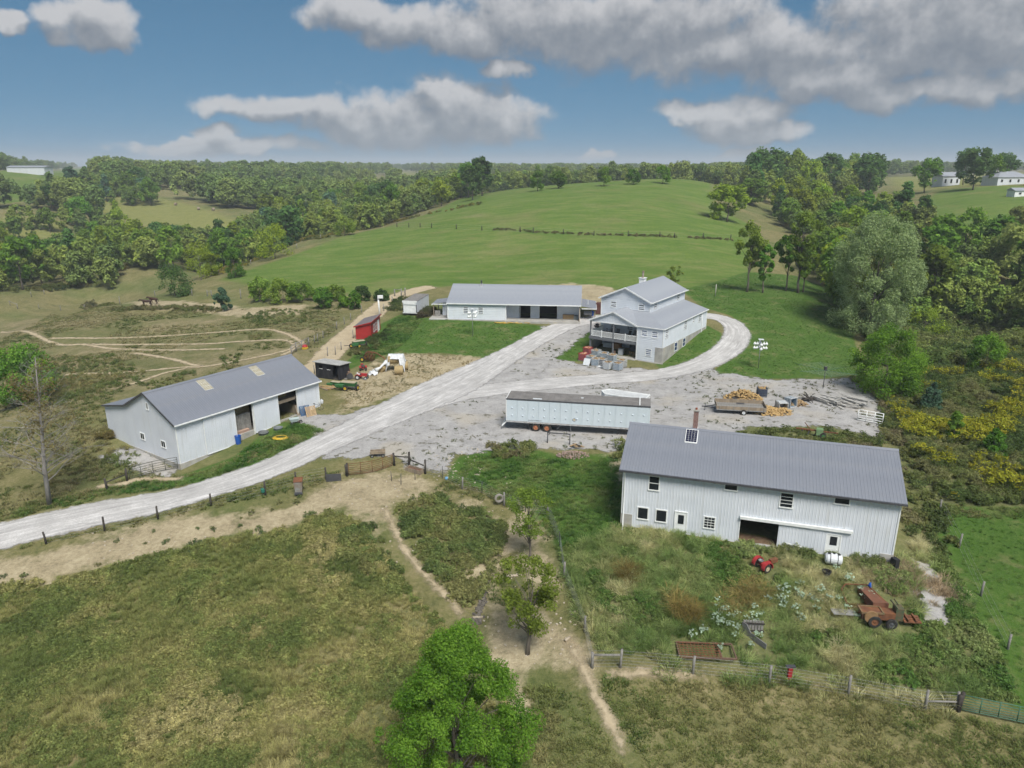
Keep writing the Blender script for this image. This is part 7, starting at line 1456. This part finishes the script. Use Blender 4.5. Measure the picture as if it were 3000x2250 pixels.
scatter('cropped_grass', put(q), 'short', .8 + .9 * vnoise(q[:, 0], q[:, 1], 2, 8), tints(q, [(.10, .13, .042), (.14, .155, .054), (.185, .178, .074), (.235, .205, .10)], 14, 4), 'short dry grass of the pasture below the green gate', 4)
LOT = [[(1640,1620),(1825,1540),(2200,1600),(2615,1660),(2700,1580),(2760,1620),(2830,1740),(2990,2060),(2750,2030),(2300,1955),(1760,1915),(1690,1800)]]
q = off_roads(area_points(LOT, 9, 5)); h = vnoise(q[:, 0], q[:, 1], 3.0, 21)
q = q[poly_sd(q, path_at([(2680,1640),(2720,1650),(2790,1740),(2780,1830),(2710,1830),(2690,1740)])) < .1]
h = vnoise(q[:, 0], q[:, 1], 3.0, 21); a = h < .58
scatter('tall_grass', put(q[a]), 'tall', .35 + .45 * rng.random(a.sum()), tints(q[a], RNK, 15, 3.5), 'tall flattened grass in front of the two-storey barn', 5, tilt=.3)
a = ~a; scatter('lot_weeds', put(q[a]), 'weed', .6 + .7 * rng.random(a.sum()), tints(q[a], GRN[1:] + RNK[1:3], 16, 3), 'leafy weeds in front of the two-storey barn', 6)
def spots(lst, n, spread, seed):
    r_ = np.random.default_rng(seed); out = []
    for x, y, k in lst: c = np.array(at(x, y)[:2]); out.append(c + r_.normal(size=(int(n * k), 2)) * spread * k)
    return np.concatenate(out)
q = spots([(2110,1810,1), (2340,1750,1), (2420,1770,1.1), (2500,1725,1), (2070,1850,.9), (2150,1840,.9), (2230,1850,.8), (2330,1730,.8), (2200,1820,.9), (2330,1790,.7)], 8, .9, 7)
scatter('white_wildflowers', put(q), 'white', .45 + .4 * rng.random(len(q)), tints(q, GRN[1:], 17), 'white flowering weeds in front of the two-storey barn', 7)
q = spots([(2180,1765,1.1), (2200,1740,.9), (2000,1780,.9), (2010,1800,.7), (1840,1690,.7)], 22, .6, 8)
scatter('rust_grass', put(q), 'tall', .7 + .4 * rng.random(len(q)), tints(q, [(.17, .125, .045), (.22, .16, .06), (.26, .20, .085)], 18), 'rust coloured tall grass in front of the two-storey barn', 8)
q = spots([(2590,1700,.9), (2640,1720,1.1), (2650,1680,.9), (2760,1725,.9), (2780,1750,.7), (2680,1690,.8)], 26, .7, 9)
scatter('pink_grass', put(q), 'grass', .8 + .5 * rng.random(len(q)), tints(q, [(.26, .19, .13), (.34, .25, .18), (.38, .29, .21)], 19), 'pinkish dry grass by the right end of the two-storey barn', 9)
LAW = [[(1040,1050),(1080,1015),(1130,960),(1160,930),(1200,925),(1240,935),(1190,1000),(1150,1030),(1080,1060)],[(640,1400),(700,1320),(790,1275),(860,1240),(900,1250),(760,1330)],[(1370,1345),(1500,1315),(1640,1350),(1815,1340),(1815,1560),(1900,1600),(1760,1740),(1690,1720),(1640,1560),(1480,1440),(1340,1395)],[(540,1405),(700,1345),(800,1275),(860,1240),(1000,1270),(960,1305),(640,1410)],[(40,1560),(300,1455),(640,1400),(560,1390),(300,1430),(40,1500)]]
q = off_roads(area_points(LAW, 10, 10), dirt=-.2, gravel=.2)
scatter('rough_lawn_grass', put(q), 'short', .9 + .8 * vnoise(q[:, 0], q[:, 1], 1.6, 31), tints(q, GRN, 20, 2.5), 'short green grass round the two-storey barn and along the drive', 10)
BRU = [[(2470,960),(2560,1000),(2620,1090),(2740,1085),(2900,1055),(3150,1015),(3150,930),(2800,920),(2640,935),(2500,930)]]
q = off_roads(area_points(BRU, .55, 23)); scatter('thicket_brush', put(q), 'bush', 1.3 + 1.6 * rng.random(len(q)), tints(q, [(.07, .10, .034), (.105, .135, .042), (.15, .165, .052), (.13, .13, .06)], 33, 5), 'brushy undergrowth between the round maple and the thicket', 23)
GOL = [[(2600,1190),(2640,1110),(2740,1080),(2900,1050),(3150,1010),(3200,1480),(2780,1475),(2700,1400),(2650,1300)]]
q = off_roads(area_points(GOL, 2.6, 11)); v = vnoise(q[:, 0], q[:, 1], 5, 41) * .7 + vnoise(q[:, 0], q[:, 1], 1.6, 42) * .3; g_ = v > .56
scatter('goldenrod', put(q[g_]), 'gold', .8 + .55 * rng.random(g_.sum()), tints(q[g_], [(.075, .10, .032), (.11, .125, .042), (.15, .15, .055)], 21), 'yellow goldenrod in bloom behind the two-storey barn', 11)
scatter('goldenrod_field_weeds', put(q[~g_]), 'bush', .6 + .55 * rng.random((~g_).sum()), tints(q[~g_], [(.06, .085, .03), (.095, .12, .042), (.14, .15, .055), (.16, .15, .07)], 22, 3), 'dark green and brown weeds among the goldenrod', 12)
EDG = [[(2600,1290),(2650,1330),(2640,1450),(2660,1560),(2760,1640),(2790,1600),(2780,1490),(2700,1440),(2680,1300)],[(2480,1100),(2560,1120),(2640,1200),(2660,1300),(2590,1290),(2570,1170)],[(2200,1265),(2450,1265),(2590,1290),(2560,1335),(2080,1300)],[(1790,1305),(1850,1300),(1860,1340),(1800,1350)],[(1430,1310),(1560,1300),(1560,1340),(1440,1345)]]
q = off_roads(area_points(EDG, 2.2, 12)); scatter('yard_edge_weeds', put(q), 'weed', .9 + 1.0 * rng.random(len(q)), tints(q, [(.075, .095, .036), (.12, .135, .05), (.175, .17, .068), (.17, .14, .085)], 23, 3), 'brown and green weeds along the edge of the gravel yard', 13)
# pasture on the left, thin and grazed
LP = [[(-300,1180),(0,1000),(150,920),(500,905),(850,905),(1000,890),(990,960),(880,1060),(700,1080),(420,1140),(300,1280),(480,1400),(0,1520),(-300,1600)]]
q = off_roads(area_points(LP, 2.4, 13), dirt=0, paths=.7); h = vnoise(q[:, 0], q[:, 1], 6, 51); q = q[h > .38]
scatter('grazed_grass', put(q), 'short', .9 + 1.3 * rng.random(len(q)), tints(q, [(.08, .10, .034), (.12, .128, .05), (.18, .16, .08), (.25, .205, .12)], 24, 7), 'thin grazed grass of the pasture behind the livestock barn', 14)
LW = [[(0,1120),(150,1090),(420,1080),(420,1120),(200,1190),(0,1200)],[(100,1050),(340,1040),(400,1075),(200,1090),(60,1085)],[(700,930),(800,905),(930,915),(900,945),(760,955)],[(640,1050),(700,1035),(710,1065),(650,1075)],[(720,985),(790,975),(800,990),(740,1000)],[(80,1340),(260,1290),(420,1330),(380,1400),(150,1430)],[(400,1130),(560,1090),(590,1095),(440,1150)]]
q = off_roads(area_points(LW, 1.5, 14)); scatter('pasture_thistles', put(q), 'weed', .6 + .7 * rng.random(len(q)), tints(q, [(.095, .12, .042), (.13, .148, .056), (.175, .17, .075), (.20, .165, .08)], 25, 4), 'green and brown weed patches in the pasture behind the livestock barn', 15)
VER = [[(-300,1660),(0,1620),(300,1560),(620,1490),(850,1440),(1000,1410),(1000,1380),(850,1400),(560,1450),(200,1540),(-300,1640)],[(-300,1600),(40,1520),(300,1450),(560,1400),(800,1340),(950,1290),(880,1270),(600,1380),(400,1400),(200,1440),(0,1500),(-300,1560)],
       [(1250,1440),(1330,1400),(1480,1440),(1640,1560),(1700,1740),(1720,1850),(1640,1700),(1560,1520),(1450,1470)],[(1440,1620),(1520,1600),(1500,1700),(1560,1780),(1720,1900),(1650,1840),(1540,1800),(1440,1760),(1410,1720)],[(2760,1480),(3100,1490),(3100,1520),(2770,1510)],[(1330,1830),(1480,1950),(1520,2060),(1440,2000),(1330,1900)]]
q = off_roads(area_points(VER, 7, 17), dirt=.1, gravel=0)
scatter('verge_grass', put(q), 'short', .8 + .9 * rng.random(len(q)), tints(q, [(.08, .11, .034), (.11, .132, .045), (.16, .155, .066), (.22, .185, .095)], 27, 3), 'rough grass on the verges and banks', 17)
LWN = [p_ for i_, p_ in enumerate(ZONES['lawn']) if i_ in (0, 1, 2, 3, 6)]
q = off_roads(area_points(LWN, 3.2, 18), 2.9, gravel=-.1)
scatter('lawn_grass', put(q), 'short', .45 + .35 * rng.random(len(q)), tints(q, [(.06, .11, .028), (.075, .124, .034), (.10, .14, .044)], 28, 5, .25), 'mown green grass of the lawns', 18)
STR = [[(1000,1210),(1020,1120),(1100,1060),(1180,1035),(1300,1038),(1420,1052),(1380,1075),(1220,1130),(1080,1180)]]
q = off_roads(area_points(STR, 6, 19)); q = q[vnoise(q[:, 0], q[:, 1], 2.2, 81) > .42]
scatter('trampled_straw', put(q), 'short', .4 + .6 * rng.random(len(q)), tints(q, [(.10, .105, .05), (.20, .17, .095), (.27, .215, .125), (.22, .165, .085)], 29, 2), 'trampled straw and weeds on the bare yard by the hay bales', 19, tilt=.6)
q = off_obst(area_points([GRAVEL], 1.1, 20)); q = q[(line_d(q, _drive) > 3.2) & (line_d(q, _loop) > 2.6)]; q = q[vnoise(q[:, 0], q[:, 1], 3.5, 82) * .6 + vnoise(q[:, 0], q[:, 1], 1.1, 83) * .4 > .60]
scatter('gravel_weeds', put(q, .02), 'short', .6 + .8 * rng.random(len(q)), tints(q, [(.06, .075, .03), (.10, .105, .045), (.13, .11, .06)], 30, 3), 'weeds growing through the gravel yard', 20, tilt=.4)
# weedy rows along fences and walls
def row(name, pts, width, per_m, kind, pal, sc, label, seed):
    ln = smooth_line(path_at(pts), 1.0); L_ = len(ln); r_ = np.random.default_rng(seed); k = int(L_ * per_m); i = r_.integers(0, L_, k); qq = ln[i] + r_.normal(size=(k, 2)) * width / 2
    keep = vnoise(qq[:, 0], qq[:, 1], 6, seed) > .3; qq = off_obst(qq[keep], .05)
    scatter(name, put(qq), kind, sc * (.6 + .8 * r_.random(len(qq))), tints(qq, pal, seed, 4), label, seed)
BRN = [(0.081, 0.081, 0.039), (0.127, 0.115, 0.055), (0.172, 0.144, 0.075), (0.115, 0.127, 0.048)]
row('hill_fence_weeds', [(1430,672),(1600,682),(1800,690),(2000,696),(2140,703)], .9, 3, 'weed', BRN, 1.1, 'dark weeds along the fence across the hill field', 31)
row('hill_edge_weeds', [(660,800),(800,745),(950,695),(1090,668),(1250,630),(1400,598)], 3.5, 4, 'weed', [(.075, .095, .034), (.13, .13, .045), (.19, .155, .035), (.16, .12, .05)], 1.7, 'weeds and goldenrod along the fence left of the hill field', 32)
row('pen_weeds', [(260,890),(330,900),(430,905),(520,905),(640,912)], 1.8, 6, 'weed', BRN + [(.11, .115, .04)], 1.5, 'brown and green weeds in front of the horses', 33)
row('barn_wall_weeds', [(330,1285),(400,1320),(430,1335),(450,1345)], 1.2, 9, 'bush', [(.06, .08, .03), (.12, .115, .045), (.15, .11, .05)], .95, 'weeds against the gable of the livestock barn', 34)
row('barn_front_weeds', [(1825,1548),(1900,1560),(2050,1585),(2150,1605)], .5, 3, 'weed', GRN[:3] + BRN[1:2], .8, 'weeds along the foot of the two-storey barn', 35)
row('barn_front_tall_weeds', [(2290,1625),(2380,1632),(2480,1645),(2560,1655)], .7, 6, 'bush', [(.09, .115, .042), (.14, .15, .06)], .6, 'tall weeds by the right-hand door of the two-storey barn', 36)
row('lane_edge_weeds', [(1045,1035),(1090,1010),(1120,960),(1145,915),(1175,880),(1215,868)], 1.6, 6, 'weed', [(.05, .072, .026), (.085, .105, .038), (.12, .105, .05)], 1.3, 'weeds between the dirt lane and the lawn', 37)
row('white_box_weeds', [(1235,930),(1255,915),(1270,925)], 1.0, 14, 'bush', [(.06, .078, .03), (.09, .07, .045)], .9, 'bushy weeds between the white box and the workshop', 38)
row('woods_edge_weeds', [(-50,862),(120,850),(300,808),(420,770),(530,745)], 4, 3, 'bush', [(.055, .078, .026), (.10, .11, .036), (.14, .12, .045)], 1.3, 'rank weeds along the edge of the valley woods', 39)
row('lot_fence_weeds', [(1690,1900),(1760,1945),(2000,1960),(2250,1990),(2500,2025),(2740,2060)], 1.0, 5, 'grass', RNK, 1.1, 'long grass under the wire fence', 40)
row('dirt_edge_weeds', [(-50,1700),(120,1690),(230,1680),(330,1640),(400,1610),(560,1570),(640,1545),(760,1520),(900,1490)], 4.0, 1.6, 'weed', [(.085, .11, .05), (.12, .14, .06), (.17, .16, .075)], .75, 'scattered weeds on the bare bank below the drive', 41)
# ------------------------------------------------------------------ trees
grow((1350,2340), 1832, 530, 'bright', 'bright green bushy maple at the bottom centre of the view', 3, 'egg', .05, 100000, .056, 260, .10, fill=.5, limbs=34)
grow((1545,1915), 1640, 265, 'olive', 'sparse tree with bare lower branches on the dirt by the creek', 5, 'vase', .26, 7000, .085, 60, .15, fill=.3, limbs=26, r0=.16)
grow((1552,1640), 1432, 165, 'olive', 'small thin-leaved tree by the wire fence near the two-storey barn', 6, 'vase', .3, 3600, .085, 40, .16, fill=.3, limbs=18, r0=.11)
grow((2590,1158), 962, 225, 'bright', 'round yellow-green maple at the end of the gravel yard', 7, 'dome', .06, 24000, .12, 80, .2)
grow((2545,985), 632, 330, 'silver', 'large silvery willow beside the lawn', 8, 'dome', .04, 52000, .16, 170, .15, fill=.6)
for i, (bx, by, ty, wd, lf, lb) in enumerate([(2188,855,650,125,'olive','tall thin tree standing farthest left in the row on the lawn edge'), (2234,858,720,72,'green','shortest of the thin trees on the lawn edge'), (2302,852,690,95,'green','twin-stemmed dark tree in the row on the lawn edge'), (2338,858,620,125,'olive','tallest of the thin trees on the lawn edge'), (2352,856,700,100,'green','leaning dark tree next to the silvery willow')]):
    grow((bx, by), ty, wd, lf, lb, 20 + i, 'vase', .28, 3600, .24, 34, .19, fill=.25, limbs=22)
grow((1975,845), 778, 55, 'olive', 'small wispy tree just behind the farmhouse', 30, 'vase', .15, 1100, .16, 20, .2, fill=.3)
grow((70,1185), 1018, 190, 'green', 'leafy green tree at the left edge above the bare tree', 31, 'round', .1, 9000, .18, 46, .24)
grow((135,1190), 1060, 80, 'yellow', 'yellowing sapling beside the leafy tree at the left edge', 32, 'round', .1, 2600, .16, 22, .26)
for bx, by, ty, wd, lf, lb, sd, sh in [(2725,1205,1120,75,'bluegreen','blue-green young pine farthest left in the goldenrod',40,'cone'), (2790,1295,1205,62,'green','young pine in the middle of the goldenrod',41,'cone'), (2905,1335,1255,85,'green','young pine farthest right in the goldenrod',42,'cone'), (2880,1090,985,125,'bright','light green bushy young maple behind the goldenrod',43,'dome'), (2700,985,905,150,'yellow','yellow-green tree just behind the round maple',44,'dome')]:
    grow((bx, by), ty, wd, lf, lb, sd, sh, .05, 5200, .14, 36, .22)
# garden and pasture shrubs
for bx, by, ty, wd, lf, lb, sd in [(515,868,785,120,'dark','large dark bush behind the horses',50), (655,912,845,52,'bluegreen','small dense bush beside the sandy patch',51), (590,815,708,120,'yellow','bright young tree above the dark bush behind the horses',52), (690,812,730,72,'green','dark green young tree beside the field corner',53), (625,808,742,60,'yellow','pale green sapling between the two young trees',54), (805,758,662,112,'yellow','rounded willow-green tree on the hill field edge',55), (768,760,720,48,'green','small dark tree at the foot of the rounded willow-green tree',56), (1010,690,643,74,'olive','round bush on the fence line left of the hill field',57), (1195,632,572,75,'green','dark bushy tree where the hill fence meets the woods',58),
                                    (765,885,818,90,'olive','left bush of the hedge row by the sandy patch',60), (830,888,822,95,'olive','middle bush of the hedge row by the sandy patch',61), (885,885,828,80,'green','right bush of the hedge row by the sandy patch',62), (948,905,842,55,'green','upright shrub just left of the dirt lane',63), (1040,905,855,48,'green','leafy shrub near the white lamp pole',64), (1062,880,840,52,'dark','dark shrub behind the white lamp pole',65), (985,880,840,70,'olive','loose shrub at the corner of the hill field',66), (1120,880,852,50,'dark','low bush beside the field gate',67), (310,815,778,46,'bright','bright round bush at the edge of the valley woods',68), (1008,900,868,36,'bright','pale sapling beside the dirt lane',69)]:
    grow((bx, by), ty, wd, lf, lb, sd, 'dome', .06, 3000, .2, 30, .25, cat='shrub' if 'bush' in lb or 'shrub' in lb else 'tree', name='shrub' if 'bush' in lb or 'shrub' in lb else 'tree')
# bare tree by the drive
p = at(145, 1478); H = z_of(p, 1045) - p.z; rng = np.random.default_rng(77); mb = MB()
def twig(p0, d, ln, r, depth):
    p0 = Vector(p0); d = Vector(d).normalized(); pts = [p0]; cur = p0
    for k in range(3):
        d = (d + Vector(rng.normal(size=3)) * .12 + Vector((0, 0, .05))).normalized(); cur = cur + d * ln / 3; pts.append(cur)
    mb.tube(pts, [r, r * .8, r * .6, r * .35], 5 if depth < 2 else 3, False)
    if depth < 3:
        for k in range(7 if depth == 0 else 5):
            t = rng.uniform(.3, 1); q_ = pts[0].lerp(pts[-1], t); a = rng.uniform(0, 6.28); nd = (d * .55 + Vector((math.cos(a), math.sin(a), rng.uniform(-.1, .5)))).normalized(); twig(q_, nd, ln * rng.uniform(.42, .6), r * .42, depth + 1)
bt = empty('tree', p, 0, 'bare grey tree standing beside the drive at left', 'tree')
tp_ = [(0, 0, -.3), (.25, -.05, H * .25), (.6, .1, H * .5), (1.1, .05, H * .8), (1.45, 0, H)]
mb.tube(tp_, [.24, .17, .13, .07, .02], 8); tk = mb.build('trunk', M_barkp, bt); mb = MB()
for k in range(44):
    t = .16 + .8 * (k / 44); z = H * t; a = k * 2.4; twig((1.4 * t ** 1.15, .05, z), (math.cos(a), math.sin(a), .35 + .5 * t), H * (.31 * (1 - t * .7)), .06 * (1.15 - t), 1)
mb.build('branches', M_barkp, bt)
C = np.array([[.8 + rng.normal() * 1.4, rng.normal() * 1.4, H * rng.uniform(.32, 1.0)] for _ in range(40)]); V, Q, sh = leaves(rng, C, np.full(40, .9), 2600, .10); cm = np_mesh('crown', V, Q); vattr(cm, 'shade', sh); mobj('crown', cm, leaf_mat('leaf_russet', (.085, .06, .028), (.125, .09, .042), (.16, .12, .06)), bt)

# woods: a few grown trees of each habit, copied with their trunk and crown
FAR = [tree_mesh(100 + i, 12, cr, 2.2, sh, 30, 1900, .46, .27, 8, fill=.5, sides=5) for i, (cr, sh) in enumerate([(4.4, 'round'), (5.0, 'dome'), (3.6, 'round'), (4.8, 'dome'), (3.2, 'cone'), (4.2, 'vase')])]
LK = ['green', 'dark', 'olive', 'yellow', 'green', 'dark', 'olive', 'yellow', 'bluegreen', 'dark', 'green']
TONE = {'green': 'mid green', 'dark': 'dark green', 'olive': 'olive green', 'yellow': 'yellow-green', 'rust': 'brownish green', 'bluegreen': 'blue-green'}
def wood(polys, spacing, seed, label, group, hscale=(.8, 1.25), pal=LK, limit=400, world=False):
    r_ = np.random.default_rng(seed); out = []
    for pp in polys:
        w_ = np.array(pp) if world else path_at(pp); lo, hi = w_.min(0), w_.max(0); n = int((hi - lo).prod() / spacing ** 2 * 3); c = lo + r_.random((n, 2)) * (hi - lo); c = c[poly_sd(c, w_) > 0]
        for x in c:
            if all((x[0] - y[0]) ** 2 + (x[1] - y[1]) ** 2 > spacing ** 2 for y in out): out.append(x)
    out = np.array(out)[:limit]; zz = terr(out[:, 0], out[:, 1])
    for (x, y), z in zip(out, zz):
        lf = pal[int(vnoise(x, y, 28, seed) * .6 * len(pal) + r_.random() * .4 * len(pal)) % len(pal)]
        tree_obj(FAR[r_.integers(0, len(FAR))], (x, y, z), LEAF[lf], r_.uniform(*hscale), r_.uniform(0, 6.28), label if label.startswith('tall dark') else TONE[lf] + ' ' + label, group, sxy=r_.uniform(.85, 1.2))
    return len(out)
nw = 0
def polar(*a): return [tuple(ctl_d(px_, r_, 0)[:2]) for px_, r_ in a]
V1 = [polar((-150,262),(90,250),(250,250),(340,258),(430,258),(560,253),(640,256),(640,345),(430,355),(250,350),(-150,350))]
V2 = [polar((640,256),(720,258),(800,264),(900,274),(1000,284),(1100,296),(1200,314),(1300,342),(1400,385),(1400,470),(1200,470),(1000,440),(900,425),(760,395),(640,345))]
V3 = [[(-100,690),(150,655),(330,660),(430,690),(330,700),(100,710),(-100,730)], [(130,585),(210,560),(330,555),(420,570),(470,590),(420,620),(320,600),(200,625),(120,625)]]
R1 = [[(2420,885),(2480,960),(2640,975),(2800,955),(3150,985),(3150,720),(2950,720),(2760,760),(2620,740),(2520,720),(2400,760)]]
R2 = [[(2330,690),(2420,720),(2640,700),(2760,700),(2720,660),(2600,640),(2480,620),(2330,600),(2250,620)]]
R3 = [[(2190,600),(2330,590),(2450,585),(2560,575),(2500,545),(2350,535),(2200,540)]]
nw += wood(V1, 11.5, 1, 'broadleaf tree in the nearest belt of the valley woods at left', 'trees in the near valley belt', (.9, 1.3), world=True)
nw += wood(V2, 15, 2, 'broadleaf tree in the wooded draw left of the hill field', 'trees in the wooded draw', (.9, 1.35), world=True)
nw += wood(V3, 15, 3, 'tree in the belt round the yellow hay field', 'trees round the hay field', (.9, 1.4))
nw += wood([[(1345,595),(1400,585),(1440,578),(1430,566),(1350,575)]], 13, 5, 'tall dark tree in the clump on the left shoulder of the hill', 'clump on the hill shoulder', (1.1, 1.45), ['green', 'dark', 'green'])
nw += wood(R1, 9.5, 6, 'tree in the thicket right of the silvery willow', 'trees in the thicket at right', (.85, 1.3), ['olive', 'green', 'yellow', 'olive', 'rust', 'green', 'green', 'olive'])
nw += wood(R2, 10, 7, 'tree in the woods behind the silvery willow', 'trees behind the willow', (.8, 1.15), ['olive', 'green', 'yellow', 'dark', 'green'])
nw += wood(R3, 17, 8, 'tall tree in the woods right of the hill crest', 'trees right of the hill crest', (1.25, 1.8), ['olive', 'green', 'dark', 'yellow', 'green'])
nw += wood([[(2640,590),(2760,575),(3060,545),(3060,528),(2760,552),(2640,570)]], 16, 9, 'tree in the row along the far right fence', 'row along the far right fence', (.9, 1.4), ['green', 'dark', 'green'])
for bx, by, ty, wd, lf, lb, sd in [(2130,650,545,150,'yellow','big round yellowish tree at the right foot of the hill',80), (2195,600,520,110,'olive','round olive tree behind the big yellowish tree',81), (1575,560,505,48,'green','dark round tree peeping over the hill crest, farthest left',82), (1635,552,500,60,'green','pale green wide tree over the hill crest',83), (1770,545,492,46,'green','dark tree over the middle of the hill crest',84), (1855,540,500,44,'green','low tree over the right half of the hill crest',85), (1942,538,488,46,'bright','bright upright tree over the right half of the hill crest',86)]:
    p = at(bx, by); g_ = tree_mesh(sd, 12, 4.6, 1.6, 'dome', 34, 2600, .42, .27, 8, sides=5); dist = p.y
    H = max(6, z_of(p, ty) - p.z); tree_obj(g_, p, LEAF[lf], H / 12, sd, lb, cat='tree', sxy=min(1.6, wd / 2 * dist / FPX / (4.6 * H / 12)))
print('woods', nw)
# woodland mass towards the horizon
fc = bpy.data.collections.new('proto_far_tree')
for i in range(6):
    o = bpy.data.objects.new('proto_far_tree', FAR[i][1]); fc.objects.link(o); o.location.z = 0
    o.material_slots[0].link = 'OBJECT'; o.material_slots[0].material = None
M_far = leaf_mat('far_leaf', (1, 1, 1), (1, 1, 1), (1, 1, 1), .2, True)
for o in fc.objects: o.material_slots[0].material = M_far
rng = np.random.default_rng(9); n = 14000
for nm, polys, dn, lb, sc_ in (('valley_underwood', V1 + V2, .022, 'crowded lesser trees filling the valley woods', (.6, 1.05)), ('hay_field_underwood', V3, .016, 'crowded lesser trees round the hay field', (.6, 1.1)), ('thicket_underwood', R1 + R2, .030, 'crowded lesser trees filling the thicket at right', (.4, .9)), ('crest_underwood', R3, .012, 'crowded lesser trees right of the hill crest', (.7, 1.2)), ('hill_back_woods', [polar((1280,430),(1500,440),(1800,450),(2150,450),(2300,520),(2150,640),(1500,620),(1280,560))], .011, 'continuous woods just behind the hill crest', (.8, 1.25))):
    q = area_points(polys, dn, 60, world=nm in ('valley_underwood', 'hill_back_woods')); q = q[line_d(q, np.array([at(2588, 1100)[:2], at(2545, 985)[:2]])) > 6]
    scatter(nm, put(q, -.8), None, sc_[0] + (sc_[1] - sc_[0]) * rng.random(len(q)), tints(q, [(.085, .125, .03), (.105, .15, .036), (.14, .17, .042), (.165, .185, .044), (.09, .125, .042), (.145, .165, .048)], 74, 22, .25), lb, 51, fc, 6, tilt=.05)
th_ = rng.uniform(-.72, .72, n); r_ = np.exp(rng.uniform(math.log(430), math.log(3000), n)); q = np.stack([r_ * np.sin(th_), r_ * np.cos(th_)], 1)
v = vnoise(q[:, 0], q[:, 1], 170, 71) * .6 + vnoise(q[:, 0], q[:, 1], 60, 72) * .4
s = np.full(n, -99.)
for z_ in ('field', 'hay'):
    for p in ZONES[z_]: s = np.maximum(s, poly_sd(q, path_at(p)))
keep = (s < -8) & ((v > .45) | (r_ > 1100))
for c_, d_ in ((at(90, 503), 60), (at(927, 512), 30), (at(2780, 520), 34), (at(2940, 522), 40)): keep &= ((q - np.array(c_[:2])) ** 2).sum(1) > d_ ** 2
keep &= ~((np.abs(th_ - .33) < .12) & (r_ < 520)); q = q[keep]
scatter('far_woods', put(q), None, .85 + .6 * rng.random(len(q)), tints(q, [(.095, .135, .042), (.11, .15, .046), (.135, .165, .05), (.155, .175, .054), (.092, .128, .048)], 73, 60, .25), 'unbroken woods rolling away to the horizon', 50, fc, 6, tilt=.03)

# ------------------------------------------------------------------ haze: even thin air round everything
mb = MB(); mb.box(-5200, 5200, -300, 9500, -60, 95)
hz = mb.build('haze', [])
hm = bpy.data.materials.new('haze_air'); hm.use_nodes = True; t = NT(hm.node_tree); t.n.clear()
pv_ = t.new('ShaderNodeVolumePrincipled'); pv_.inputs['Color'].default_value = (.80, .87, .95, 1); pv_.inputs['Density'].default_value = 0.00030; pv_.inputs['Anisotropy'].default_value = 0.0
ho = t.new('ShaderNodeOutputMaterial'); t.l.new(pv_.outputs[0], ho.inputs['Volume']); hz.data.materials.append(hm)
tag(hz, 'thin pale haze lying over the whole valley', kind='stuff')
